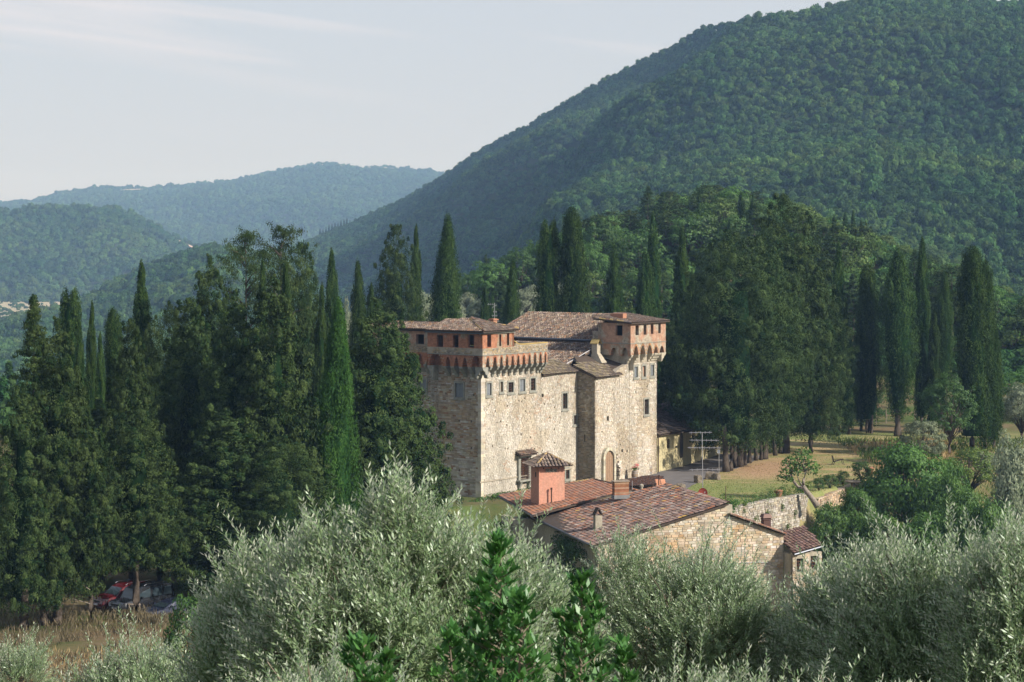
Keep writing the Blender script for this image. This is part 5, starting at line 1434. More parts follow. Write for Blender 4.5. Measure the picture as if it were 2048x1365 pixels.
for (a, b, rise, kd) in rb[:4]:
    for k in range(11):
        x = k / 10; s_ = (1 - abs(2 * x - 1)); zz = zsr + rise * math.sin(s_ * math.pi / 2) ** 0.85; u = a + (b - a) * x; dx = (x - 0.5) * 0.24
        mb.box(RF.P(u + dx, 0.012, zz + 0.09), (0.07, 0.05, 0.22), (RF.u * math.cos(dx * 3) + Vector((0, 0, -math.sin(dx * 3)))), RF.n, (Vector((0, 0, math.cos(dx * 3))) + RF.u * math.sin(dx * 3)), pick([(0.50, 0.23, 0.12), (0.55, 0.32, 0.16)], rng))
o = mb.build('voussoirs', M['stone'], ab4); o['kind'] = 'stuff'
for e_ in edges[:-2] : corbel(castle, BF, e_ if e_ > edges[0] else e_ - .1, 0.34, zcr, zsr, TO, 'plaster_grey')
corbel(castle, Fr(*PT(tRb, wB, 0)[:2], -AY, AX, AX, AY), -0.05, 1.2, zcr, zsr, TO + .25, 'plaster_grey')
corbel(castle, BF, (edges[-3] + edges[-1]) / 2 , 1.6, zcr + .05, zsr, TO - .03, 'plaster_grey')
# left (shaded) face: two round arches with small holes
u_l = -w_of(1203, tRa - TO); u_r = -(wB + TO)
sb_ = [tuple(sorted((-w_of(p, tRa - TO), -w_of(q, tRa - TO)))) for p, q in ((1243, 1256), (1221, 1234))]
sb_ = [(a, b, 0.85, 'round') for a, b in sb_]
mb = MB(); arch_band(mb, RS, sb_, 0, zsr - .1, ztr, TO - .02, n=13); prev = u_r
for a, b, _, _ in sb_: pier(mb, RS, prev, a, 0, zsr - .1, ztr, TO); prev = b
pier(mb, RS, prev, u_l, 0, zsr - .1, ztr, TO)
ab5 = mb.build('arch_band', M['brick_weathered'], castle)
mbb = MB(); mbb.face([sideF(tRa).P(u_r, .05, 11.4), sideF(tRa).P(u_l, .05, 11.4), sideF(tRa).P(u_l, .05, ztr), sideF(tRa).P(u_r, .05, ztr)]); mbb.build('recess_wall', M['plaster_grey'], ab5)
# parapet walls and brick loft
zt2 = 16.4
ro = [W_op(a, b, c, d, wB + TO) for a, b, c, d in ((1271, 1277.5, 651.5, 671), (1287, 1293, 650.5, 670), (1301.5, 1307, 649, 668.5), (1316.5, 1321.5, 647.5, 667))]
so = tuple(sorted((-w_of(1245, tRa - TO), -w_of(1231, tRa - TO)))); so = (so[0], so[1], z_at(671.5, tRa - TO, 0.8), z_at(651, tRa - TO, 0.8))
mb = MB(); wall(mb, RF, pa, pb_, ztr, zt2, ro, depth=.35)
wall(mb, Fr(*PT(pb_, wB + TO, 0)[:2], -AY, AX, AX, AY), 0.36, 4.5, ztr, zt2, depth=.3)
loft = mb.build('parapet', M['brick_weathered'], castle); loft['label'] = 'brick loft of the right tower with four small openings'
mb = MB(); wall(mb, RS, u_r + .36, u_l, ztr, zt2, [so], depth=.35)
mb.build('parapet', M['brick_weathered'], castle)
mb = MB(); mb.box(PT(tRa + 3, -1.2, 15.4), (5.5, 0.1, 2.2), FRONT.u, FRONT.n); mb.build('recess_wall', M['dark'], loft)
mb = MB(); mb.box(RS.P((u_l + u_r) / 2, .02, ztr), (u_l - u_r + .1, .13, .08), RS.u, RS.n); mb.box(RF.P((pa + pb_) / 2, .02, ztr), (pb_ - pa, .10, .06), RF.u, RF.n); mb.build('string_course', M['serena'], castle)
mb = MB(); wall(mb, sideF(tRa + .5), u_l, u_l + 1.2, 11, 16.3, depth=.3); wall(mb, sideF(t1_ - .1), u_l, 3.0, 11, 15.4, depth=.3); mb.build('wall', M['brick_weathered'], castle)
re0 = [PT(pa - .35, wB + TO + .35, zt2 + .05), PT(pb_ + .3, wB + TO + .35, zt2 + .05), PT(pb_ + .3, -3.0, zt2 + .55), PT(pa - .35, -1.8, zt2 + .42)]
roof('roof', castle, re0, Vector((AX, AY, 0)), Vector((-AY, AX, 0.12)), rng, ridge=[(re0[3], re0[0])])
mb = MB(); cc = PT(tRa + 1.0, 0.2, 0)
mb.box((cc.x, cc.y, 17.0), (0.7, 1.6, 0.7), FRONT.u, FRONT.n, col=(1, 1, 1)); mb.build('chimney', M['terracotta'], castle)

# parent with the castle origin: children were built in world coordinates
def rebase(root):
    for ch_ in root.children:
        ch_.matrix_parent_inverse = Matrix.Translation(-root.location)
rebase(castle)

# TV mast behind the left tower
def antenna(name, x, y, z0, z1, bars, label, lean=0.0, mat='metal', dish=None, r=0.03):
    t = tag(empty(name, (x, y, z0)), label, 'antenna')
    mb = MB(); mb.tube([(0, 0, -0.4), (lean, 0, z1 - z0)], r, 6); mb.build('mast', M[mat], t)
    for (zz, a, b, tilt, el) in bars:
        mb = MB(); mb.tube([(a, 0, zz - z0 + tilt * a), (b, 0, zz - z0 + tilt * b)], r * 0.6, 5)
        for k in range(el):
            xx = a + (b - a) * (k + .5) / el
            mb.tube([(xx, -0.35, zz - z0 + tilt * xx), (xx, 0.35, zz - z0 + tilt * xx)], r * 0.35, 4)
            mb.tube([(xx, 0, zz - z0 + tilt * xx - .12), (xx, 0, zz - z0 + tilt * xx + .12)], r * 0.35, 4)
        mb.build('crossbar', M[mat], t)
    return t
Ya = 219.0
def ab_(px0, px1, py, Y, xc, tilt=0, el=4): return (ZofPy(py, Y), XofPx(px0, Y) - xc, XofPx(px1, Y) - xc, tilt, el)
xa = XofPx(989, Ya)
antenna('tv_antenna', xa, Ya, ZofPy(652, Ya), ZofPy(606, Ya), [ab_(975, 990, 609, Ya, xa), ab_(984, 993, 613, Ya, xa, 0.6), ab_(986, 994, 624, Ya, xa), ab_(983.5, 995, 632, Ya, xa), ab_(981, 999, 643, Ya, xa)], 'grey television antenna standing behind the tiled roof of the left tower')
# ------------------------------------------------------------------ farm building below the castle
FA = math.radians(17)
gdir = Vector((math.cos(FA), math.sin(FA), 0)); edir = Vector((-math.sin(FA), math.cos(FA), 0))
FO = W(1195, 1090, 160); FO.z = 0
def FP(L, m, z): return Vector((FO.x, FO.y, 0)) + gdir * L + edir * m + Vector((0, 0, z))
def solveLm(px, L=None, m=None):
    k = (px - CX) / F
    if m is not None:   # find L
        bx = FO.x + edir.x * m; by = FO.y + edir.y * m
        return (k * by - bx) / (gdir.x - k * gdir.y)
    bx = FO.x + gdir.x * L; by = FO.y + gdir.y * L
    return (k * by - bx) / (edir.x - k * edir.y)
def FZ(py, L, m): return ZC - (py - HY) / F * (FO.y + gdir.y * L + edir.y * m)
rng = np.random.default_rng(77)
farm = tag(empty('farmhouse', FP(0, 0, -5)), 'low stone farmhouse with wide reddish tiled roofs below the castle', 'farmhouse')
Lr = solveLm(1455, m=0); zr0 = FZ(1007, Lr, 0)
zA0 = FZ(1090, 0, 0)
m1 = solveLm(1065, L=0); zA1 = FZ(1028, 0, m1)
mr = solveLm(1335, L=Lr)
zr1 = FZ(981, Lr, mr)
PA = [FP(-.35, -.25, zA0 - .05), FP(Lr, -.25, zr0), FP(Lr, mr, zr1), FP(-.35, m1, zA1 - .05)]
def pal_farm(x, y, r):
    # redder towards the pink tower, greyer towards the gable
    k = np.clip((y - 4) / 12 + r.normal() * 0.25, 0, 1)
    c = pick(TILE_RED, r) if r.uniform() < 0.15 + 0.6 * k else pick([(0.24, 0.165, 0.14), (0.28, 0.195, 0.17), (0.32, 0.24, 0.21), (0.19, 0.14, 0.125), (0.37, 0.30, 0.26)], r)
    if r.uniform() < .12: c = (.10, .075, .065)
    if r.uniform() < 0.02: c = (0.52, 0.48, 0.42)
    if r.uniform() < 0.02: c = (0.50, 0.33, 0.10)
    return c
# palf receives (x along eave_dir, y up the slope); use eave_dir = edir so x runs back
roofA = roof('roof', farm, PA, edir, gdir + Vector((0, 0, (zr0 - zA0) / Lr)), rng, palf=lambda x, y, r: pal_farm(y, x, r), pitch=0.215, run=0.36, ridge=[(PA[1], PA[2])])
# second roof behind the pink tower
LB0 = -2.6; mB0 = m1 - 0.4
mB1 = solveLm(998, L=LB0)
pkL = solveLm(1186, m=mB1 + 0.6); zpk = FZ(958, pkL, mB1)
fr_m = solveLm(1262, L=pkL)
PB = [FP(LB0 - .3, mB0 - 1.6, FZ(1028, LB0, mB0 - 1.6) - 0.1), FP(pkL, max(fr_m, mr - 2), zpk - 0.25), FP(pkL, mB1, zpk), FP(LB0 - .3, mB1, FZ(995, LB0, mB1))]
PB = [W(1067, 1029, 172.0), W(1262, 982, 178.0), W(1186, 958, 187.0), W(999, 995, 186.0)]
cB = sum(PB, Vector()) / 4
nB = (PB[1] - PB[3]).cross(PB[2] - PB[0]).normalized()
PB = [p - Vector((0, 0, (p - cB).dot(nB) / nB.z)) for p in PB]
roof('roof', farm, PB, (PB[3] - PB[0]), (PB[1] - PB[0]), rng, palf=lambda x, y, r: pick(TILE_RED, r), pitch=0.215, run=0.36, ridge=[(PB[1], PB[2]), (PB[2], PB[3])])
back2 = [PB[2], PB[1], PB[1] + gdir * 3 - Vector((0, 0, .8)), PB[2] + gdir * 4 - Vector((0, 0, 1.1))]
roof('roof', farm, back2, (PB[1] - PB[2]), gdir * -1 + Vector((0, 0, .3)), rng, palf=lambda x, y, r: pick(TILE_RED, r), pitch=0.215)
# small separate roof further back
PCq = [W(1250, 978, 181), W(1330, 983, 183), W(1325, 973, 190), W(1288, 958, 190.5), W(1252, 966, 186)]
ctr = sum(PCq, Vector()) / 5; nC = (PCq[1] - PCq[3]).cross(PCq[2] - PCq[0]).normalized()
nC = nC if nC.z > 0 else -nC
PCq = [p - Vector((0, 0, (p - ctr).dot(nC) / nC.z)) for p in PCq]
roof('roof', farm, PCq, gdir, (PCq[3] - (PCq[0] + PCq[1]) / 2), rng, palf=lambda x, y, r: pick(TILE_RED, r), pitch=0.215)
# walls
ZF = -7.5
GFr = Fr(FO.x, FO.y, gdir.x, gdir.y, gdir.y, -gdir.x)
Lg = solveLm(1567, m=0); zg_r = FZ(1068, Lg, 0); zr_low = FZ(1027, Lr, 0)
def zgable(u): return float(np.interp(u, [0, Lr, Lr + .01, Lg], [zA0 - .12, zr0 - .12, zr_low - .1, zg_r - .1]))
mb = MB(); wall(mb, GFr, 0, Lg, ZF, zgable, [(7.2, 7.5, -.7, -.3)], depth=.5, breaks=[Lr, Lr + .01])
wall(mb, Fr(*FP(0, 0, 0)[:2], edir.x, edir.y, -gdir.x, -gdir.y), 0, m1, ZF, lambda u: zA0 + (zA1 - zA0) * u / m1 - .1, depth=.4)
wall(mb, Fr(*FP(LB0 + .2, m1 - 1, 0)[:2], edir.x, edir.y, -gdir.x, -gdir.y), 0, mB1 - m1 + .6, ZF, 2.2, depth=.4)
wall(mb, Fr(*FP(LB0 + .2, m1 - 1, 0)[:2], gdir.x, gdir.y, -edir.x, -edir.y), 0, 2.6, ZF, 2.0, depth=.4)
wall(mb, Fr(*FP(LB0 + .2, mB1 - .4, 0)[:2], gdir.x, gdir.y, -edir.x, -edir.y), 0, 14, ZF, lambda u: 2.1 + u * .12 if u < 8 else 3.0 - (u - 8) * .4, depth=.4)
wall(mb, Fr(*FP(Lr, 0, 0)[:2], edir.x, edir.y, -gdir.x, -gdir.y), 0, mr, ZF, lambda u: zr0 + (zr1 - zr0) * u / mr - .12, depth=.4)
fw = mb.build('wall', M['plaster_grey'], farm)
# individual stones of the gable: the 300 largest stand alone, the rest are one mass
FARM_PAL = [(0.62, 0.54, 0.42), (0.58, 0.49, 0.37), (0.66, 0.60, 0.50), (0.54, 0.45, 0.34), (0.60, 0.47, 0.32), (0.57, 0.51, 0.42), (0.68, 0.63, 0.55), (0.50, 0.43, 0.34)]
allst = []
z = -6.4
while z < zr0:
    h = rng.uniform(0.14, 0.24); u = -rng.uniform(0, .3)
    while u < Lg:
        w = rng.uniform(0.24, 0.62); a, b = max(u, 0), min(u + w, Lg); u += w
        m_ = (a + b) / 2; hi = min(z + h, zgable(m_) - .02, zgable(a) + .08, zgable(b) + .08)
        if hi - z < .09 or b - a < .12: continue
        if 7.1 < m_ < 7.6 and -.8 < z < -.2: continue
        allst.append(((b - a) * (hi - z), a, b, z, hi))
    z += h
allst.sort(key=lambda s: -(s[0] + (10 if s[3] > -1.3 else 0)))
rest = MB()
def one_stone(mb, fr, a, b, lo, hi, col, d, g=.018):
    j = lambda: rng.uniform(-1, 1) * .02
    a += g / 2; b -= g / 2; lo += g / 2; hi -= g / 2
    fp = [(a + .015 + j(), lo + .01 + j()), (b - .015 + j(), lo + .01 + j()), (b - .015 + j(), hi - .01 + j()), (a + .015 + j(), hi - .01 + j())]
    bp = [(a, lo), (b, lo), (b, hi), (a, hi)]
    i = len(mb.v)
    for p, q in fp: mb.v.append(tuple(fr.P(p, d, q)))
    for p, q in bp: mb.v.append(tuple(fr.P(p, -.06, q)))
    for qd in ((0, 1, 2, 3), (0, 4, 5, 1), (1, 5, 6, 2), (2, 6, 7, 3), (3, 7, 4, 0)):
        mb.f.append(tuple(i + k for k in qd)); mb.c.append(col); mb.uv.append(None)
for n_, (ar, a, b, lo, hi) in enumerate(allst):
    c = pick(FARM_PAL, rng); nn = float(fbm(a + 90, lo, 2.4, 2, 33))
    if nn > .66: c = tuple(x * y for x, y in zip(c, (.95, .85, .74)))
    if n_ < 300:
        sm = MB(); one_stone(sm, GFr, a, b, lo, hi, c, rng.uniform(.01, .05)); sm.build('stone', M['stone'], fw)
    else: one_stone(rest, GFr, a, b, lo, hi, c, rng.uniform(.01, .05))
o = rest.build('wall_stones', M['stone'], fw); o['kind'] = 'stuff'
# lower roof on the right and the lean-to at its end
PD = [FP(Lr + .02, -.2, zr_low), FP(Lg + .1, -.2, zg_r), FP(Lg + .1, 9, zg_r + .1), FP(Lr + .02, 9, zr_low + .1)]
roof('roof', farm, PD, edir, -gdir + Vector((0, 0, (zr_low - zg_r) / (Lg - Lr))), rng, palf=lambda x, y, r: pick(TILE_RED, r), pitch=.215)
vb = MB()
for k in range(22):
    t = (k + .5) / 22; p0 = PD[0].lerp(PD[1], t)
    vb.box(p0 + Vector((0, 0, .02)) - edir * .05, ((Lg - Lr) / 22 * .94, .28, .06), (PD[1] - PD[0]).normalized(), edir, Vector((0, 0, 1)), pick(TILE_PAL, rng))
o = vb.build('verge_tiles', M['tile'], farm); o['kind'] = 'stuff'
E0, E1 = FP(Lg, -1.9, FZ(1108, Lg, -1.9)), FP(Lg + 2.7, -1.3, FZ(1092, Lg + 2.4, -1.3))
E3 = FP(Lg, 1.6, FZ(1066, Lg, 1.6)); E2 = FP(Lg + 2.7, 2.0, E3.z - .1)
roof('roof', farm, [E0, E1, E2, E3], (E1 - E0), (E3 - E0), rng, palf=lambda x, y, r: pick([(0.33, .2, .16), (0.37, .25, .2), (.28, .18, .15)], r), pitch=.3, run=.34)
mb = MB(); mb.tube([E0 + Vector((0, 0, -.05)) - edir * .12, E1 + Vector((0, 0, -.05)) - edir * .12], .07, 6); mb.build('gutter', M['gutter'], farm)
EF = Fr(*FP(Lg + .05, -1.55, 0)[:2], gdir.x, gdir.y, gdir.y, -gdir.x)
we = E0.z - .15
eo_ = [(.35, .95, we - 1.35, we - .3), (1.55, 2.15, we - 1.2, we - .15)]
mb = MB(); wall(mb, EF, 0, 2.5, ZF, we + .15, eo_, depth=.3)
wall(mb, Fr(*FP(Lg + .05, -1.55, 0)[:2], edir.x, edir.y, -gdir.x, -gdir.y), 0, 1.6, ZF, we, depth=.3)
wall(mb, Fr(*FP(Lg + 2.5, -1.55, 0)[:2], edir.x, edir.y, gdir.x, gdir.y), 0, 3.6, ZF, we, depth=.3)
ew = mb.build('wall', M['plaster_grey'], farm)
mb = MB(); stones(mb, EF, 0, 2.5, -4, we, [(a - .1, b + .1, c - .1, d + .1) for a, b, c, d in eo_], rng, pal=FARM_PAL, sw=(.2, .5), sh=(.12, .22)); o = mb.build('wall_stones', M['stone'], ew); o['kind'] = 'stuff'
for q in eo_: window(farm, EF, *q, 'glass', rec=.2, frame=False)
# cable, down pipe, eave gutters
mb = MB(); mb.tube([GFr.P(u, .07 + .02 * math.sin(u), -.35 + .03 * u + .06 * math.sin(u * 1.7)) for u in np.linspace(1, Lg - 1.5, 24)] + [GFr.P(Lg - .5, .09, -.5), GFr.P(Lg - .12, .1, -1.2), GFr.P(Lg - .1, .1, -3.5)], .025, 5); mb.build('cable', M['metal'], farm)
mb = MB(); mb.tube([PA[0] - gdir * .1 + Vector((0, 0, -.03)), PA[3] - gdir * .1 + Vector((0, 0, -.03))], .1, 7); mb.build('gutter', M['gutter'], farm)
mb = MB(); mb.tube([PB[0] - gdir * .12 + Vector((0, 0, -.03)), PB[3] - gdir * .12 + Vector((0, 0, -.03))], .1, 7); mb.build('gutter', M['gutter'], farm)
mb = MB(); mb.tube([PB[3] + edir * .1, PB[2] + edir * .1], .07, 5); mb.build('flashing', M['gutter'], farm)

# pink chimney tower with a tiled hat
tYc = 176.6
tc0 = Vector((XofPx(1078, tYc), tYc, 0)); sR = 2.27; sL = 1.85
def TP(a, b, z): return tc0 + gdir * a + edir * b + Vector((0, 0, z))
zt_ = ZofPy(934, tYc); 
pt = empty('pink_tower', TP(0, 0, 1)); pt.parent = None
tag(pt, 'pink plastered dovecote tower with a small pyramid tile roof rising through the farmhouse roof', 'tower')
mb = MB(); mb.hexa([TP(0, 0, 1.9), TP(sR, 0, 1.9), TP(sR, sL + .4, 1.9), TP(0, sL + .4, 1.9)], [TP(0, 0, zt_), TP(sR, 0, zt_), TP(sR, sL + .4, zt_), TP(0, sL + .4, zt_)])
mb.build('wall', M['pink'], pt)
TF = Fr(tc0.x, tc0.y, gdir.x, gdir.y, gdir.y, -gdir.x); TS = Fr(tc0.x, tc0.y, edir.x, edir.y, -gdir.x, -gdir.y)
z_v = ZofPy(942.5, tYc); 
mb = MB(); mb.box(TF.P(1.08, .0, z_v), (1.0, .05, .27), TF.u, TF.n); vp = mb.build('vent', M['dark'], pt)
for k in range(3):
    lb = MB(); cx = .75 + k * .33
    for q in range(12):
        a0 = 2 * math.pi * q / 12; a1 = 2 * math.pi * (q + 1) / 12
        for r0, r1 in ((.085, .135), (.0, .035)):
            lb.face([TF.P(cx + math.cos(a0) * r0, .03, z_v + math.sin(a0) * r0), TF.P(cx + math.cos(a0) * r1, .035, z_v + math.sin(a0) * r1), TF.P(cx + math.cos(a1) * r1, .035, z_v + math.sin(a1) * r1), TF.P(cx + math.cos(a1) * r0, .03, z_v + math.sin(a1) * r0)])
    for sgn in (-1, 1): lb.box(TF.P(cx + sgn * .15, .03, z_v), (.03, .03, .27), TF.u, TF.n)
    lb.build('vent_block', M['plaster_grey'], vp)
mb = MB(); mb.box(TS.P(.9, 0, ZofPy(952, tYc)), (.22, .06, .42), TS.u, TS.n); mb.build('slot', M['dark'], pt)
for u in (.4, 1.08, 1.75):
    mb = MB(); mb.box(TF.P(u, 0, zt_ - .16), (.09, .04, .11), TF.u, TF.n); mb.build('slot', M['dark'], pt)
ov = .52; ap = TP(sR / 2 - .1, sL / 2 + .2, zt_ + .98)
cs = [TP(-ov, -ov, zt_ + .02), TP(sR + ov, -ov, zt_ + .02), TP(sR + ov, sL + ov + .4, zt_ + .02), TP(-ov, sL + ov + .4, zt_ + .02)]
mb = MB()
for k in range(4): mb.face([cs[k], cs[(k + 1) % 4], ap])
mb.face(list(reversed(cs))); pr_ = mb.build('roof', M['roof_under'], pt)
for k in range(4):
    st = []; e_ = (cs[(k + 1) % 4] - cs[k]).normalized(); m_ = (cs[k] + cs[(k + 1) % 4]) / 2
    tiles(None, [cs[k], cs[(k + 1) % 4], ap], e_, ap - m_, rng, pal=[(0.30, .23, .18), (.24, .19, .16), (.36, .28, .22), (.27, .2, .15)], pitch=.30, run=.42, lift=.05, store=st, rad=.125)
    for tm_ in st: tm_.build('tile', M['tile'], pr_)
    st2 = MB(); ridge_tiles(st2, cs[k], ap, rng, [(0.28, .22, .17), (.34, .27, .2)], R=.1); st2.build('hip_tiles', M['tile'], pr_)
mb = MB(); pp = TF.P(1.02, .25, 0)
mb.tube([(pp.x, pp.y, ZofPy(1013, tYc)), (pp.x, pp.y, ZofPy(979, tYc))], .055, 8); mb.tube([(pp.x, pp.y, ZofPy(980, tYc)), (pp.x, pp.y, ZofPy(976, tYc))], .085, 8); mb.build('flue_pipe', M['rust'], pt)
rebase(pt)

# chimneys and pipes on the farm roofs
def on_roof(px, py, Y): return W(px, py, Y)
c0 = W(1241, 985, 173.5)
bc = MB()
for k in range(9):
    cN = 2 if k % 2 else 3
    for q in range(cN):
        for (fu, fn, L_) in ((gdir, -edir, 1.3), (edir, gdir, .62)):
            pass
    z_ = c0.z - .3 + k * .135
    bc.box((c0.x, c0.y, z_), (1.25, .6, .125), gdir, edir, col=pick([(0.40, .2, .12), (.36, .17, .10), (.42, .27, .18)], rng))
    bc.box((c0.x, c0.y, z_ + .065), (1.22, .57, .02), gdir, edir, col=(.3, .25, .2))
bc.box((c0.x, c0.y, c0.z + .93), (1.4, .74, .07), gdir, edir, col=(.36, .3, .24))
bc.box((c0.x, c0.y - .1, c0.z - .35), (1.35, .72, .3), gdir, edir, col=(.25, .26, .27))
o = bc.build('chimney', M['stone'], farm); o['label'] = 'low brick chimney with a flat slab top'
c0 = W(1320, 984, 178.0)
bc = MB(); bc.box((c0.x, c0.y, c0.z), (1.0, .7, .9), gdir, edir, col=(.38, .26, .18))
for s_ in (-.42, 0, .42): bc.box(Vector((c0.x, c0.y, c0.z + .6)) + gdir * s_, (.06, .6, .35), gdir, edir, col=(.3, .2, .15))
o = bc.build('chimney', M['stone'], farm); o['label'] = 'chimney capped with two leaning terracotta slabs'
for s_ in (-.23, .23):
    pb2 = MB(); q0 = Vector((c0.x, c0.y, c0.z + .56)) + gdir * s_
    pb2.hexa([q0 - gdir * .21 - edir * .38, q0 + gdir * .21 - edir * .38, q0 + gdir * .21 - edir * .32, q0 - gdir * .21 - edir * .32],
             [q0 - gdir * .20 + Vector((0, 0, .48)), q0 + gdir * .20 + Vector((0, 0, .48)), q0 + gdir * .2 + edir * .05 + Vector((0, 0, .50)), q0 - gdir * .2 + edir * .05 + Vector((0, 0, .50))], (.55, .27, .17))
    pb2.build('slab', M['stone'], o)
mb = MB(); c1 = W(1317.5, 985, 177); mb.tube([c1, c1 + Vector((-.2, 0, 0)) * 0 + Vector((0, 0, 1.4))], .045, 6); 
pf = [Vector((XofPx(1317.5, 177), 177, 0))]
mb = MB(); xx = XofPx(1317.5, 177); mb.tube([(xx, 177, ZofPy(985, 177)), (xx, 177, ZofPy(953, 177))], .045, 6); mb.box((xx, 177, ZofPy(952, 177)), (.16, .16, .12)); mb.build('flue_pipe', M['rust'], farm)
mb = MB(); xx = XofPx(1264.5, 177); mb.tube([(xx, 177, ZofPy(980, 177)), (xx, 177, ZofPy(963, 177))], .035, 6); mb.build('flue_pipe', M['metal'], farm)
mb = MB(); xx = XofPx(1283, 176); mb.lathe([(.12, 0), (.12, .35), (.18, .36), (.18, .5), (.1, .55), (.02, .58)], (xx, 176, ZofPy(982, 176)), 10); mb.build('vent_pipe', M['plaster_grey'], farm)
c0 = W(1195.5, 1053, 165.0)
mb = MB(); mb.box((c0.x, c0.y, c0.z + .3), (.56, .56, 1.15), gdir, edir); o = mb.build('chimney', M['plaster_grey'], farm); o['label'] = 'small rendered chimney topped by a dark tile gable'
mb = MB(); z0 = c0.z + .9
for s_ in (-1, 1):
    mb.hexa([Vector((c0.x, c0.y, z0)) + gdir * s_ * .36 - edir * .33, Vector((c0.x, c0.y, z0)) + gdir * s_ * .28 - edir * .33, Vector((c0.x, c0.y, z0)) + gdir * s_ * .28 + edir * .33, Vector((c0.x, c0.y, z0)) + gdir * s_ * .36 + edir * .33],
            [Vector((c0.x, c0.y, z0 + .58)) + gdir * s_ * .04 - edir * .33, Vector((c0.x, c0.y, z0 + .5)) - edir * .33, Vector((c0.x, c0.y, z0 + .5)) + edir * .33, Vector((c0.x, c0.y, z0 + .58)) + gdir * s_ * .04 + edir * .33], (.1, .075, .065))
mb.build('chimney_cap', M['stone'], o)
c0 = W(1532, 1052, 166.5)
mb = MB(); mb.box((c0.x, c0.y, c0.z + .2), (.62, .55, .9), gdir, edir); mb.box((c0.x, c0.y, c0.z + .52), (.72, .64, .06), gdir, edir); mb.box((c0.x, c0.y, c0.z + .72), (.5, .44, .3), gdir, edir)
mb.hexa([Vector((c0.x, c0.y, c0.z + .66)) + gdir * a * .4 + edir * b * .38 for a, b in ((-1, -1), (1, -1), (1, 1), (-1, 1))], [Vector((c0.x, c0.y, c0.z + .95)) + gdir * a * .28 + edir * b * .26 for a, b in ((-1, -1), (1, -1), (1, 1), (-1, 1))])
o = mb.build('chimney', M['copper'], farm); o['label'] = 'boxy brown metal chimney'
rebase(farm)

# roof antenna with a satellite dish
Yd = 171.0; xa = XofPx(1405.5, Yd)
ant = antenna('roof_antenna', xa, Yd, ZofPy(998, Yd), ZofPy(865, Yd), [ab_(1378, 1424, 865.5, Yd, xa, .02, 5), ab_(1379, 1437, 881, Yd, xa, -.01, 6), ab_(1375, 1443, 896, Yd, xa, -.01, 7), ab_(1379, 1440, 940, Yd, xa, 0, 6)],
              'tall four armed television antenna standing on the farmhouse ridge', lean=-.05, r=.038)
dz = ZofPy(985.5, Yd) - ZofPy(998, Yd)
mb = MB(); n = 18; rings = []
R = .40; ddir = Vector((.22, -.95, .2)).normalized(); dx_ = ddir.cross(Vector((0, 0, 1))).normalized(); dy_ = dx_.cross(ddir)
cD = Vector((0, -.22, dz))
for j in range(5):
    r_ = R * j / 4; off = .12 * (1 - (j / 4) ** 2)
    rings.append([cD + (dx_ * math.cos(2 * math.pi * k / n) + dy_ * math.sin(2 * math.pi * k / n)) * r_ - ddir * off for k in range(n)])
for j in range(4):
    for k in range(n):
        k2 = (k + 1) % n
        an = 2 * math.pi * (k + .5) / n
        peeled = (math.pi * 1.5 < an < math.pi * 2.05) and j >= 1
        mb.face([rings[j][k], rings[j][k2], rings[j + 1][k2], rings[j + 1][k]], (.62, .62, .63) if peeled else (.20, .045, .035))
o = mb.build('satellite_dish', M['stone'], ant); o['label'] = 'round dark red satellite dish with peeling grey paint'
mb = MB(); mb.tube([cD - dy_ * R, cD + ddir * .45 - dy_ * .1], .015, 4); mb.box(cD + ddir * .47, (.08, .08, .1)); mb.build('dish_arm', M['metal'], ant)
# rust rod beside the gable
mb = MB(); xr = XofPx(1451.5, 167); mb.tube([(xr, 167, ZofPy(1010, 167)), (xr, 167, ZofPy(972, 167))], .03, 5); 
tag(mb.build('iron_rod', M['rust']), 'thin rusty iron rod upright at the peak of the farmhouse gable', 'rod')

# ------------------------------------------------------------------ terrace wall
def terrace_wall(name, pts, zt, zb, label, pal, seed, holes_=0):
    r = np.random.default_rng(seed)
    t = tag(empty(name, (pts[0][0], pts[0][1], 0)), label, 'stone wall')
    first = True
    for (x0, y0), (x1, y1), za, zb_ in zip(pts[:-1], pts[1:], zt[:-1], zt[1:]):
        d = Vector((x1 - x0, y1 - y0, 0)); L = d.length; d.normalize()
        fr = Fr(x0, y0, d.x, d.y, d.y, -d.x)
        mb = MB(); wall(mb, fr, 0, L, zb, lambda u: za + (zb_ - za) * u / L, depth=.6); w_ = mb.build('wall', M['mortar_dark'], t)
        sm = MB(); stones(sm, fr, 0, L, zb, lambda u: za + (zb_ - za) * u / L + .02, [], r, sw=(.22, .6), sh=(.14, .26), pal=pal, proud=(.02, .09), gap=.03)
        cpz = 0
        while cpz < L:
            w2 = r.uniform(.35, .6); sm.box(fr.P(cpz + w2 / 2, -.25, za + (zb_ - za) * cpz / L + .06), (w2 - .03, .66, r.uniform(.1, .16)), fr.u, fr.n, col=pick(pal, r)); cpz += w2
        o = sm.build('wall_stones', M['stone'], w_); o['kind'] = 'stuff'
    rebase(t)
    return t
TW_PAL = [(0.46, 0.43, 0.37), (0.40, 0.37, 0.31), (0.52, 0.49, 0.43), (0.36, 0.32, 0.26), (0.47, 0.41, 0.32), (0.55, 0.52, 0.46)]
def xy(px, Y): return (XofPx(px, Y), Y)
terrace_wall('terrace_wall', [xy(1452, 193.5), xy(1530, 199.5), xy(1612, 205.8)], [ZofPy(1022, 193.5), ZofPy(1004, 199.5), ZofPy(990, 205.8)], -8, 'grey dry stone retaining wall behind the farmhouse holding up the lawn', TW_PAL, 3)
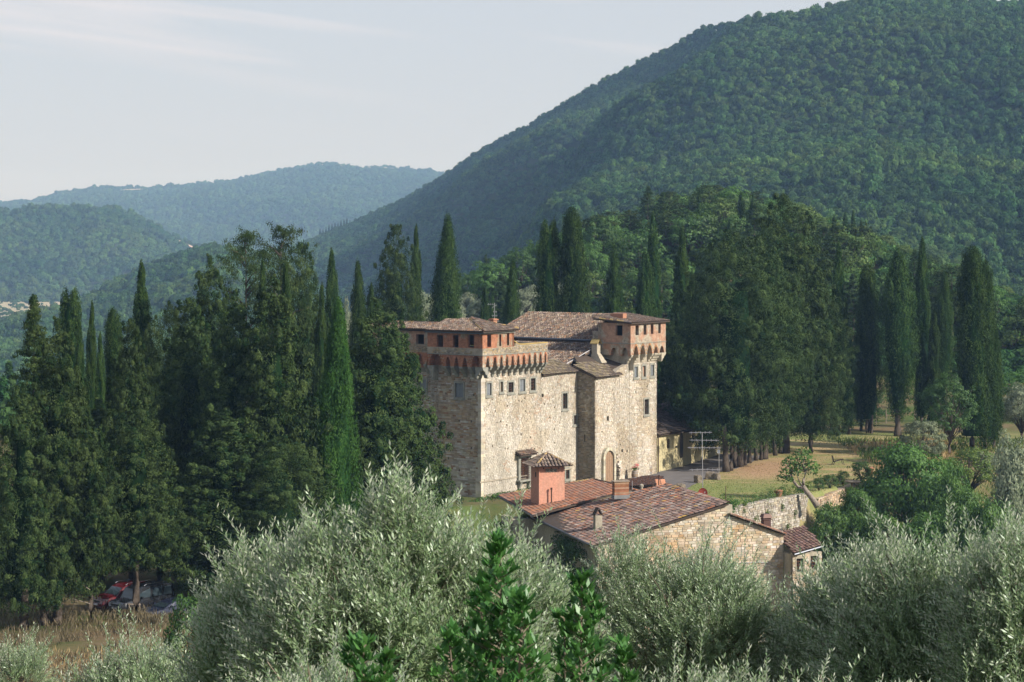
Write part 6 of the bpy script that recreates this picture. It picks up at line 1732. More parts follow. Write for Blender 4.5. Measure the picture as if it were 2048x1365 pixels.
terrace_wall('terrace_wall', [xy(1636, 208.5), xy(1680, 213.0), xy(1716, 217.0)], [ZofPy(1000, 208.5), ZofPy(982, 213), ZofPy(967, 217)], -6, 'orange sunlit stone retaining wall beyond the fig tree', [(0.55, .42, .29), (.50, .37, .25), (.58, .48, .36), (.46, .36, .27)], 4)  # orange sunlight is put into these stone colours
terrace_wall('terrace_wall', [xy(1610, 206.0), xy(1638, 212.5)], [ZofPy(1001, 206), ZofPy(984, 212)], -7, 'short shaded stretch of retaining wall directly behind the fig trunk', [(0.42, .40, .36), (.38, .35, .31)], 5)

# ------------------------------------------------------------------ yellow outbuilding, road, court
yb = tag(empty('outbuilding', (XofPx(1316, 227), 227, 0)), 'low yellow plastered outbuilding with dark tiled roof beside the castle', 'outbuilding')
Y0, Y1 = 227.5, 240.0
p0 = Vector((XofPx(1314, Y0), Y0, 0)); p1 = Vector((XofPx(1366, 233.5), 233.5, 0)); p2 = Vector((XofPx(1437, 246), 246, 0))
def zy(py, Y): return ZofPy(py, Y)
def seg_fr(a, b):
    d = (b - a); L = d.length; d.normalize(); return Fr(a.x, a.y, d.x, d.y, d.y, -d.x), L
fA, LA = seg_fr(p0, p1); fB, LB = seg_fr(p1, p2)
def u_on(fr, px):
    k = (px - CX) / F; return (k * fr.o.y - fr.o.x) / (fr.u.x - k * fr.u.y)
def zon(fr, u, py): return ZofPy(py, fr.o.y + fr.u.y * u)
uA = (u_on(fA, 1334), u_on(fA, 1340)); oA = (uA[0], uA[1], zon(fA, uA[0], 898), zon(fA, uA[0], 879.5))
uD = (u_on(fA, 1358.8), u_on(fA, 1366)); 
uW = (u_on(fB, 1383), u_on(fB, 1388.5)); oB = (uW[0], uW[1], zon(fB, uW[0], 889), zon(fB, uW[0], 871))
zeY = zon(fA, 0, 870); zeY2 = zon(fA, LA, 864)
mb = MB(); wall(mb, fA, 0, LA, -1, lambda u: zeY + (zeY2 - zeY) * u / LA, [oA], depth=.4); wall(mb, fB, 0, LB, -1, zeY2, [oB], depth=.4)
mb.build('wall', M['yellow'], yb)
window(yb, fA, *oA, 'bars', rec=.2, frame=False); window(yb, fB, *oB, 'bars', rec=.2, frame=False)
mb = MB(); dz0 = zon(fA, uD[0], 916); dz1 = zon(fA, uD[0], 879); um = LA - .5
pts = [(um - .42, dz0), (um + .42, dz0)] + [(um + .42 * math.cos(math.pi * k / 10), dz1 + .85 * math.sin(math.pi * k / 10)) for k in range(11)]
mb.face([fA.P(u, .05, z_) for u, z_ in pts]); o = mb.build('door', M['wood_dark'], yb); o['label'] = 'narrow arched dark door'
mb = MB(); uu = u_on(fA, 1352); mb.box(fA.P(uu, .05, zon(fA, uu, 894)), (.32, .08, .2), fA.u, fA.n); mb.build('letter_box', M['dark'], yb)
mb = MB(); mb.tube([fA.P(.12, .12, -.2), fA.P(.12, .12, zeY - .3), fA.P(.5, .3, zeY - .05)], .055, 6); mb.tube([fA.P(.3, .35, zeY), fA.P(LA, .35, zeY2)], .07, 6); mb.build('drain_pipe', M['copper'], yb)
nb = fA.n
rY = [fA.P(-.6, .45, zeY + .05), fA.P(LA, .45, zeY2 + .05), fA.P(LA, -5.5, zeY2 + 2.1), fA.P(-.6, -5.5, zeY + 2.0)]
DK = [(0.15, .12, .10), (.19, .15, .13), (.12, .10, .09), (.22, .18, .15)]
roof('roof', yb, rY, fA.u, -fA.n + Vector((0, 0, .36)), rng, tile_pal=DK, pitch=.25)
rY2 = [fB.P(-.2, .45, zeY2 + .05), fB.P(LB, .45, zeY2 + .05), fB.P(LB, -5.5, zeY2 + 2.1), fB.P(-.2, -5.5, zeY2 + 2.1)]
roof('roof', yb, rY2, fB.u, -fB.n + Vector((0, 0, .36)), rng, tile_pal=DK, pitch=.25)
rebase(yb)

def ground_poly(name, pix, mat, dz=0.02, z=0.0, sub=1):
    mb = MB(); pts = []
    for (px, py) in pix:
        Y = (ZC - z) * F / (py - HY); pts.append(Vector((XofPx(px, Y), Y, z + dz)))
    mb.face(pts); return mb.build(name, mat)
tag(ground_poly('courtyard', [(1150, 968), (1215, 975), (1262, 985), (1330, 990), (1372, 978), (1345, 958), (1330, 947), (1316, 938), (1250, 948), (1190, 958)], M['paving'], .012), kind='structure')
tag(ground_poly('road', [(1262, 962), (1300, 992), (1352, 992), (1384, 972), (1405, 962), (1440, 945), (1474, 938), (1520, 918), (1560, 903), (1600, 889), (1600, 876), (1540, 884), (1480, 900), (1440, 910), (1400, 922), (1365, 930), (1335, 938), (1300, 952)], M['asphalt'], .03), kind='structure')

# ------------------------------------------------------------------ court furniture
def barrel():
    mb = MB(); prof = [(.28, 0), (.33, .18), (.37, .42), (.37, .55), (.33, .8), (.28, .95)]
    i = 0; n = 18
    root = empty('barrel', (0, 0, 0))
    for k in range(n):
        a0 = 2 * math.pi * k / n; a1 = 2 * math.pi * (k + 1) / n; g = .01
        c = pick([(0.28, .21, .15), (.33, .26, .19), (.24, .18, .13)], rng)
        for (r0, z0), (r1, z1) in zip(prof[:-1], prof[1:]):
            mb.face([(r0 * math.cos(a0 + g), r0 * math.sin(a0 + g), z0), (r0 * math.cos(a1 - g), r0 * math.sin(a1 - g), z0), (r1 * math.cos(a1 - g), r1 * math.sin(a1 - g), z1), (r1 * math.cos(a0 + g), r1 * math.sin(a0 + g), z1)], c)
    mb.build('staves', M['stone'], root)
    for z0, r in ((.06, .305), (.22, .35), (.70, .358), (.88, .31)):
        hb = MB(); hb.lathe([(r - .01, z0 - .035), (r + .012, z0 - .035), (r + .012, z0 + .035), (r - .01, z0 + .035)], n=18); hb.build('hoop', M['metal'], root)
    hb = MB(); hb.face([(.28 * math.cos(2 * math.pi * k / 18), .28 * math.sin(2 * math.pi * k / 18), .92) for k in range(18)]); hb.build('lid', M['wood_dark'], root)
    return root
b1 = barrel(); b1.location = (XofPx(1298, 225.5), 225.5, 0.02)
tag(b1, 'empty wine barrel standing against the castle tower next to the yellow outbuilding', 'barrel', 'barrels in the courtyard')
b2 = copy_tree(b1); b2.location = (XofPx(1269.5, 221), 221, 0.02); b2.scale = (.96, .96, .92)
b2['label'] = 'wine barrel topped by a pot of pink flowers'
def clump_obj(name, cen, rad, n_per, leaf, mat, seed, parent=None, up=.4, **kw):
    r = np.random.default_rng(seed)
    me = clump_crown(name, mat, np.array(cen, float), np.array(rad, float), n_per, leaf[0], leaf[1], r, up=up, **kw)
    return link(name, me, parent)
fl = tag(empty('potted_flowers', (XofPx(1270, 221), 221, .9)), 'bush of pink flowers growing on top of the barrel by the castle door', 'flowers')
clump_obj('leaves', [(0, 0, .15), (.2, 0, .2), (-.2, 0, .15)], [(.25, .25, .2)] * 3, 60, (.12, .07), M['leaf_broad'], 5, fl)
clump_obj('petals', [(-.1, -.05, .35), (.2, -.05, .4), (.1, 0, .62), (.32, 0, .6)], [(.25, .2, .15), (.22, .2, .2), (.16, .16, .14), (.12, .12, .12)], 34, (.1, .09), M['flower'], 6, fl)

def rock(name, px, py, sx, sy, sz, seed, label, mat='rock', n=2, cut=None):
    Y = ZC * F / (py - HY); x = XofPx(px, Y)
    import bmesh
    bm = bmesh.new(); bmesh.ops.create_icosphere(bm, subdivisions=3, radius=1)
    for v in bm.verts:
        p = v.co.copy()
        q = Vector((max(-.72, min(.72, p.x)), max(-.72, min(.72, p.y)), max(-.6, min(.7, p.z))))
        nz = mnoise.fractal(p * 1.8 + Vector((seed * 3.1, 0, 0)), 1, 2, 4)
        q *= 1 + nz * .22
        v.co = Vector((q.x * sx, q.y * sy, q.z * sz + sz * .55))
    me = bpy.data.meshes.new(name); bm.to_mesh(me); bm.free(); me.materials.append(M[mat])
    o = link(name, me, None, (x, Y, 0)); o.rotation_euler[2] = seed
    at = me.attributes.new('Col', 'FLOAT_COLOR', 'FACE'); at.data.foreach_set('color', [1.0] * 4 * len(me.polygons))
    return tag(o, label, 'rock', 'boulders along the road edge')
rock('boulder', 1361, 981, .62, .5, .5, 1, 'small craggy boulder on the grass nearest the farmhouse roof')
rock('boulder', 1396, 966, .62, .45, .62, 2, 'upright boulder in the middle of the three stones along the road')
rock('boulder', 1420, 959, .62, .55, .62, 3, 'larger block of a split boulder beside the first cypress trunk')
rock('boulder', 1434, 960, .42, .42, .55, 4, 'smaller right hand piece of the split boulder')

# sign post
Ys = 226.5; xs = XofPx(1438, Ys)
sp_ = tag(empty('sign_post', (xs, Ys, 0)), 'thin metal post with two small white notice plates under the trees', 'sign')
mb = MB(); mb.tube([(0, 0, -.1), (0, 0, ZofPy(893, Ys))], .035, 6); mb.build('post', M['metal'], sp_)
mb = MB(); mb.box((-.04, -.05, ZofPy(898, Ys)), (.30, .02, .18)); mb.build('plate', M['plaster_grey'], sp_)
white = simple_mat('white_paint', (.7, .72, .75), .5); 
mb = MB(); mb.box((-.04, -.05, ZofPy(903.5, Ys)), (.30, .02, .36)); pl = mb.build('plate', white, sp_)
blue = simple_mat('blue_print', (.12, .2, .4), .5)
mb = MB(); mb.box((-.04, -.063, ZofPy(902.3, Ys)), (.14, .004, .1)); mb.box((-.04, -.063, ZofPy(905.6, Ys)), (.2, .004, .03)); mb.build('print', blue, pl)
mb = MB(); mb.box((-.04, -.063, ZofPy(898, Ys)), (.2, .004, .04)); mb.build('print', M['dark'], sp_)

# lounge chair on the lawn
Yc = ZC * F / (930 - HY); xc = XofPx(1674, Yc)
ch = tag(empty('lounge_chair', (xc, Yc, 0), .15), 'weathered wooden reclining chair alone on the lawn', 'chair')
mb = MB()
for k in range(7): mb.box((-.35 + k * .17, 0, .36 + k * .045), (.13, .6, .03), Vector((1, 0, .26)).normalized(), Vector((0, 1, 0)), Vector((-.26, 0, 1)).normalized())
mb.build('seat', M['wood_dark'], ch)
mb = MB()
for k in range(5): mb.box((-.42 - k * .028, 0, .42 + k * .14), (.03, .56, .11))
mb.build('backrest', M['wood_dark'], ch)
for sy in (-1, 1):
    for a, b in (((-.55, sy * .3, 0), (-.2, sy * .3, .62)), ((.75, sy * .3, 0), (.55, sy * .3, .62))):
        lb = MB(); lb.tube([a, b], .035, 4); lb.build('leg', M['wood_dark'], ch)
    lb = MB(); lb.box((.12, sy * .32, .62), (.8, .08, .03)); lb.build('armrest', M['wood_dark'], ch)

# terracotta pots
def pot(px, py, Y, s, label, z=None):
    x = XofPx(px, Y); zz = ZofPy(py, Y) if z is None else z
    t = tag(empty('terracotta_pot', (x, Y, zz)), label, 'pot')
    mb = MB(); mb.lathe([(.01, .02), (.26 * s, .0), (.30 * s, .1 * s), (.42 * s, .66 * s), (.46 * s, .68 * s), (.47 * s, .8 * s), (.41 * s, .8 * s), (.38 * s, .66 * s), (.02, .62 * s)], n=18); mb.build('body', M['terracotta'], t, True)
    return t
pot(1738, 952, 219.5, 1.15, 'large empty terracotta pot by the leafy tree on the lawn edge')
pot(1557, 996, 203.0, .95, 'round terracotta jar standing among plants on top of the grey terrace wall')
mb = MB(); Yb = 214.0
mb.lathe([(.02, .3), (.75, .3), (.8, .36), (.8, .42), (.02, .42)], (XofPx(1706, Yb), Yb, 0.2), 16); mb.lathe([(.3, -.3), (.22, .3)], (XofPx(1706, Yb), Yb, .2), 10)
tag(mb.build('stone_basin', M['rock']), 'round low stone table at the edge of the lawn above the wall', 'table')

# ------------------------------------------------------------------ cars under the trees
paint = {}
def car_paint(n, c): 
    m = simple_mat(n, c, .25, spec=.5, coat=.6); return m
tyre = simple_mat('tyre_rubber', (.02, .02, .02), .9); chrome = simple_mat('chrome', (.7, .7, .72), .2, metal=1)
carglass = simple_mat('car_glass', (.03, .045, .055), .05, spec=.8); lampm = simple_mat('lamp_glass', (.6, .62, .65), .1, spec=.8); platem = simple_mat('plate_white', (.75, .77, .8), .5)
def car(label, mat, x, y, z, rz, L=4.5, Wd=1.84, Hh=1.68, boxy=0.0, rails=True):
    t = tag(empty('parked_car', (x, y, z), rz), label, 'car', 'cars parked under the trees')
    # stations along the length (front at -x): (x, lower z, belt z, belt half width)
    def loft(st, name, mat_, parent):
        mb = MB(); n = len(st[0])
        for s in st: mb.v.extend(s)
        for k in range(len(st) - 1):
            for j in range(n):
                j2 = (j + 1) % n; mb.f.append((k * n + j, k * n + j2, (k + 1) * n + j2, (k + 1) * n + j)); mb.c.append((1, 1, 1)); mb.uv.append(None)
        mb.f.append(tuple(range(n))); mb.f.append(tuple((len(st) - 1) * n + j for j in reversed(range(n)))); mb.c += [(1, 1, 1)] * 2; mb.uv += [None] * 2
        return mb.build(name, mat_, parent, False)
    hw = Wd / 2; f = -L / 2
    prof = [(f, .42, .62, .78), (f + .06, .26, .82, .86), (f + .25, .22, .92, .94), (f + .9, .22, 1.0, 1.0), (f + 1.35, .22, 1.04, 1.0), (0.2, .22, 1.06, 1.0), (L / 2 - .5, .22, 1.08, .98), (L / 2 - .08, .28, 1.05, .92), (L / 2, .45, .9, .86)]
    st = []
    for (px_, zl, zb_, wf) in prof:
        w = hw * wf
        st.append([(px_, -w * .92, zl), (px_, -w, zl + .16), (px_, -w, (zl + zb_) / 2 + .08), (px_, -w * .93, zb_), (px_, 0, zb_ + .04), (px_, w * .93, zb_), (px_, w, (zl + zb_) / 2 + .08), (px_, w, zl + .16), (px_, w * .92, zl)])
    body = loft(st, 'body', mat, t)
    cab = [(f + 1.2 - .1 * boxy, 1.02, 1.05, .90, .86), (f + 1.75 - .35 * boxy, 1.02, Hh - .16, .90, .76), (f + 2.15 - .3 * boxy, 1.02, Hh - .03, .90, .74), (L / 2 - 1.2, 1.02, Hh, .90, .74), (L / 2 - .45 + .25 * boxy, 1.02, Hh - .08, .88, .72), (L / 2 - .12, 1.02, 1.1, .86, .82)]
    st = [[(a, -hw * w0, zl), (a, -hw * w1, zu - .05), (a, -hw * w1 * .9, zu), (a, hw * w1 * .9, zu), (a, hw * w1, zu - .05), (a, hw * w0, zl)] for a, zl, zu, w0, w1 in cab]
    loft(st, 'cabin', mat, t)
    # glass panels set just proud of the cabin
    def pane(name, pts): 
        g = MB(); g.face(pts); return g.build(name, carglass, t)
    a0, a1 = cab[0], cab[1]
    def P_(s, y_, fz): 
        zl, zu = s[1], s[2]; return Vector((s[0], hw * y_ * (s[3] + (s[4] - s[3]) * fz), zl + (zu - zl) * fz))
    q0 = Vector((a0[0] - .02, 0, a0[2] - .0)); 
    pane('windscreen', [Vector((a0[0] + .02, -hw * .78, 1.10)), Vector((a0[0] + .02, hw * .78, 1.10)), Vector((a1[0] - .035, hw * .68, a1[2] + .0)), Vector((a1[0] - .035, -hw * .68, a1[2] + .0))])
    for sgn in (-1, 1):
        for (xa_, xb_) in ((f + 1.55 - .3 * boxy, f + 2.45), (f + 2.52, f + 3.4), (f + 3.47, L / 2 - .38)):
            zt1 = Hh - .20; zt0 = Hh - .20 if xa_ > f + 1.9 else Hh - .45
            pane('side_window', [Vector((xa_, sgn * hw * .905, 1.1)), Vector((xb_, sgn * hw * .905, 1.1)), Vector((xb_ - .03, sgn * hw * .80, zt1)), Vector((xa_ + .18, sgn * hw * .80, zt0))])
        if rails:
            rb_ = MB(); rb_.tube([(f + 2.0, sgn * hw * .68, Hh + .0), (f + 2.2, sgn * hw * .68, Hh + .09), (L / 2 - .9, sgn * hw * .68, Hh + .10), (L / 2 - .7, sgn * hw * .68, Hh + .0)], .025, 5); rb_.build('roof_rail', chrome, t)
        hb = MB(); hb.hexa([(f + .02, sgn * hw * .5, .66), (f + .30, sgn * hw * .93, .68), (f + .34, sgn * hw * .90, .68), (f + .1, sgn * hw * .5, .66)], [(f + .06, sgn * hw * .5, .82), (f + .36, sgn * hw * .945, .88), (f + .40, sgn * hw * .9, .88), (f + .14, sgn * hw * .5, .82)]); hb.build('headlight', lampm, t)
        mbm = MB(); mbm.box((f + 1.55, sgn * (hw + .10), 1.14), (.12, .2, .14)); mbm.build('mirror', mat, t)
        for wx in (f + .88, L / 2 - .92):
            wb = MB(); n = 20; R_ = .36
            for k in range(n):
                a_ = 2 * math.pi * k / n; b_ = 2 * math.pi * (k + 1) / n
                for (r0, r1, y0, y1) in ((R_, R_, .9, 1.02), (.22, R_, 1.02, 1.02)):
                    wb.face([(wx + r0 * math.cos(a_), sgn * hw * y0, .36 + r0 * math.sin(a_)), (wx + r0 * math.cos(b_), sgn * hw * y0, .36 + r0 * math.sin(b_)), (wx + r1 * math.cos(b_), sgn * hw * y1, .36 + r1 * math.sin(b_)), (wx + r1 * math.cos(a_), sgn * hw * y1, .36 + r1 * math.sin(a_))])
            wo = wb.build('wheel', tyre, t)
            rm = MB()
            for k in range(5):
                a_ = 2 * math.pi * k / 5; c_, s__ = math.cos(a_), math.sin(a_)
                rm.box((wx + .11 * c_, sgn * hw * 1.015, .36 + .11 * s__), (.22, .02, .07), Vector((c_, 0, s__)), Vector((0, 1, 0)), Vector((-s__, 0, c_)))
            rm.build('rim', chrome, wo)
    g = MB(); g.box((f + .015, 0, .74), (.05, hw * .9, .12)); g.box((f + .03, 0, .42), (.05, hw * 1.2, .18)); g.build('grille', M['dark'], t)
    g = MB(); g.box((f - .02, 0, .54), (.03, .52, .11)); g.build('number_plate', platem, t)
    return t
def cz(px, py, Y): return XofPx(px, Y), Y
hd = math.atan2(.80, .60)     # noses point to the lower left
zc_ = lambda x, y: Hs(x, y) + .02
Yk = 143.2
x_, y_ = cz(247, 0, Yk + 1.2); car('dark red sport utility car at the left end of the parked row', car_paint('red_paint', (.11, .009, .012)), x_, y_, -.12, hd - .15, L=4.5)
x_, y_ = cz(284, 0, Yk - .2); car('black boxy van with roof rails between the red car and the small dark car', car_paint('black_paint', (.012, .013, .016)), x_, y_, -.12, hd - .1, L=4.6, Hh=1.86, boxy=1.0)
x_, y_ = cz(336, 0, Yk - 2.0); car('small dark blue car half hidden by the bushes', car_paint('blue_paint', (.02, .025, .05)), x_, y_, -.45, hd - .1, L=4.0, Wd=1.7, Hh=1.45, rails=False)
# rustic rail between posts in front of the cars
Yr = 141.0; rr_ = tag(empty('rail_fence', (XofPx(262, Yr), Yr, 0)), 'short rustic wooden rail fence in front of the parked black van', 'fence')
for px in (258.5, 279):
    mb = MB(); xq = XofPx(px, Yr) - XofPx(262, Yr); mb.tube([(xq, 0, -.8), (xq, 0, .78)], .05, 6); mb.build('post', M['bark_pale'], rr_)
mb = MB(); mb.tube([(XofPx(256, Yr) - XofPx(262, Yr), 0, .72), (XofPx(281, Yr) - XofPx(262, Yr), 0, .70)], .055, 6); mb.build('rail', M['bark_pale'], rr_)
# ------------------------------------------------------------------ trees, one by one
NOM = {'slim': (20, 1.25), 'mid': (18, 1.7), 'broad': (18, 2.5), 'blunt': (20, 1.7), 'twin': (20, 1.6), 'near': (19, 2.1), 'loose': (17, 2.3),
       'cone': (19, 4.2), 'cone2': (19, 3.6), 'high': (19, 4.2), 'dome': (21, 5.6), 'dome2': (22, 4.8), 'spruce': (18, 3.6), 'pine': (19, 4.6),
       'broad_leaf': (9, 4.0), 'dark_leaf': (10, 4.4), 'olive_far': (5, 2.4), 'lime': (6, 2.6), 'shrub': (3.0, 1.7), 'pale': (4.2, 2.7), 'bush': (5.5, 3.6)}
PROTO = {}
for k_, v_ in CY.items(): PROTO[k_] = v_
for k_, v_ in CO.items(): PROTO[k_] = v_
PROTO['broad_leaf'] = BR['broad']; PROTO['dark_leaf'] = BR['dark']
for k_ in ('olive_far', 'lime', 'shrub', 'pale', 'bush'): PROTO[k_] = BR[k_]
def tree_px(kind, px, top, wpx, Y, label, cat='tree', group=None, base=None, tilt=None, name=None):
    """stand a tree at the bearing and distance where the photo shows it"""
    x = XofPx(px, Y); zb = Hs(x, Y) if base is None else base
    h = ZofPy(top, Y) - zb + 0.1; r = wpx / 2 / F * Y
    hn, rn = NOM[kind]
    hn = hn * 1.0
    return place_tree(PROTO[kind], x, Y, r / rn, h / hn, label, cat, group, z=zb - .1, tilt=tilt, name=name)
G1 = 'cypresses behind the castle'; G2 = 'cypresses in the dark grove at the left'; G3 = 'row of cypresses beyond the lawn'
CYP = [
 ('slim', 668, 497, 36, 233, 'slim dark cypress, taller of two standing clear left of the layered conifer', G1),
 ('mid', 716, 521, 40, 226, 'shorter pointed cypress just left of the layered conifer behind the left wing', G1),
 ('slim', 739, 566, 26, 229, 'small narrow cypress tucked between the pointed cypress and the layered conifer', G1),
 ('slim', 829, 449, 28, 262, 'thin cypress rising at the right edge of the layered conifer', G1),
 ('broad', 888, 437, 72, 252, 'broad tall cypress directly behind the tiled roof of the left tower', G1),
 ('mid', 966, 571, 28, 292, 'low dark cypress left of the television antenna', G1),
 ('mid', 984, 588, 24, 296, 'lowest cypress, right behind the television antenna', G1),
 ('broad', 1019, 524, 44, 268, 'medium pointed cypress above the left end of the main tiled roof', G1),
 ('twin', 1090, 441, 46, 258, 'flat topped twin cypress above the main tiled roof', G1),
 ('broad', 1112, 545, 36, 262, 'low leaning cypress at the right foot of the flat topped twin cypress', G1),
 ('blunt', 1152, 420, 56, 258, 'tallest cypress above the main roof, thick and round topped', G1),
 ('mid', 1225, 490, 42, 262, 'pointed cypress behind the ridge near the right tower', G1),
 ('mid', 1285, 503, 42, 266, 'rounded cypress directly above the brick loft of the right tower', G1),
 ('slim', 1311, 424, 34, 284, 'tall thin cypress behind the right corner of the right tower', G1),
 ('slim', 1357, 449, 36, 272, 'narrow pointed cypress just right of the right tower', G1),
 ('slim', 1380, 545, 24, 268, 'little cypress wedged against the big conifer right of the right tower', G1),
 ('slim', 288, 521, 44, 186, 'tallest lone cypress standing above the left grove', G2),
 ('twin', 131, 578, 48, 182, 'double topped cypress near the left edge of the grove', G2),
 ('slim', 177, 602, 26, 176, 'thin straight cypress right of the double topped one', G2),
 ('slim', 160, 640, 26, 180, 'short cypress squeezed between the double topped and the thin straight one', G2),
 ('blunt', 231, 620, 44, 182, 'blunt cypress left of the tallest lone cypress', G2),
 ('slim', 204, 664, 24, 178, 'short slim cypress leaning on the blunt one', G2),
 ('slim', 527, 511, 26, 184, 'narrow cypress rising in front of the open crowned pines', G2),
 ('mid', 575, 524, 34, 178, 'cypress with a bent tip in front of the open crowned pines', G2),
 ('slim', 636, 566, 28, 190, 'small dark cypress behind the bright green foreground cypress', G2),
 ('near', 665, 602, 88, 150, 'big bright green cypress standing in front of the grove nearest the castle', G2),
 ('slim', 1677, 483, 34, 273, 'first tall cypress right of the big conifer group', G3),
 ('slim', 1698, 640, 32, 270, 'short ivy green cypress at the right foot of the first tall cypress', G3),
 ('slim', 1722, 588, 28, 275, 'slender cypress just left of the pale topped cypress', G3),
 ('blunt', 1738, 533, 46, 272, 'pale topped blunt cypress in the row beyond the lawn', G3),
 ('loose', 1796, 505, 74, 268, 'widest shaggy cypress in the row beyond the lawn', G3),
 ('slim', 1843, 474, 34, 272, 'tallest thin cypress in the row beyond the lawn', G3),
 ('slim', 1864, 624, 28, 270, 'half height cypress beside the tallest thin one', G3),
 ('loose', 1880, 548, 42, 278, 'dark ragged cypress with bare stems right of the tallest thin one', G3),
 ('blunt', 1944, 496, 62, 247, 'great thick cypress near the right edge of the photo', G3),
 ('blunt', 1970, 524, 42, 249, 'second stem like cypress behind the right shoulder of the great thick one', G3),
 ('mid', 1988, 645, 32, 252, 'low cypress at the right flank of the great thick one', G3),
]
rt = random.Random(3)
for k_, px, top, w_, Y, lab, g in CYP: tree_px(k_, px, top, w_ * 1.05, Y, lab, 'cypress', g, tilt=(rt.uniform(-.02, .02), rt.uniform(-.025, .025)))
G4 = 'conifers of the dark grove at the left'; G5 = 'great conifers right of the castle'
CON = [
 ('spruce', 68, 598, 120, 146, 'ragged drooping conifer at the far left of the grove', G4),
 ('cone', 115, 640, 170, 136.6, 'large olive tinted conifer filling the left corner of the grove', G4),
 ('cone2', 262, 640, 105, 150, 'pale olive pointed conifer in front of the tallest cypress', G4),
 ('dome', 338, 618, 120, 165, 'round topped conifer between the tallest cypress and the layered conifers', G4),
 ('cone', 420, 514, 130, 182, 'steep conifer with a layered dark tip left of the open crowned pines', G4),
 ('pine', 492, 474, 120, 192, 'left hand open crowned pine at the top of the grove', G4),
 ('pine', 562, 464, 130, 194, 'highest open crowned pine with a forked top', G4),
 ('dome2', 606, 497, 96, 196, 'rounded conifer at the right shoulder of the open crowned pines', G4),
 ('cone2', 380, 598, 150, 156, 'mid green conifer standing below the layered tip', G4),
 ('cone', 470, 585, 150, 152, 'broad conifer in the middle of the grove', G4),
 ('cone', 545, 556, 190, 150, 'sunlit wide conifer right of the middle of the grove', G4),
 ('dome2', 792, 459, 104, 238, 'layered conifer behind the roof of the left wing', G4),
 ('cone', 756, 602, 200, 158, 'pale green conifer hiding the left wing of the castle', G4),
 ('cone', 785, 636, 185, 162, 'dark spreading conifer against the shaded castle wall', G4),
 ('cone', 200, 800, 190, 153, 'low dark conifer above the parking place', G4),
 ('dome', 320, 830, 190, 155, 'dark bushy conifer above the parked cars', G4),
 ('high', 182, 830, 110, 137.2, 'small high crowned conifer over the slender trunk left of the red car', G4),
 ('high', 272, 800, 165, 139.4, 'high crowned conifer over the trunk before the black van', G4),
 ('cone', 450, 820, 210, 146, 'deep shaded conifer right of the parked cars', G4),
 ('dome', 560, 880, 200, 146, 'lowest dark conifer behind the front olive tree', G4),
 ('cone', 48, 770, 150, 134.6, 'shaded conifer at the bottom of the left edge', G4),
 ('cone', 720, 900, 120, 152, 'dark conifer between the bright cypress and the olive top', G4),
 ('dome', 1468, 474, 200, 232, 'massive round headed conifer closest to the road', G5),
 ('dome2', 1572, 398, 170, 248, 'tallest conifer of the great group by the lawn', G5),
 ('dome', 1622, 560, 140, 249, 'right hand olive tinted conifer overhanging the lawn', G5),
 ('dome2', 1398, 590, 110, 240, 'left hand lower conifer leaning over the yellow outbuilding', G5),
 ('dome2', 1530, 466, 130, 241, 'second conifer crown between the round headed and the tallest one', G5),
 ('cone', 1345, 640, 60, 262, 'dark narrow conifer directly behind the right tower', G5),
]
for k_, px, top, w_, Y, lab, g in CON: tree_px(k_, px, top, w_ * 1.12, Y, lab, 'conifer', g)
# bare leaning trunks under the great conifers
def bare_trunk(px, py, h, r, lean, label, group='bare trunks under the great conifers', Y=None, z=0.0, mat='bark'):
    Y = Y or ZC * F / (py - HY); x = XofPx(px, Y); rr = np.random.default_rng(int(px * 7))
    me = trunk_mesh('trunk', M[mat], h, r, r * .6, rr, lean=lean, n=9, wob=.05, flare=1.3)
    o = link('tree_trunk', me, None, (x, Y, z)); return tag(o, label, 'tree trunk', group)
for px, py, h, r, ln, lab in ((1452, 944, 5, .40, (-.2, 0), 'thickest fluted trunk, first of the row beside the sign post'), (1462, 942, 4.4, .22, (.1, 0), 'thin trunk pressed against the thickest one'),
        (1477, 934, 6, .48, (.5, 0), 'leaning stout trunk, second of the row'), (1488, 931, 5, .28, (.3, 0), 'trunk behind the leaning stout one'), (1499, 927, 5, .26, (0, 0), 'trunk at the middle of the row'),
        (1512, 922, 5, .24, (-.1, 0), 'slim trunk right of the middle of the row'), (1522, 921, 5, .2, (.1, 0), 'dark trunk before the pale pair'), (1531, 919, 6, .26, (.5, 0), 'pale trunk bending to the left side of the ivy clump'),
        (1551, 912, 6, .25, (-.6, 0), 'curved trunk with a flared foot near the lawn'), (1561, 908, 6, .24, (.1, 0), 'straight pale trunk, last but one towards the lawn'), (1569, 905, 6, .22, (.2, 0), 'last pale trunk of the row towards the lawn')):
    bare_trunk(px, py, h, r, ln, lab)
for px, py, h, r, lab in ((1648, 866, 5, .2, 'pale bare trunk, leftmost beyond the lawn'), (1663, 867, 6, .22, 'bare trunk second from the left beyond the lawn'), (1672, 866, 5, .25, 'dark trunk beneath the first tall cypress'), (1687, 868, 6, .3, 'sunlit trunk under the first tall cypress'),
        (1733, 870, 5, .2, 'grey stem of a pair under the pale topped cypress'), (1743, 870, 5, .25, 'darker stem of a pair under the pale topped cypress')):
    bare_trunk(px, py, h, r, (0, 0), lab, 'bare trunks beyond the lawn')
for px, py, Y, h, r, lab in ((48, 1268, 134, 2.8, .38, 'dark trunk at the left edge of the grove floor'), (88, 1262, 136, 2.8, .34, 'trunk second from the left on the grove floor'), (115, 1258, 136, 2.8, .36, 'trunk third from the left on the grove floor')):
    o = bare_trunk(px, py, h, r, (.06, 0), lab, 'trunks on the grove floor', Y=Y, z=Hs(XofPx(px, Y), Y) - .1)
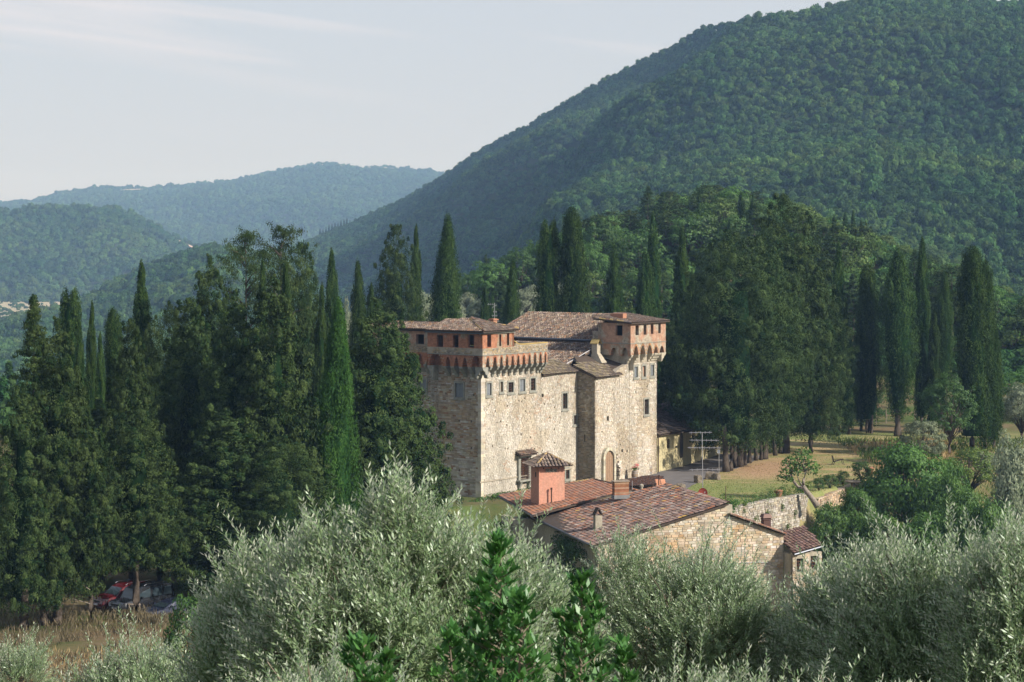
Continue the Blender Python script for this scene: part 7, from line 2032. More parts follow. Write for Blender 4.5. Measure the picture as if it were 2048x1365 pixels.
# dead twigs
mb = MB(); rr = np.random.default_rng(4)
Yq = 135.5
for (x0, y0, x1, y1) in ((180, 1180, 120, 1155), (180, 1208, 112, 1204)):
    a = W(x0, y0, Yq); b = W(x1, y1, Yq); mid = (a + b) / 2 + Vector((0, 0, .25)); mb.tube([a, mid, b], [.03, .02, .008], 4)
    for k in range(14):
        t = rr.uniform(.35, 1); p = a.lerp(b, t) + Vector((0, 0, .25 * (1 - abs(2 * t - 1)))); mb.tube([p, p + Vector((rr.normal() * .25 - .12, rr.normal() * .2, rr.normal() * .2 - .25))], [.012, .004], 3)
tag(mb.build('dead_branches', M['bark_pale']), 'pale dead branches sticking out left of the slender trunk by the red car', 'branches')

# ---- broadleaved trees and shrubs to the right of the castle
tree_px('dark_leaf', 1899, 752, 122, 243, 'rounded dark green broadleaf tree in front of the great thick cypress')
tree_px('pale', 1842, 842, 104, 236, 'pale grey green dome shaped shrub at the far corner of the lawn', 'shrub')
tree_px('bush', 1812, 893, 190, 214, 'spreading green walnut like tree at the edge of the lawn slope', base=-5.5)
tree_px('lime', 1938, 895, 120, 226, 'yellow green feathery small tree on the slope at the right', base=-3.0)
tree_px('shrub', 1722, 922, 52, 219, 'tall dark shrub beside the large terracotta pot', 'shrub', 'shrubs along the terrace edge')
tree_px('shrub', 1685, 941, 32, 216, 'narrow dark shrub second from the terracotta pot', 'shrub', 'shrubs along the terrace edge')
tree_px('shrub', 1659, 948, 42, 213, 'round clipped shrub in the middle of the terrace edge', 'shrub', 'shrubs along the terrace edge')
tree_px('shrub', 1637, 955, 30, 211, 'small shrub right of the fig tree crown', 'shrub', 'shrubs along the terrace edge')
tree_px('bush', 1712, 980, 90, 204, 'light green bush below the orange sunlit terrace wall', 'shrub', base=-5)
tree_px('bush', 1655, 1010, 90, 199, 'dark green bush at the foot of the wall under the fig tree', 'shrub', base=-6.5)
tree_px('bush', 1980, 1005, 150, 190, 'green bramble mound on the slope below the yellow green tree', 'shrub', base=-9)
for px, top, w_, Y, lab in ((1890, 950, 120, 205, 'bright green bush mass on the bank behind the walnut like tree'), (1925, 985, 120, 196, 'bright bramble bank halfway down the right slope'), (1760, 1030, 120, 196, 'green undergrowth below the walnut like tree'), (1855, 1030, 130, 192, 'lowest green bush above the right hand olives'), (1905, 925, 70, 222, 'small bush at the foot of the pale dome shaped shrub')):
    tree_px('bush', px, top, w_, Y, lab, 'shrub', 'bushes on the right bank')
tree_px('shrub', 1548, 868, 26, 247, 'ivy clump sprouting between the pale trunks', 'shrub', base=.2)
for k_, (px, top, w_, Y, lab) in enumerate(((2022, 880, 95, 205, 'grey olive tree with a leaning dark trunk at the right edge'), (2044, 775, 90, 262, 'grey olive tree behind the great thick cypress at the right edge'), (1965, 905, 70, 240, 'low grey olive bush at the foot of the great thick cypress'))):
    tree_px('olive_far', px, top, w_, Y, lab, 'olive tree', name='olive_tree')
for px, top, w_, Y, kd, lab in ((2040, 740, 130, 300, 'broad_leaf', 'bright leafy tree at the right edge above the olives'), (2000, 660, 110, 345, 'broad_leaf', 'dark broadleaf tree showing right of the great thick cypress'),
        (2060, 600, 140, 380, 'broad_leaf', 'large broadleaf tree at the right edge in front of the mountain'), (1915, 600, 100, 350, 'broad_leaf', 'broadleaf tree seen between the ragged cypress and the great thick one'),
        (1820, 620, 90, 345, 'broad_leaf', 'broadleaf tree seen behind the widest shaggy cypress'), (1765, 590, 90, 350, 'broad_leaf', 'broadleaf tree seen right of the pale topped cypress'),
        (1700, 540, 110, 345, 'broad_leaf', 'broadleaf tree seen between the first cypresses of the row'), (1640, 640, 90, 320, 'broad_leaf', 'broadleaf tree behind the olive tinted conifer')):
    tree_px(kd, px, top, w_, Y, lab)

# fig tree on the terrace: leaning pale trunk, few limbs, open crown of big leaves
Yf = 204.0; fx_ = XofPx(1634, Yf); fz = ZofPy(1012, Yf)
fig = tag(empty('fig_tree', (fx_, Yf, fz)), 'fig tree with a pale leaning forked trunk growing out of the terrace wall', 'tree')
def fp(px, py, dy=0.0): return Vector((XofPx(px, Yf) - fx_, dy, ZofPy(py, Yf) - fz))
mb = MB()
mb.tube([fp(1636, 1014), fp(1624, 997), fp(1612, 982), fp(1606, 972)], [.34, .27, .24, .2], 9)
mb.tube([fp(1607, 976), fp(1596, 974), fp(1588, 964), fp(1583, 952), fp(1580, 938)], [.16, .14, .13, .10, .05], 8)
mb.tube([fp(1607, 974), fp(1607, 960), fp(1611, 948), fp(1606, 930), fp(1608, 912)], [.18, .13, .10, .06, .03], 8)
mb.tube([fp(1605, 972), fp(1598, 962), fp(1594, 950), (fp(1592, 935))], [.08, .06, .04, .02], 6)
tips = [(1570, 930), (1578, 921), (1590, 915), (1600, 906), (1612, 903), (1618, 920), (1624, 930), (1590, 930), (1602, 925), (1612, 938), (1598, 942), (1566, 944), (1574, 960), (1563, 958), (1632, 938), (1628, 947), (1585, 945), (1608, 915), (1583, 935)]
for k, (a, b) in enumerate(tips):
    s0 = fp(1583, 950) if a < 1592 else fp(1609, 945)
    mb.tube([s0, (s0 + fp(a, b)) / 2 + Vector((0, (k % 3 - 1) * .3, .1)), fp(a, b, (k % 5 - 2) * .3)], [.05, .03, .015], 5)
mb.build('trunk', M['bark_pale'], fig, True)
cen = [tuple(fp(a + 2 * (k % 2), b, (k % 5 - 2) * .35)) for k, (a, b) in enumerate(tips * 2)]
clump_obj('crown', cen, [(.62, .6, .42)] * len(cen), 24, (.25, .19), M['leaf_broad'], 61, fig, up=.3)

# ---- plants along and below the walls, hedge, ivy
def mound(name, pts, mat, leaf, n_per, seed, label, cat, kind=None, up=.4, group=None):
    """pts: (x, y, z, rx, ry, rz)"""
    c = np.array([[p[0], p[1], p[2]] for p in pts]); o0 = c.mean(0)
    r = np.array([[p[3], p[4], p[5]] for p in pts])
    me = clump_crown(name, M[mat], c - o0, r, n_per, leaf[0], leaf[1], np.random.default_rng(seed), up=up, jit=.6)
    o = link(name, me, None, tuple(o0)); return tag(o, label, cat, group, kind)
rg = np.random.default_rng(31)
# clipped hedge / ivy bank at the foot of the castle front
pts = []
for k in range(240):
    u = rg.uniform(-3.5, 9.5); d = rg.uniform(.7, 4.2)
    p = FRONT.P(u, d, 0); top = np.interp(u, [-3.5, 0, 9.5], [ZofPy(1000, 203), ZofPy(990, 204), ZofPy(980, 208)])
    pts.append((p.x, p.y, top - .5 - .35 * max(0, d - 1.5) + rg.normal() * .1, .6, .6, .5))
for k in range(200):
    u = rg.uniform(-4, 8.5); p = FRONT.P(u, rg.uniform(3.6, 5.2), 0); pts.append((p.x, p.y, rg.uniform(-4.5, -1.2), .7, .7, .6))
mound('hedge', pts, 'leaf_broad', (.17, .11), 60, 3, 'green leafy hedge bank at the foot of the sunny castle wall', 'hedge')
# ivy on the shaded farm walls
pts = []
for k in range(260):
    m = rg.uniform(.2, m1 - .3) if k % 2 else rg.uniform(2, 9); z_ = rg.uniform(-6.5, 1.6)
    if m > 10.6 and z_ > -1 and rg.uniform() < .8: continue
    p = FP(-.28, m, z_); pts.append((p.x, p.y, p.z, .5, .5, .5))
for k in range(120):
    p = FP(LB0 - .1, rg.uniform(m1 - 1, mB1), rg.uniform(-6, 1.2)); pts.append((p.x, p.y, p.z, .45, .5, .5))
for k in range(16):
    p = FP(-.6, m1 + rg.uniform(-.6, 1.2), rg.uniform(1.0, 2.4)); pts.append((p.x, p.y, p.z, .45, .45, .3))
mound('ivy', pts, 'leaf_broad_dark', (.16, .12), 60, 4, 'dark ivy covering the shaded side wall of the farmhouse', 'ivy')
# plants on the grey terrace wall
pts = []
for k in range(90):
    t = rg.uniform(0, 1); x0, y0 = xy(1455, 194.3); x1, y1 = xy(1612, 206.8)
    pts.append((x0 + (x1 - x0) * t + rg.normal() * .4, y0 + (y1 - y0) * t + rg.uniform(0, 1.2), .15 + rg.uniform(0, .5) * (1 + t), .4, .4, .35 + .3 * rg.uniform()))
mound('border_plants', pts, 'leaf_broad', (.14, .07), 40, 5, 'low leafy plants growing along the top of the grey terrace wall', 'plants', kind='stuff', up=1)
pts = []
for px, py, s in ((1535, 1030, .9), (1488, 1012, .5), (1510, 1040, .7), (1565, 1015, .6), (1575, 1055, .8), (1590, 1030, .7), (1600, 1070, .9), (1560, 1075, .6), (1583, 1090, .8)):
    Y = np.interp(px, [1452, 1612], [193.5, 205.8]) - .25
    for q in range(5): pts.append((XofPx(px + rg.normal() * 3, Y), Y, ZofPy(py + rg.normal() * 4, Y), .28 * s, .18, .4 * s))
mound('wall_plants', pts, 'leaf_lime', (.14, .06), 44, 6, 'tufts of weeds sprouting from the face of the grey terrace wall', 'plants', kind='stuff')
mound('border_shrub', [(XofPx(1611, 206) + rg.normal() * .35, 206.5 + rg.normal() * .2, .1 + rg.uniform(0, 1.1), .35, .35, .35) for _ in range(14)], 'leaf_lime', (.13, .08), 50, 7, 'yellowish bush behind the fig trunk', 'shrub')
mound('border_shrub', [(XofPx(1364, 201), 201, .2, .3, .3, .4)] * 1 + [(XofPx(1446 + a, 200), 200, .15 + b, .3, .3, .35) for a, b in ((0, 0), (3, .2), (-2, .5), (4, .6))], 'leaf_broad', (.13, .07), 60, 8, 'small green bush on the lawn next to the rusty rod', 'shrub')
mound('border_shrub', [(XofPx(1461, 194) + rg.normal() * .3, 193.4, ZofPy(1008, 194) + rg.normal() * .3, .4, .3, .4) for _ in range(12)], 'leaf_broad', (.13, .09), 50, 9, 'green creeper at the left end of the grey terrace wall by the gable', 'shrub')
mound('potted_plant', [(XofPx(1267, 200), 200, 1.7, .25, .25, .5), (XofPx(1262, 200), 200, 1.4, .25, .25, .3)], 'leaf_broad', (.12, .05), 40, 10, 'light green sprig showing above the farmhouse roof ridge', 'plant', up=1.5)
mound('weeds', [(XofPx(1237 + a, 214), 214, b, .3, .3, .3) for a, b in ((0, .4), (-5, .2), (4, .2))], 'leaf_broad', (.12, .07), 40, 12, 'weeds at the foot of the door buttress', 'plant')

# vine rows and posts beyond the cypress row
for r_ in range(5):
    pts = []; Y = 286 + r_ * 6.5
    for k in range(70): pts.append((rg.uniform(44, 92), Y + rg.normal() * .3, 0, .6, .5, .6))
    pts = [(a, b, Hs(a, b) + rg.uniform(.7, 1.7 + .5 * r_), rx, ry, rz) for a, b, _, rx, ry, rz in pts]
    mound('vine_row', pts, 'leaf_lime' if r_ > 2 else 'leaf_broad', (.24, .18), 44, 20 + r_, ['nearest row of bright green vines beyond the cypress row', 'second row of green vines beyond the cypress row', 'middle row of green vines beyond the cypress row', 'fourth row of green vines beyond the cypress row', 'farthest row of green vines beyond the cypress row'][r_], 'vines', group='vine rows')
post = MB(); post.tube([(0, 0, -.2), (0, 0, 1.9)], .06, 5); pm = post.mesh('vineyard_post', M['bark_pale'])
for px, lab in ((1700, 'leftmost'), (1722, 'second'), (1752, 'third'), (1772, 'fourth'), (1830, 'rightmost')):
    Y = 284; x = XofPx(px, Y); o = link('vineyard_post', pm, None, (x, Y, Hs(x, Y))); tag(o, lab + ' weathered post at the front of the vine rows', 'post', 'posts of the vineyard')

# ---- olives, fence and scrub behind the castle (left of the knoll)
for px, top, w_, Y, lab in ((850, 588, 80, 352, 'silvery olive left of the broad tall cypress'), (930, 590, 70, 366, 'silvery olive just right of the broad tall cypress'), (955, 600, 50, 362, 'small silvery olive left of the low dark cypress'),
        (1052, 578, 80, 352, 'bright silvery olive between the pointed cypress and the flat topped one'), (1064, 552, 80, 385, 'upper silvery olive left of the flat topped cypress'), (1122, 565, 60, 375, 'silvery olive glimpsed between the flat topped and tallest cypress'), (1187, 560, 70, 372, 'silvery olive right of the tallest cypress'),
        (900, 600, 70, 356, 'silvery olive hidden behind the broad tall cypress'), (693, 612, 46, 300, 'silvery olive glimpsed between the two clear standing cypresses')):
    tree_px('olive_far', px, top, w_, Y, lab, 'olive tree', 'silvery olives behind the castle', name='olive_tree')
for px, top, w_, Y, kd, lab in ((980, 520, 90, 372, 'broad_leaf', 'broadleaf tree above the antenna'), (1040, 498, 100, 380, 'dark_leaf', 'broadleaf tree above the medium pointed cypress'), (1130, 455, 90, 385, 'broad_leaf', 'broadleaf tree between the two great cypresses above the roof'),
        (940, 545, 70, 380, 'broad_leaf', 'broadleaf tree right of the broad tall cypress'), (1195, 440, 100, 390, 'dark_leaf', 'broadleaf tree right of the tallest roof cypress'), (1180, 480, 80, 375, 'broad_leaf', 'lower broadleaf tree right of the tallest roof cypress'),
        (905, 560, 60, 385, 'dark_leaf', 'broadleaf tree seen behind the broad tall cypress'), (1080, 480, 80, 392, 'broad_leaf', 'broadleaf tree left of the flat topped cypress'), (1003, 545, 60, 360, 'cone', 'small conifer behind the medium pointed cypress'), (972, 510, 34, 372, 'cone', 'small pointed conifer above the antenna')):
    tree_px(kd, px, top, w_, Y, lab)
Yw = 316.0; wf = tag(empty('wire_fence', (XofPx(940, Yw), Yw, Hs(XofPx(940, Yw), Yw))), 'wire fence with pale posts behind the left tower roof', 'fence')
for px in (915, 932, 950, 966):
    mb = MB(); xq = XofPx(px, Yw) - XofPx(940, Yw); mb.tube([(xq, 0, -.3), (xq, 0, 2.0)], .09, 5); mb.build('post', M['bark_pale'], wf)
for z_ in (.7, 1.2, 1.8):
    mb = MB(); mb.tube([(XofPx(910, Yw) - XofPx(940, Yw), 0, z_), (XofPx(970, Yw) - XofPx(940, Yw), 0, z_)], .03, 4); mb.build('wire', M['metal'], wf)

# ---- the wooded knoll behind the castle
rk = np.random.default_rng(91)
KB = [make_broad(200 + k, 9, 3.6, .15, M[m_], n_cl=60, n_per=34, leaf=(.42, .3), cl=(1.0, .8), tint=tn) for k, (m_, tn) in enumerate((('leaf_broad', (.1, .6)), ('leaf_broad_dark', (.3, .9)), ('leaf_conifer', (.3, .9)), ('leaf_lime', (.0, .4))))]
KC = [make_conifer(210, 15, 2.8, .15, M['leaf_conifer'], cone, n_limb=90, pads=4, n_per=16, leaf=(.45, .2)), make_conifer(211, 15, 3.6, .3, M['leaf_pine'], [(0, .5), (.3, 1), (.7, .9), (.9, .6), (1, .3)], n_limb=80, pads=4, n_per=18, leaf=(.45, .2), irregular=.4, droop=.2)]
KY = [make_cypress(212, 15, 1.1, 160, 26, leaf=(.4, .14))]
sky_px = [860, 1000, 1100, 1150, 1200, 1250, 1300, 1350, 1400, 1450, 1500, 1550, 1600, 1640, 1700, 1780, 1850, 1950, 2048, 2200]
sky_py = [580, 560, 500, 450, 430, 420, 385, 385, 374, 380, 385, 392, 405, 430, 450, 475, 510, 550, 590, 640]
zones = [(1200, 'far left'), (1280, 'left side'), (1350, 'left of centre'), (1420, 'centre left'), (1500, 'centre'), (1580, 'centre right'), (1660, 'right of centre'), (1740, 'right side'), (1830, 'right slope'), (1920, 'right flank'), (2010, 'right end'), (2300, 'photo edge')]
placed = 0
for k in range(175):
    px = rk.uniform(1120, 2120); Y = rk.uniform(330, 500)
    x = XofPx(px, Y); zg = Hs(x, Y)
    top_allowed = ZofPy(np.interp(px, sky_px, sky_py), Y) + rk.normal() * .5
    kind = rk.choice(4, p=[.64, .14, .11, .11])
    hgt = {0: rk.uniform(6, 10.5), 1: rk.uniform(9, 14), 2: rk.uniform(10, 14), 3: rk.uniform(9, 13)}[int(kind)]
    if zg + hgt > top_allowed: 
        hgt = top_allowed - zg
        if hgt < 4.5: continue
        kind = 0 if hgt < 8 else kind
    if kind == 0: P_ = KB[int(rk.integers(0, 4))]; s = hgt / 9; lab = 'rounded broadleaf tree'; sx = s * rk.uniform(.9, 1.25); cat = 'tree'
    elif kind == 1: P_ = KC[0]; s = hgt / 15; lab = 'pointed conifer'; sx = s * 1.1; cat = 'conifer'
    elif kind == 2: P_ = KC[1]; s = hgt / 15; lab = 'flat crowned pine'; sx = s * 1.2; cat = 'pine'
    else: P_ = KY[0]; s = hgt / 15; lab = 'thin dark cypress'; sx = s; cat = 'cypress'
    zn = next(n_ for lim, n_ in zones if px < lim); dep = 'near side' if Y < 400 else 'far side'
    tone = {0: ('mid green', 'dark green', 'olive green', 'light green')[KB.index(P_)] if kind == 0 else '', 1: 'dark', 2: 'dark', 3: ''}[int(kind)]
    size = 'big' if hgt > 9.5 else 'medium' if hgt > 7.5 else 'small'
    zn = next(n_ for lim, n_ in zones if px < lim); dep = 'near foot' if Y < 365 else 'lower half' if Y < 410 else 'upper half' if Y < 455 else 'back'
    lb = ' '.join(('%s %s %s, %s of the wooded knoll, %s' % (size, tone, lab, dep, zn)).split())
    place_tree(P_, x, Y, sx, s, lb, cat, lb, z=zg - .2, name={0: 'broadleaf_tree', 1: 'conifer_tree', 2: 'pine_tree', 3: 'cypress_tree'}[int(kind)])
from collections import defaultdict
same = defaultdict(list)
for o in SC.objects:
    if 'of the wooded knoll' in str(o.get('label', '')): same[o['label']].append(o)
for l_, os_ in same.items():
    if len(os_) > 1:
        os_.sort(key=lambda o: o.location.x / o.location.y)
        wd_ = {2: ['left', 'right'], 3: ['left', 'middle', 'right']}.get(len(os_), ['left', 'second', 'third', 'fourth', 'fifth', 'sixth'])
        for o, w1 in zip(os_, wd_): o['label'] = w1 + ' ' + l_; o['group'] = l_
    else: os_[0]['group'] = 'trees of the wooded knoll'
# marked skyline trees
for px, top, w_, kd, lab in ((1296, 374, 40, 'c', 'layered conifer standing out at the left end of the knoll skyline'), (1394, 370, 9, 'y', 'needle thin cypress, left one of the pair on the knoll skyline'), (1403, 372, 9, 'y', 'needle thin cypress, right one of the pair on the knoll skyline'),
        (1432, 372, 34, 'p', 'flat crowned pine next to the thin pair on the knoll skyline'), (1466, 385, 14, 'y', 'dark cypress in the middle of the knoll skyline'), (1548, 385, 11, 'y', 'small cypress at the right of the knoll skyline'), (1500, 384, 60, 'p', 'broad flat pine at the right of the knoll skyline'),
        (1668, 432, 12, 'y', 'first of the little cypresses stepping down the right slope'), (1690, 424, 13, 'y', 'second of the little cypresses stepping down the right slope'), (1706, 421, 10, 'y', 'third and thinnest of the little cypresses on the right slope'), (1722, 441, 14, 'c', 'fourth little tree on the right slope, a conifer'), (1741, 453, 16, 'c', 'last little conifer on the right slope'), (1322, 400, 10, 'y', 'short cypress behind the layered conifer on the knoll')):
    Y = 452 if px < 1600 else 430; x = XofPx(px, Y); zg = Hs(x, Y); h = ZofPy(top, Y) - zg; r = w_ / 2 / F * Y
    P_, rn = {'y': (KY[0], 1.1), 'c': (KC[0], 2.8), 'p': (KC[1], 3.6)}[kd]
    place_tree(P_, x, Y, r / rn, h / 15, lab, 'tree', 'skyline trees of the knoll', z=zg)
# undergrowth on the knoll so that no bare ground shows between the trees
n = 5200; px = rk.uniform(700, 2300, n); Y = rk.uniform(318, 560, n); x = XofPx(px, Y); zg = H(x, Y)
keep_ = ~((px < 1130) & (Y < 360))
x, Y, zg = x[keep_], Y[keep_], zg[keep_]; n = len(x); s = rk.uniform(.45, 1.0, n)
tag(scatter('knoll_undergrowth', NG_FOREST, np.stack([x, Y, zg], 1), np.stack([0 * s, 0 * s, rk.uniform(0, 6, n)], 1), np.stack([s, s, s * .9], 1), rk.integers(0, 5, n)), 'green undergrowth beneath the trees of the knoll', kind='stuff')
n = 2600; x = rk.uniform(-200, -8, n); Y = rk.uniform(250, 520, n); ok = (CX + F * x / Y < 860); x, Y = x[ok], Y[ok]; n = len(x); s = rk.uniform(.6, 1.25, n)
tag(scatter('lower_wood', NG_FOREST, np.stack([x, Y, H(x, Y)], 1), np.stack([0 * s, 0 * s, rk.uniform(0, 6, n)], 1), np.stack([s, s, s], 1), rk.integers(0, 6, n)), 'scrub wood falling away behind the left grove', kind='stuff')

# small skyline cypresses on the mountain's left shoulder and mast on the far ridge
for k, px in enumerate(range(640, 705, 6)):
    X_, Y_, Z_ = mountain.at(px, 1.0); yy = float(np.interp(px, mountain.sky[:, 0], mountain.sky[:, 2]))
    h = rk.uniform(8, 14)
    place_tree(KY[0], float(X_), float(Y_), h / 15 * 1.1, h / 15, 'tiny cypress in the dark line on the left shoulder of the mountain', 'cypress', 'tiny cypress in the dark line on the left shoulder of the mountain', z=float(Z_))
X_, Y_, Z_ = far_ridge.at(664, 1.0)
mb = MB(); mb.tube([(0, 0, 0), (0, 0, 30)], [1.0, .5], 4); mb.tube([(0, -3, 20), (0, 3, 20)], .4, 4)
mast = mb.build('radio_mast', M['metal']); mast.location = (float(X_), float(Y_), float(Z_)); tag(mast, 'tiny radio mast on the summit of the far ridge', 'mast')
X_, Y_, Z_ = far_ridge.at(617, 1.0)
place_tree(KB[0], float(X_), float(Y_), 2.2, 1.9, 'lone tree standing on the skyline of the far ridge', 'tree', z=float(Z_))

# valley: tan fields, hamlet house, olive dots
def field(name, pix, z, mat):
    mb = MB(); pts = []
    for px, py in pix:
        Y = (ZC - z) * F / (py - HY); pts.append((XofPx(px, Y), Y, z))
    mb.face(pts); return mb.build(name, mat)
M['field'] = simple_mat('field_tan', (.46, .38, .25), .95, col2=(.30, .29, .17), vscale=.02)
tag(field('field', [(-250, 602), (0, 598), (60, 596), (100, 598), (125, 606), (100, 622), (60, 655), (-250, 665)], -44.0, M['field']), kind='structure')
def far_house(px, py, z, w, d, h, label, wallm, roofm, rz):
    Y = (ZC - z) * F / (py - HY); x = XofPx(px, Y); t = tag(empty('farm_house', (x, Y, z), rz), label, 'house')
    mb = MB(); mb.box((0, 0, h / 2), (w, d, h)); mb.build('wall', wallm, t)
    mb = MB(); a = w / 2 + .5; b = d / 2 + .5
    mb.face([(-a, -b, h), (a, -b, h), (a, 0, h + d * .22), (-a, 0, h + d * .22)]); mb.face([(-a, b, h), (-a, 0, h + d * .22), (a, 0, h + d * .22), (a, b, h)]); mb.face([(-a, -b, h), (-a, 0, h + d * .22), (-a, b, h)]); mb.face([(a, -b, h), (a, b, h), (a, 0, h + d * .22)])
    mb.build('roof', roofm, t)
    for q in (-.28, 0, .28):
        mb = MB(); mb.box((w * q, -d / 2 - .02, h * .55), (1.2, .1, 1.6)); mb.build('window', M['dark'], t)
wh = simple_mat('limewash', (.75, .72, .68), .9)
far_house(39, 599, -44, 12, 7, 6, 'tiny white house in the tan fields of the valley', wh, M['terracotta'], .2)
far_house(46, 602, -44, 6, 4, 3, 'little white shed beside the valley house', wh, M['terracotta'], .4)
n = 260; px = rk.uniform(-200, 110, n); py = rk.uniform(604, 650, n); Y = (ZC + 44) * F / (py - HY); x = XofPx(px, Y); s = rk.uniform(.5, 1.5, n)
tag(scatter('orchard', NG_FOREST, np.stack([x, Y, 0 * x - 44.5], 1), np.stack([0 * s, 0 * s, rk.uniform(0, 6, n)], 1), np.stack([s, s, s], 1), rk.integers(0, 5, n)), 'scattered bushes and olives dotting the valley fields', kind='stuff')
# bare earth scar on the rounded hill
P3 = [mid_hill.at(p, v) for p, v in ((350, .925), (392, .905), (385, .945), (356, .955))]
mb = MB(); mb.face([(float(a), float(b), float(c) + 7) for a, b, c in P3]); tag(mb.build('earth_bank', simple_mat('bare_earth', (.55, .42, .32), .95, var=.4, vscale=.1)), kind='structure')

for (a0, a1, b0, b1) in ((640, 700, .91, .95), (735, 800, .925, .947), (240, 296, .895, .92), (560, 620, .80, .806)):
    P3 = [far_ridge.at(p, v) for p, v in ((a0, b0), (a1, b0 + .004), (a1 - 8, b1), (a0 + 10, b1 - .006))]
    mb = MB(); mb.face([(float(a), float(b), float(c) + 13) for a, b, c in P3]); tag(mb.build('hill_field', M['field']), kind='structure')
# ------------------------------------------------------------------ grass and dry weeds
def blades(name, x, y, z, h, w, mat, seed, label, lean=.35):
    r = np.random.default_rng(seed); n = len(x)
    ax = unit(np.stack([r.normal(size=n) * lean, r.normal(size=n) * lean, np.ones(n)], 1))
    L = h * r.uniform(.6, 1.3, n)
    p = np.stack([x, y, z], 1) + ax * L[:, None] * .5
    v, q = leaf_quads(p, ax, L, w * r.uniform(.7, 1.3, n), r)
    o = link(name, np_mesh(name, v, q, mat, tint=r.uniform(0, 1, n))); return tag(o, label, kind='stuff')
r = np.random.default_rng(55)
# brown weeds in front of the cars and on the left slope
n = 11000; x = r.uniform(-36, -16, n); y = r.uniform(96, 142, n); dn = fbm(x, y, 5, 2, 3); k = dn > .42; x, y = x[k], y[k]
blades('dry_weeds', x, y, H(x, y), .55, .07, M['grass_brown'], 1, 'brown dry weeds on the slope below the parked cars', .4)
n = 6000; x = r.uniform(-31, -20, n); y = r.uniform(136.5, 141.5, n); k = fbm(x, y, 1.6, 2, 5) > .5; x, y = x[k], y[k]
blades('dry_weeds', x, y, H(x, y), .55, .05, M['grass_brown'], 2, 'tall reddish brown weeds right in front of the parked cars', .3)
n = 9000; x = r.uniform(-40, -14, n); y = r.uniform(88, 118, n)
blades('dry_grass', x, y, H(x, y), .5, .05, M['grass_dry'], 3, 'straw coloured grass at the bottom left corner', .5)
# right slope
n = 30000; x = r.uniform(40, 75, n); y = r.uniform(180, 262, n); k = fbm(x, y, 8, 2, 9) > .5; x1, y1 = x[k], y[k]
blades('dry_grass', x1, y1, H(x1, y1), .8, .07, M['grass_dry'], 4, 'tall straw grass on the slope right of the lawn', .3)
k = ~k; x1, y1 = x[k], y[k]
blades('green_grass', x1, y1, H(x1, y1), .7, .09, M['grass_green'], 5, 'green grass on the slope right of the lawn', .4)
n = 14000; x = r.uniform(22, 46, n); y = r.uniform(165, 232, n); ye_ = np.interp(x, EDGE_X, EDGE_Y); k = y < ye_ - 1.0; x1, y1 = x[k], y[k]
blades('green_grass', x1, y1, H(x1, y1), .9, .12, M['grass_green'], 6, 'green weeds below the terrace walls', .5)
# leaf litter and short turf on the lawn
n = 60000; x = r.uniform(12, 64, n); y = r.uniform(197, 275, n); ye_ = np.interp(x, EDGE_X, EDGE_Y)
ppx = CX + F * x / y; ppy = HY + F * ZC / y
onroad = (ppy < np.interp(ppx, [1300, 1384, 1440, 1520, 1600, 1610], [995, 972, 945, 918, 889, 850])) & (ppx < 1602)
k = (y > ye_ + .5) & ~onroad & (ppx > 1375); x1, y1 = x[k], y[k]
gr = np.clip(np.exp(-((y1 - 213) / 9) ** 2) + np.exp(-((y1 - 268) / 5) ** 2), 0, 1)
kk = r.uniform(size=len(x1)) < gr * .8
blades('lawn_turf', x1[kk], y1[kk], H(x1[kk], y1[kk]), .10, .05, M['grass_green'], 7, 'short green turf on the lawn', .8)
blades('lawn_turf', x1[~kk][:16000], y1[~kk][:16000], H(x1[~kk], y1[~kk])[:16000], .09, .06, M['grass_dry'], 8, 'short parched turf and fallen needles on the lawn', 1.2)

# ------------------------------------------------------------------ foreground olives: sprigs of narrow leaves on real branches
def sprig_protos():
    col = bpy.data.collections.new('olive_sprigs')
    for k in range(6):
        r = np.random.default_rng(300 + k); L = r.uniform(.30, .46); nl = 15
        bend = r.uniform(-.12, .12, 2)
        tt = np.linspace(.06, 1, nl)
        sp = np.stack([bend[0] * tt ** 2 * L * 3, bend[1] * tt ** 2 * L * 3, tt * L], 1)
        pos = []; ax = []; Ls = []
        for j in range(nl):
            a = j * math.pi / 2 + r.normal() * .3
            for s_ in (0, math.pi):
                if r.uniform() < .1: continue
                d = np.array([math.cos(a + s_), math.sin(a + s_), r.uniform(.3, 1.1) + tt[j] * .6]); d /= np.linalg.norm(d)
                l = r.uniform(.052, .078) * (1 - .25 * tt[j]); pos.append(sp[j] + d * l * .55); ax.append(d); Ls.append(l)
        pos = np.array(pos); ax = np.array(ax); Ls = np.array(Ls)
        v, q = leaf_quads(pos, ax, Ls, Ls * .27, r, normal=np.array([[0, 0, 1.0]]), fold=.02)
        t = r.uniform(.0, .97, len(pos)); t[r.uniform(size=len(t)) < .008] = 1.0
        # twig
        mb = MB(); mb.tube([(0, 0, -.05)] + [tuple(p) for p in sp[::3]], .0035, 3, cap=False)
        tv = np.array(mb.v); tf = np.array([list(f) for f in mb.f])
        allv = np.vstack([v, tv]); allq = np.vstack([q, tf + len(v)])
        me = np_mesh('olive_sprig', allv, allq, M['leaf_olive'], tint=np.concatenate([t, np.full(len(tf), .35)]))
        o = bpy.data.objects.new('olive_sprig', me); col.objects.link(o)
    return col
NG_OL = scatter_group(sprig_protos(), 'olive_sprig_scatter')

def align_euler(d, r):
    """euler angles that turn +z onto d, with random spin"""
    n = len(d); out = np.zeros((n, 3))
    th = np.arccos(np.clip(d[:, 2], -1, 1)); ph = np.arctan2(d[:, 1], d[:, 0])
    # R = Rz(ph) Ry(th) Rz(spin): in XYZ euler this is only exact without spin, so spin is left out of x
    out[:, 1] = th; out[:, 2] = ph
    return out

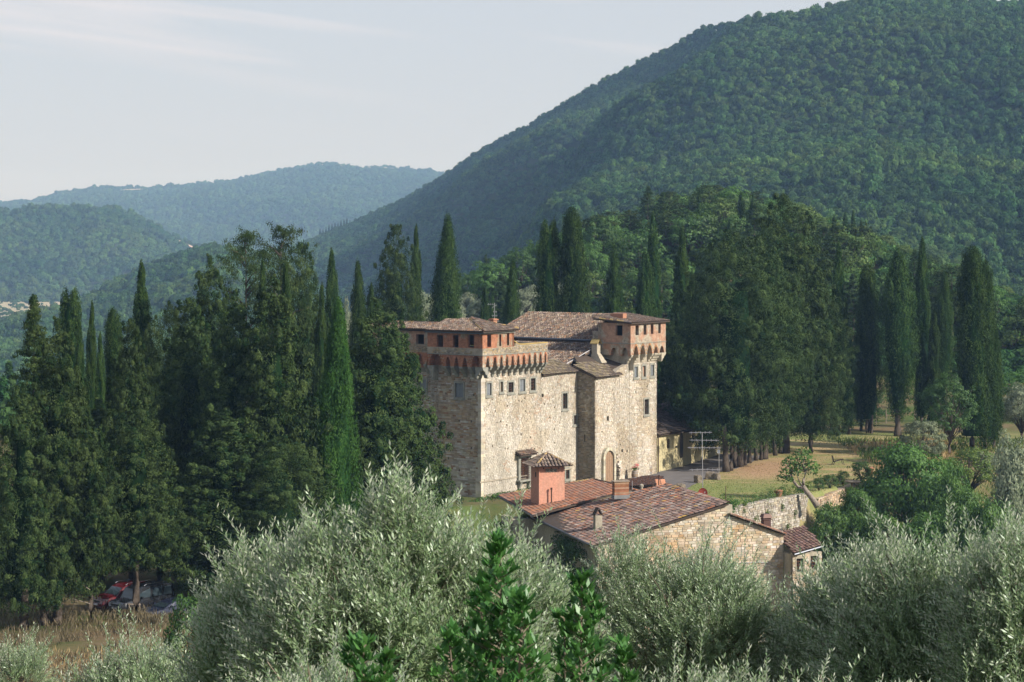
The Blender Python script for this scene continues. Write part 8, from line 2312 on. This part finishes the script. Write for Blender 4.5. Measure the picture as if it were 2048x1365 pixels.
def front_olive(label, cx, cy, cz, rx, ry, rz, n, seed, shoots=40, ground=None, group='olive trees in the foreground', name='olive_tree', up=.75, sc=(1.0, 1.4), lump=.25, ng=None, lobes=()):
    r = np.random.default_rng(seed)
    zb = Hs(cx, cy) - .1
    t = tag(empty(name, (cx, cy, zb)), label, 'olive tree', group)
    C_ = np.array([0, 0, cz - zb])
    n = int(n * .8)
    d = rand_dirs(r, n); d[:, 2] = np.where(d[:, 2] < -.55, -d[:, 2], d[:, 2])
    ph = np.arctan2(d[:, 1], d[:, 0])
    lp = 1 + lump * (np.sin(ph * 3 + seed) * .5 + np.sin(ph * 7 + d[:, 2] * 5 + seed) * .35) + (vnoise(d[:, 0] * 4 + 10, d[:, 2] * 4 + d[:, 1] * 3, 1.0, seed) - .5) * lump * 1.6
    rr = r.uniform(.35, 1.0, n) ** .45
    p = C_ + d * np.array([rx, ry, rz]) * (rr * lp)[:, None]
    ax = unit(d * .8 + np.array([0, 0, up]) + r.normal(size=(n, 3)) * .35)
    # long shoots: sprigs in chains
    sp, sa = [], []
    for (lx, lz, lr, lh, ln) in lobes:      # upright leafy limbs: bearing, height, width of each
        q = rand_dirs(r, ln); f_ = r.uniform(.2, 1, (ln, 1)) ** .5
        p = np.vstack([p, C_ + np.array([lx, 0, lz]) + q * f_ * np.array([lr, lr, lh])]); ax = np.vstack([ax, unit(q * .5 + np.array([0, 0, 1.1]) + r.normal(size=(ln, 3)) * .3)])
    limbs = []
    for k in range(shoots):
        a = r.uniform(0, 6.283); e = r.uniform(.15, 1.3)
        dd = np.array([math.cos(a) * math.cos(e), math.sin(a) * math.cos(e), math.sin(e)])
        s0 = C_ + dd * np.array([rx, ry, rz]) * r.uniform(.75, .98)
        da = unit(dd * .5 + np.array([0, 0, 1.0]) + r.normal(size=3) * .22)
        for j in range(int(r.integers(2, 5))):
            sp.append(s0 + da * j * .22); sa.append(unit(da + r.normal(size=3) * .12))
        limbs.append((tuple(C_ + dd * .3), tuple(s0 + da * .5), .022, .006))
    p = np.vstack([p, np.array(sp)]); ax = np.vstack([ax, np.array(sa)])
    m = len(p); s = r.uniform(sc[0], sc[1], m)
    cr_ = scatter('crown', ng or NG_OL, p, align_euler(ax, r), np.stack([s, s, s], 1), r.integers(0, 6, m), t); cr_['kind'] = 'stuff'
    mb = MB(); H_ = cz - zb
    mb.tube([(0, 0, -.2), (.1, .05, H_ * .35), (-.05, 0, H_ * .6)], [.24, .17, .13], 8)
    for k in range(46):
        dd = rand_dirs(r, 1)[0]; dd[2] = abs(dd[2]) * .9 - .1
        e_ = C_ + dd * np.array([rx, ry, rz]) * r.uniform(.75, .95); b0 = np.array([0, 0, H_ * r.uniform(.45, .75)])
        mid = (b0 + e_) / 2 + r.normal(size=3) * .18 + np.array([0, 0, -.08])
        mb.tube([tuple(b0), tuple(mid), tuple(e_)], [.04, .018, .006], 5)
        for q in range(4):
            f = r.uniform(.4, 1.0); bp_ = mid + (e_ - mid) * f; mb.tube([tuple(bp_), tuple(bp_ + dd * .25 + r.normal(size=3) * .2)], [.008, .003], 3)
    for a, b, ra, rb_ in limbs: mb.tube([a, tuple((Vector(a) + Vector(b)) / 2 + Vector((r.normal() * .06, r.normal() * .06, .05))), b], [ra, ra * .6, rb_], 4)
    mb.build('trunk', M['twig'], t)
    return t
def wx(px, Y): return XofPx(px, Y)
front_olive('biggest silvery olive tree in the foreground with the highest shoots', wx(770, 19.5), 19.5, 20.95, 1.2, 1.35, 1.05, 4600, 1, 60, lump=.15, lobes=((.12, 1.05, .36, .72, 460), (-.6, .85, .35, .5, 260), (.7, .8, .42, .5, 300)))
front_olive('silvery olive tree left of the biggest one, filling the lower left centre', wx(560, 21), 21, 20.5, .85, 1.1, 1.0, 2800, 2, 46, lump=.15, lobes=((-.1, .9, .4, .55, 260),))
front_olive('olive tree behind the dark laurel in the lower centre', wx(985, 22), 22, 20.5, .75, 1.1, 1.15, 2800, 3, 40, lump=.15)
front_olive('green olive tree below the farmhouse gable', wx(1385, 26), 26, 19.8, 1.2, 1.4, 1.25, 4600, 4, 56, sc=(.85, 1.1), lump=.15, lobes=((-.85, 1.0, .35, .6, 260),))
front_olive('shaded olive tree low in front of the gable olive', wx(1400, 20), 20, 19.5, 1.2, 1.3, 1.1, 3600, 5, 34, lump=.15)
front_olive('olive tree right of the farmhouse lean-to', wx(1735, 24.5), 24.5, 19.72, .9, 1.3, 1.3, 3600, 6, 50, lump=.15)
front_olive('wide olive tree in the lower right with high shoots', wx(1850, 23), 23, 20.12, 1.05, 1.3, 1.3, 4200, 7, 60, lump=.15)
front_olive('olive tree cut off by the right edge of the photo', wx(2060, 21), 21, 20.5, .75, 1.2, 1.35, 3000, 8, 44, lump=.15)
front_olive('dark olive branches nearest the camera in the bottom right', wx(1780, 15.5), 15.5, 20.9, 1.35, .9, .7, 3000, 9, 24, sc=(.7, 1.0), lump=.15)
front_olive('olive tree at the bottom, left of centre', wx(650, 15.5), 15.5, 21.05, .95, .9, .7, 2400, 10, 18, sc=(.75, 1.0), lump=.15)
front_olive('small bright olive with upright shoots at the lower left', wx(285, 29), 29, 18.42, .72, .9, .75, 2000, 11, 30, sc=(.95, 1.3), lump=.15, lobes=((-.75, .25, .3, .5, 120),))
front_olive('low greyish olive shoot at the bottom left corner', wx(35, 70), 70, 10.3, .9, 1.0, .8, 420, 12, 20, sc=(1.4, 2.2))

# small leaved dark bush right of the cars
tree_px('shrub', 385, 1185, 130, 100, 'dense small leaved green bush between the cars and the front olive', 'shrub')
# laurel shoots in front
def laurel(label, stems, Y, seed):
    r = np.random.default_rng(seed); x0 = XofPx(stems[0][0], Y); zb = Hs(x0, Y) - .1
    t = tag(empty('laurel_bush', (x0, Y, zb)), label, 'laurel')
    mb = MB(); pos, ax, Ls = [], [], []
    for (px, py, w_) in stems:
        tx = XofPx(px, Y) - x0; tz = ZofPy(py, Y) - zb; dy = r.uniform(-.3, .3)
        base = np.array([tx * .5, dy * .5, tz * .45]); tip = np.array([tx, dy, tz])
        mb.tube([tuple(base), tuple((base + tip) / 2 + r.normal(size=3) * .02), tuple(tip)], [.014, .009, .004], 5)
        Wd = w_ / F * Y / 2 * .85
        nb_ = int(60 * max(1, w_ / 120))
        for b in range(nb_):
            f = (b + 1) / nb_; zc2 = tip[2] - (1 - f) * 1.15
            c0 = np.array([tx, dy, zc2]); a = r.uniform(0, 6.28); ln = Wd * (1 - f ** 1.6) * r.uniform(.5, 1.1) + .03
            e_ = c0 + np.array([math.cos(a) * ln, math.sin(a) * ln, ln * .55])
            mb.tube([tuple(c0), tuple(e_)], [.005, .002], 3)
            for q in range(9):
                g = r.uniform(.35, 1.08); pp = c0 + (e_ - c0) * g; a2 = r.uniform(0, 6.28)
                d = unit(np.array([math.cos(a2), math.sin(a2), r.uniform(.3, 1.5)]) + (e_ - c0) / (np.linalg.norm(e_ - c0) + 1e-6) * .6)
                l = r.uniform(.05, .085); pos.append(pp + d * l * .5); ax.append(d); Ls.append(l)
        for q in range(10):
            a2 = r.uniform(0, 6.28); d = unit(np.array([math.cos(a2) * .6, math.sin(a2) * .6, 1.0])); l = r.uniform(.05, .08); pos.append(tip + d * l * .5 - np.array([0, 0, r.uniform(0, .1)])); ax.append(d); Ls.append(l)
    mb.build('stems', M['twig'], t)
    pos, ax, Ls = np.array(pos), np.array(ax), np.array(Ls)
    v, q = leaf_quads(pos, ax, Ls, Ls * .38, r, normal=np.array([[0, 0, 1.0]]), fold=.06)
    link('leaves', np_mesh('leaves', v, q, M['leaf_laurel'], tint=r.uniform(0, .95, len(pos))), t)
    return t
laurel('tall dark green laurel shoot in the bottom centre', [(1000, 1085, 190), (960, 1190, 170), (1045, 1180, 170), (900, 1250, 140), (1000, 1230, 240)], 10.5, 1)
laurel('second dark green laurel shoot right of the tall one', [(1162, 1150, 150), (1190, 1230, 130), (1130, 1250, 120), (1250, 1300, 80)], 10.8, 2)
laurel('low dark green laurel sprig at the bottom left of centre', [(735, 1275, 110), (700, 1310, 80), (770, 1320, 80)], 10.2, 3)

# ------------------------------------------------------------------ air
hb = MB(); hb.hexa([(-8200, -130, -70), (8200, -130, -70), (8200, 9800, -70), (-8200, 9800, -70)], [(-8200, -130, 330), (8200, -130, 330), (8200, 9800, 330), (-8200, 9800, 330)])
m, nt, out = new_mat('haze_air')
pv = N(nt, 'ShaderNodeVolumePrincipled', {'Color': (0.36, 0.60, 1.0, 1), 'Absorption Color': (1, 1, 1, 1), 'Density': HAZE, 'Anisotropy': 0.0})
nt.links.new(pv.outputs[0], out.inputs['Volume'])
hz = hb.build('haze', m); hz['kind'] = 'stuff'
